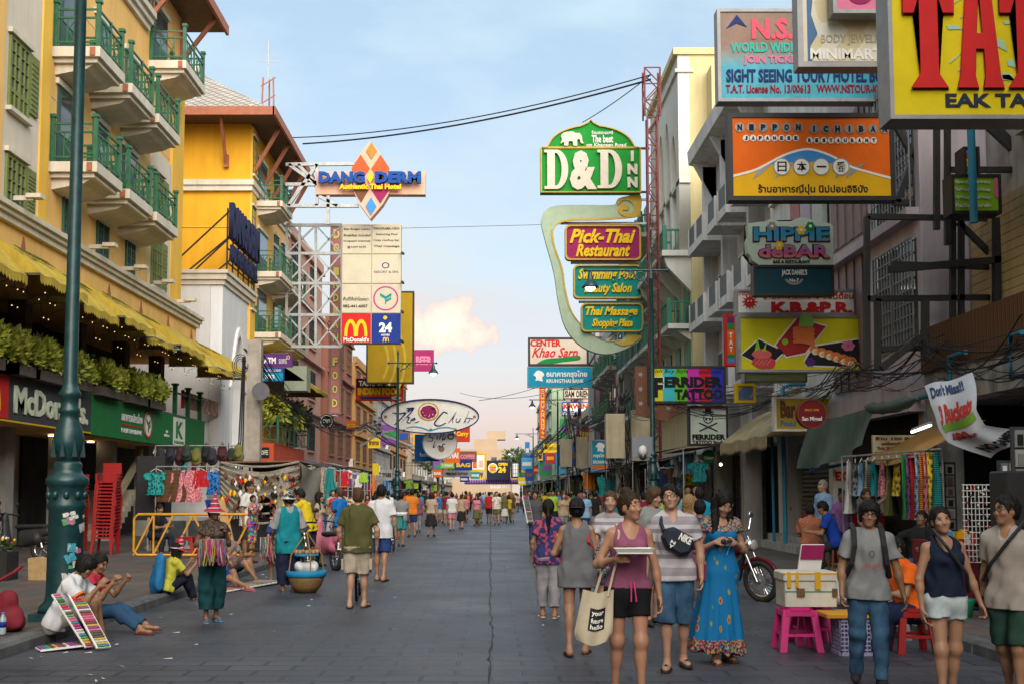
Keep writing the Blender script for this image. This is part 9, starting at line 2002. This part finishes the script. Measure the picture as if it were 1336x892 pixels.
# ---------------- right side shops
BAW=mat('awning_beige',(.42,.33,.18),.85,.15,2,streak=.4);GAW=mat('awning_grey',(.36,.38,.38),.85,.15,2,streak=.3)
a1=awning('beige and grey scalloped awning over the roller shutter',27.9,33.6,None,xw=8.3,zt=4.05,zb=3.05,out=1.55,s=-1,m=BAW,val=.35,group=None)
TARP=mat('tarp_green',(.055,.10,.085),.6,.25,3,streak=.3)
tg=root('tarpaulin','green tarpaulin curtain hanging under the lavender ledge','tarpaulin',(7.2,23,2.2));m_=MB();m_.sheet(lambda u,v:(7.3-.08*math.sin(u*13+v*2)*(.3+v)-.25*v,26.2-4.6*u,3.35-.12*math.sin(u*3.1)-v*(1.15-.35*u)),26,10,TARP);m_.build('cloth',tg);m_=MB();m_.tube(catenary((7.25,22.2,3.30),(7.25,19.5,3.25),.08,12),[.02,.08,.11,.10,.12,.10,.11,.12,.10,.11,.07,.02],TARP,10);m_.build('rolled_edge',tg);m_=MB();m_.bar((7.33,26.3,3.4),(7.33,26.3,2.1),.07,pm('frame_blue',(.02,.12,.35)));m_.bar((7.33,26.3,2.15),(7.33,23.5,2.25),.06,pm('frame_blue',(.02,.12,.35)));m_.build('edge_frame',tg)
PIPE=mat('pipe_blue',(.02,.22,.36),.45,.15,5)
def pipe(lab,pts,r=.045):m_=MB();m_.tube(pts,r,PIPE,8);solo(m_,'water_pipe',lab,'pipe')
pipe('blue water pipe down the wall by the beige awning',[(7.7,30.2,.13),(7.7,30.2,4.4),(7.9,30.2,4.5),(8.3,30.2,4.5)],.06);pipe('thin blue pipe standing beside the thicker one',[(7.7,31.4,.13),(7.7,31.4,3.6),(8.3,31.4,3.65)],.04);pipe('bent blue pipe under the bamboo fence',[(8.15,17.5,4.1),(8.15,17.9,4.1),(8.15,17.9,3.45),(8.15,15.5,3.35),(8.15,12,3.4)]);pipe('blue pipe elbow beside the torn banner',[(8.15,19.6,4.05),(8.15,20.3,4.05),(8.15,20.3,3.5),(8.15,19.9,3.45)]);pipe('short blue pipe along the concrete ledge',[(8.15,21.0,3.62),(8.15,21.1,3.45),(8.15,22.6,3.42)]);pipe('blue downpipe high on the near right facade',[(8.2,19.2,6.2),(8.2,19.2,9.5)],.07)
SHUT=mat('shutter_steel',(.20,.19,.18),.5,.25,3,.3,streak=.4)
def roller(lab,x,y0,y1,z1,n=22):
    rt0=root('roller_shutter',lab,'shutter',(x,(y0+y1)/2,.13));m_=MB()
    for k in range(n):z=.2+(z1-.2)*k/n;m_.prism([(x,z),(x-.035,z+.02),(x-.035,z+(z1-.2)/n-.03),(x,z+(z1-.2)/n-.006)],1,y0,y1,SHUT)
    m_.build('slats',rt0);m_=MB();m_.box(x-.05,x+.1,y0-.09,y0-.003,.13,z1+.1,STEEL);m_.box(x-.05,x+.1,y1+.003,y1+.09,.13,z1+.1,STEEL);m_.box(x-.12,x+.1,y0-.09,y1+.09,z1+.102,z1+.4,STEEL);m_.build('guide',rt0)
roller('closed grey roller shutter under the beige awning',8.8,29.4,32.4,2.9);roller('grey roller shutter behind the lamp post',9.1,38.6,42.4,2.9);roller('half hidden roller shutter at the lavender shop',8.85,27.85,29.1,2.9)
m_=MB();m_.box(7.6,8.7,27.9,33.2,.13,.32,GREYC);m_.box(7.95,8.7,27.9,33.2,.32,.5,GREYC);solo(m_,'entrance_steps','two worn concrete steps before the roller shutter','steps')
eb_=root('exchange_booth','money exchange booth with red panel and white notices','kiosk',(7.4,25.5,.13));m_=MB();m_.box(7.2,8.4,24.6,26.6,.13,1.2,pm('booth_red',(.30,.015,.02)));m_.build('counter',eb_);m_=MB();m_.box(7.3,8.4,24.55,24.6,1.22,2.15,pm('booth_notice',(.55,.5,.45)));m_.build('notice_panel',eb_);fe=Face(eb_,(0,24.55,0),(1,0,0),(0,-1,0));fe.text('EXCHANGE',7.35,1.9,8.35,2.1,RED,bold=.05);fe.text('DVD MP3',7.4,1.5,8.3,1.75,BLK,bold=.03);Face(eb_,(7.2,0,0),(0,-1,0),(-1,0,0)).text('E\nX\nC\nH',-25.0,.35,-24.8,1.15,WHT,bold=.04)
rail('clothes rail under the green tarpaulin',(6.9,22.6,2.35),(7.3,18.6,2.35));hang_row(['dress','shirt','shirt'],(6.95,22.5,2.35),(7.15,19.7,2.35),9,1.2,['white','grey','sky blue','beige','teal','pink','olive','yellow','navy'],'on the rail under the green tarpaulin','clothes under the green tarpaulin',jit=.3);hang_row(['scarf'],(7.0,19.5,2.4),(7.2,18.5,2.4),8,.4,['green','violet','red','sky blue','orange','pink','yellow','teal'],'at the end of the tarpaulin rail','scarves at the end of the rail',jit=.4)
def rack_board(lab,x0,x1,y,z0,z1,nx,nz,cols,cat='display rack',rz=0,name='phone_case_rack'):
    rt0=root(name,lab,cat,((x0+x1)/2,y,z0));m_=MB();m_.box(x0-.03,x1+.03,y,y+.03,z0-.03,z1+.03,pm('rack_back',(.05,.05,.06)));m_.build('back_panel',rt0);q_=random.Random(int(x0*10));w=(x1-x0)/nx;h=(z1-z0)/nz
    for i in range(nx):
        for j in range(nz):m_=MB();c0=cols[q_.randint(0,len(cols)-1)];x=x0+w*i;z=z0+h*j;m_.box(x+w*.08,x+w*.92,y-.03,y-.004,z+h*.06,z+h*.94,mat('pack_card_%d'%(kc:=q_.randint(0,3)),((.32,.33,.30),(.22,.23,.22),(.38,.34,.30),(.15,.16,.18))[kc],.3,.25));m_.box(x+w*.28,x+w*.72,y-.045,y-.0302,z+h*.16,z+h*.72,c0);m_.build('packet',rt0)
    return rt0
RC=[BLK,WHT,BRN,SILV,BLK,MAG]
rack_board('tall rack of packaged phone cases beside the tarpaulin',7.35,8.05,20,1.0,2.15,4,6,[BLK,WHT,SILV,BLK,BRN]);rack_board('second rack of small packets deeper in the stall',7.6,8.4,17.2,1.0,2.1,6,6,[BLK,BRN,SILV,WHT]);rack_board('narrow rack of packets at the right edge',7.0,7.5,15.4,1.2,2.5,3,5,[BLK,SILV,WHT])
wr=root('wire_rack','white wire spinner rack of trinkets beside the red table','display rack',(6.35,15,.13));m_=MB()
for k in range(9):m_.tube([(6.15+.05*k,15,.75),(6.15+.05*k,15,1.75)],.006,WHITE,4)
for k in range(14):m_.tube([(6.13,15,.75+k*.077),(6.57,15,.75+k*.077)],.006,WHITE,4)
m_.build('wire_grid',wr);m_=MB();m_.tube([(6.35,15.05,.13),(6.35,15.05,1.75)],.02,BLACK,6);m_.tube([(6.1,15.05,.15),(6.6,15.05,.15)],.02,BLACK,6);m_.build('stand',wr);m_=MB();q=random.Random(9)
for k in range(60):m_.ball((6.17+.4*q.random(),14.97,.78+q.random()*.95),.018,(SILV,BLK,RED,WHT)[k%4],5)
m_.build('trinkets',wr,kind='stuff')
tt=root('stall_table','table under a dark red cloth spread with small goods','table',(7.0,16,.13));m_=MB();m_.sheet(lambda u,v:(6.35+.02*math.sin(u*20),15.3+2.2*u,.95-.75*v),18,4,mat('cloth_darkred',(.20,.01,.02),.85,.2,9));m_.sheet(lambda u,v:(6.35+1.5*u,15.3+.02*math.sin(u*18),.95-.75*v),18,4,mat('cloth_darkred',(.20,.01,.02)));m_.box(6.35,7.85,15.3,17.5,.92,.955,mat('cloth_darkred',(.20,.01,.02)));m_.build('tablecloth',tt);m_=MB();q=random.Random(4)
for k in range(70):x,y=q.uniform(6.4,7.7),q.uniform(15.35,17.3);h_=q.uniform(.03,.16);m_.box(x,x+q.uniform(.04,.12),y,y+.08,.957,.957+h_,(SILV,YEL,BLK,WHT,RED,SKYB,OYEL)[k%7])
m_.build('goods',tt,kind='stuff')
m_=MB();m_.lathe([(.16,0),(.2,.2),(.21,.22)],(5.75,14.3,.13),mat('basket_green',(.02,.30,.18),.5,.2),16);solo(m_,'plastic_basket','green plastic basket on the pavement below the wire rack','basket')
orc=root('cloth_canopy','sagging orange brown cloth canopy under the torn banner','canopy',(7.5,17,2.7));m_=MB();m_.sheet(lambda u,v:(8.2-1.2*v,21.6-2.6*u,2.85-.6*v-.12*math.sin(u*3.1)*v),14,6,mat('canopy_brown',(.36,.19,.05),.8,.2,2));m_.build('cloth',orc);m_=MB();m_.tube([(7.0,21.6,2.24),(7.0,19.0,2.24)],.02,STEEL,6);m_.build('rod',orc)
tl_=root('tube_light','lit fluorescent tube under the rolled tarpaulin','lamp',(7.0,19,3));m_=MB();m_.tube([P(1190,563,20.3),P(1214,554,19.2)],.025,emis('tube_glow',(1,.95,.82),2.5),8);m_.build('tube',tl_);m_=MB();m_.tube([P(1190,560.5,20.3),P(1214,551.5,19.2)],.03,WHITE,6);m_.build('fitting',tl_)
pc=root('cctv_camera','white dome security camera on the lamp post bracket','camera',(4.6,36.4,3.6));m_=MB();p0=P(838,592,36.4);m_.box(p0.x-.32,p0.x+.32,p0.y,p0.y+.2,p0.z-.1,p0.z+.55,pm('cctv_box',(.22,.25,.28)));m_.bar((p0.x,p0.y+.1,p0.z+.3),(5.15,p0.y+.1,p0.z+.3),.05,BLACK);m_.build('bracket',pc);m_=MB();m_.ball((p0.x,p0.y-.15,p0.z+.1),.14,WHITE,12,(1,1,1.3));m_.ball((p0.x,p0.y-.15,p0.z-.08),.12,GLASS,12);m_.build('dome',pc)
# shop canopies and clutter along the receding fronts
CANC=[('blue',(.02,.14,.30)),('teal',(.02,.20,.20)),('rust brown',(.25,.10,.05)),('grey',(.25,.25,.25)),('faded red',(.32,.07,.05)),('green',(.03,.14,.07)),('cream',(.48,.42,.30)),('tan',(.33,.24,.13)),('dark',(.05,.05,.055)),('pale blue',(.25,.33,.40))]
for s_,X,ys in((-1,-10.8,(65,70.5,76,81.5,87,93,99,106,113,121,130,140,151,163)),(1,8.2,(36,40.5,45,50,55.5,61,67,73,79,85,91,97,104,112,121,131,142,154))):
    for i,y in enumerate(ys):
        nm,c=CANC[(i*3+(s_>0)*4)%10];out=qc.uniform(2.0,3.4);L_=(ys[i+1]-y if i+1<len(ys)else 10)*.9;z=qc.uniform(2.7,3.2);d=-s_;sl=qc.uniform(.3,.7)
        rt0=root('shop_canopy','%s sloping shop canopy on the %s, %s'%(nm,'left' if s_<0 else 'right','in the near stretch' if i<5 else 'in the middle stretch' if i<10 else 'in the far stretch'),'canopy',(X,y,z),'canopies along the shopfronts');m_=MB();m_.sheet(lambda u,v:(X+d*out*v,y+L_*u,z+sl-sl*v-.08*math.sin(v*3)-.04*math.sin(u*20)*v),10,5,mat('canopy_%d'%((i*3+(s_>0)*4)%10),c,.8,.2,1.5,streak=.35));m_.build('cloth',rt0)
        m_=MB();m_.tube([(X+d*out,y,z-.02),(X+d*out,y+L_,z-.02)],.025,STEEL,5);m_.tube([(X+d*out,y+.1,.13),(X+d*out,y+.1,z)],.025,STEEL,5);m_.build('frame',rt0)
        for k in range(int(L_/1.1)):
            kk=qc.choice(('shirt','shirt','dress','shorts','cloth'));cn2=qc.choice(list(CN));hang(kk,X+d*out*qc.uniform(.35,.95),y+.5+1.1*k,z-qc.uniform(.1,.4),qc.choice((0,1.57,.6)),cn2,'under the %s canopy on the %s'%(nm,'left' if s_<0 else 'right'),'wares under the %s canopy, %s side %d'%(nm,'left' if s_<0 else 'right',i)if False else 'wares hung under the canopies')
GLOW=emis('shop_bulb',(1.0,.75,.42),7.0)
for i,(s_,x,y,z)in enumerate(((1,7.8,39,2.6),(1,7.6,46,2.55),(1,7.9,57,2.6),(-1,-9.2,66,2.5),(-1,-9.0,79,2.5),(-1,-9.4,95,2.5),(-1,-8.5,58,2.7),(-1,-8.2,36,2.7))):
    rt0=root('hanging_bulb','bare warm bulb lit under the shop canopy, '+('by the lamp post','behind the lamp post','past the transformer','left near the salmon house','left by the brick red house','far left','under the cafe sign','by the arcade backpacks')[i],'lamp',(x,y,z));m_=MB();m_.ball((x,y,z),.05,GLOW,8);m_.build('bulb',rt0);m_=MB();m_.tube([(x,y,z+.08),(x,y,z+.5)],.012,WIRE,4);m_.build('flex',rt0)
# stalls crowding both pavements
STC=[('maroon',(.20,.02,.04)),('blue',(.03,.10,.28)),('grey',(.2,.2,.2)),('green',(.03,.14,.07)),('orange',(.42,.15,.03)),('violet',(.14,.05,.20))]
q=random.Random(55)
for k,(x,y)in enumerate(((-6.6,36.5),(-6.4,40.5),(-6.5,45),(-6.4,51),(-6.3,57),(-6.3,66),(-6.2,76),(-6.9,42.5),(-7.0,54),(6.5,40),(6.5,48),(6.4,55),(6.4,66),(6.4,80))):
    nm,c=STC[k%6];sd='left' if x<0 else 'right';far=('near' if k%7<3 else 'further along');rt0=root('market_stall','%s clothed market stall of mixed goods on the %s pavement, %s'%(nm,sd,far),'market stall',(x,y,.13),'stalls along the pavements');m_=MB();m_.sheet(lambda u,v:(x-1+2*u,y-.55+.03*math.sin(u*24),.95-.8*v),20,4,mat('stall_cloth_%d'%(k%6),c,.85,.2,6));m_.box(x-1,x+1,y-.54,y+.9,.9,.955,mat('stall_cloth_%d'%(k%6),c));m_.build('tablecloth',rt0)
    m_=MB()
    for j in range(60):a,b=q.uniform(x-.95,x+.9),q.uniform(y-.5,y+.8);m_.box(a,a+q.uniform(.05,.16),b,b+.1,.957,.957+q.uniform(.04,.28),(SILV,YEL,BLK,WHT,RED,SKYB,OYEL,BRN,GRN,BRN,BLK)[j%11])
    m_.build('goods',rt0,kind='stuff');m_=MB();[m_.tube([(x+a,y+b,.13),(x+a,y+b,2.5)],.025,STEEL,6)for a in(-1,1)for b in(-.5,.9)];m_.tube([(x-1,y-.5,2.5),(x+1,y-.5,2.5)],.02,STEEL,6);m_.tube([(x-1,y-.5,1.75),(x+1,y-.5,1.75)],.015,STEEL,6);m_.build('frame',rt0)
    for j in range(7):hang(qc.choice(('shirt','shirt','shorts','scarf','dress')),x-.85+.28*j,y-.52,2.5-.02*(j%2),qc.uniform(-.5,.5),qc.choice(list(CN)),'at the front of the %s stall on the %s'%(nm,sd),'wares hung at the stalls',.9)
# litter on the road
q=random.Random(31);m_=MB();LIT=pm('litter_paper',(.5,.5,.48))
for k in range(70):
    x,y=(q.uniform(-4.7,-3.2)if k%2 else q.uniform(-4.5,4.8)),q.uniform(9.5,32);a=q.uniform(0,3.1);w,h_=q.uniform(.01,.05),q.uniform(.006,.02);d=Vector((math.cos(a),math.sin(a),0));n_=Vector((-d.y,d.x,0));c=Vector((x,y,.006));m_.add([c-d*w-n_*h_,c+d*w-n_*h_,c+d*w*.8+n_*h_+Vector((0,0,.008)),c-d*w+n_*h_],[(0,1,2,3)],LIT)
m_.build('litter',kind='stuff')
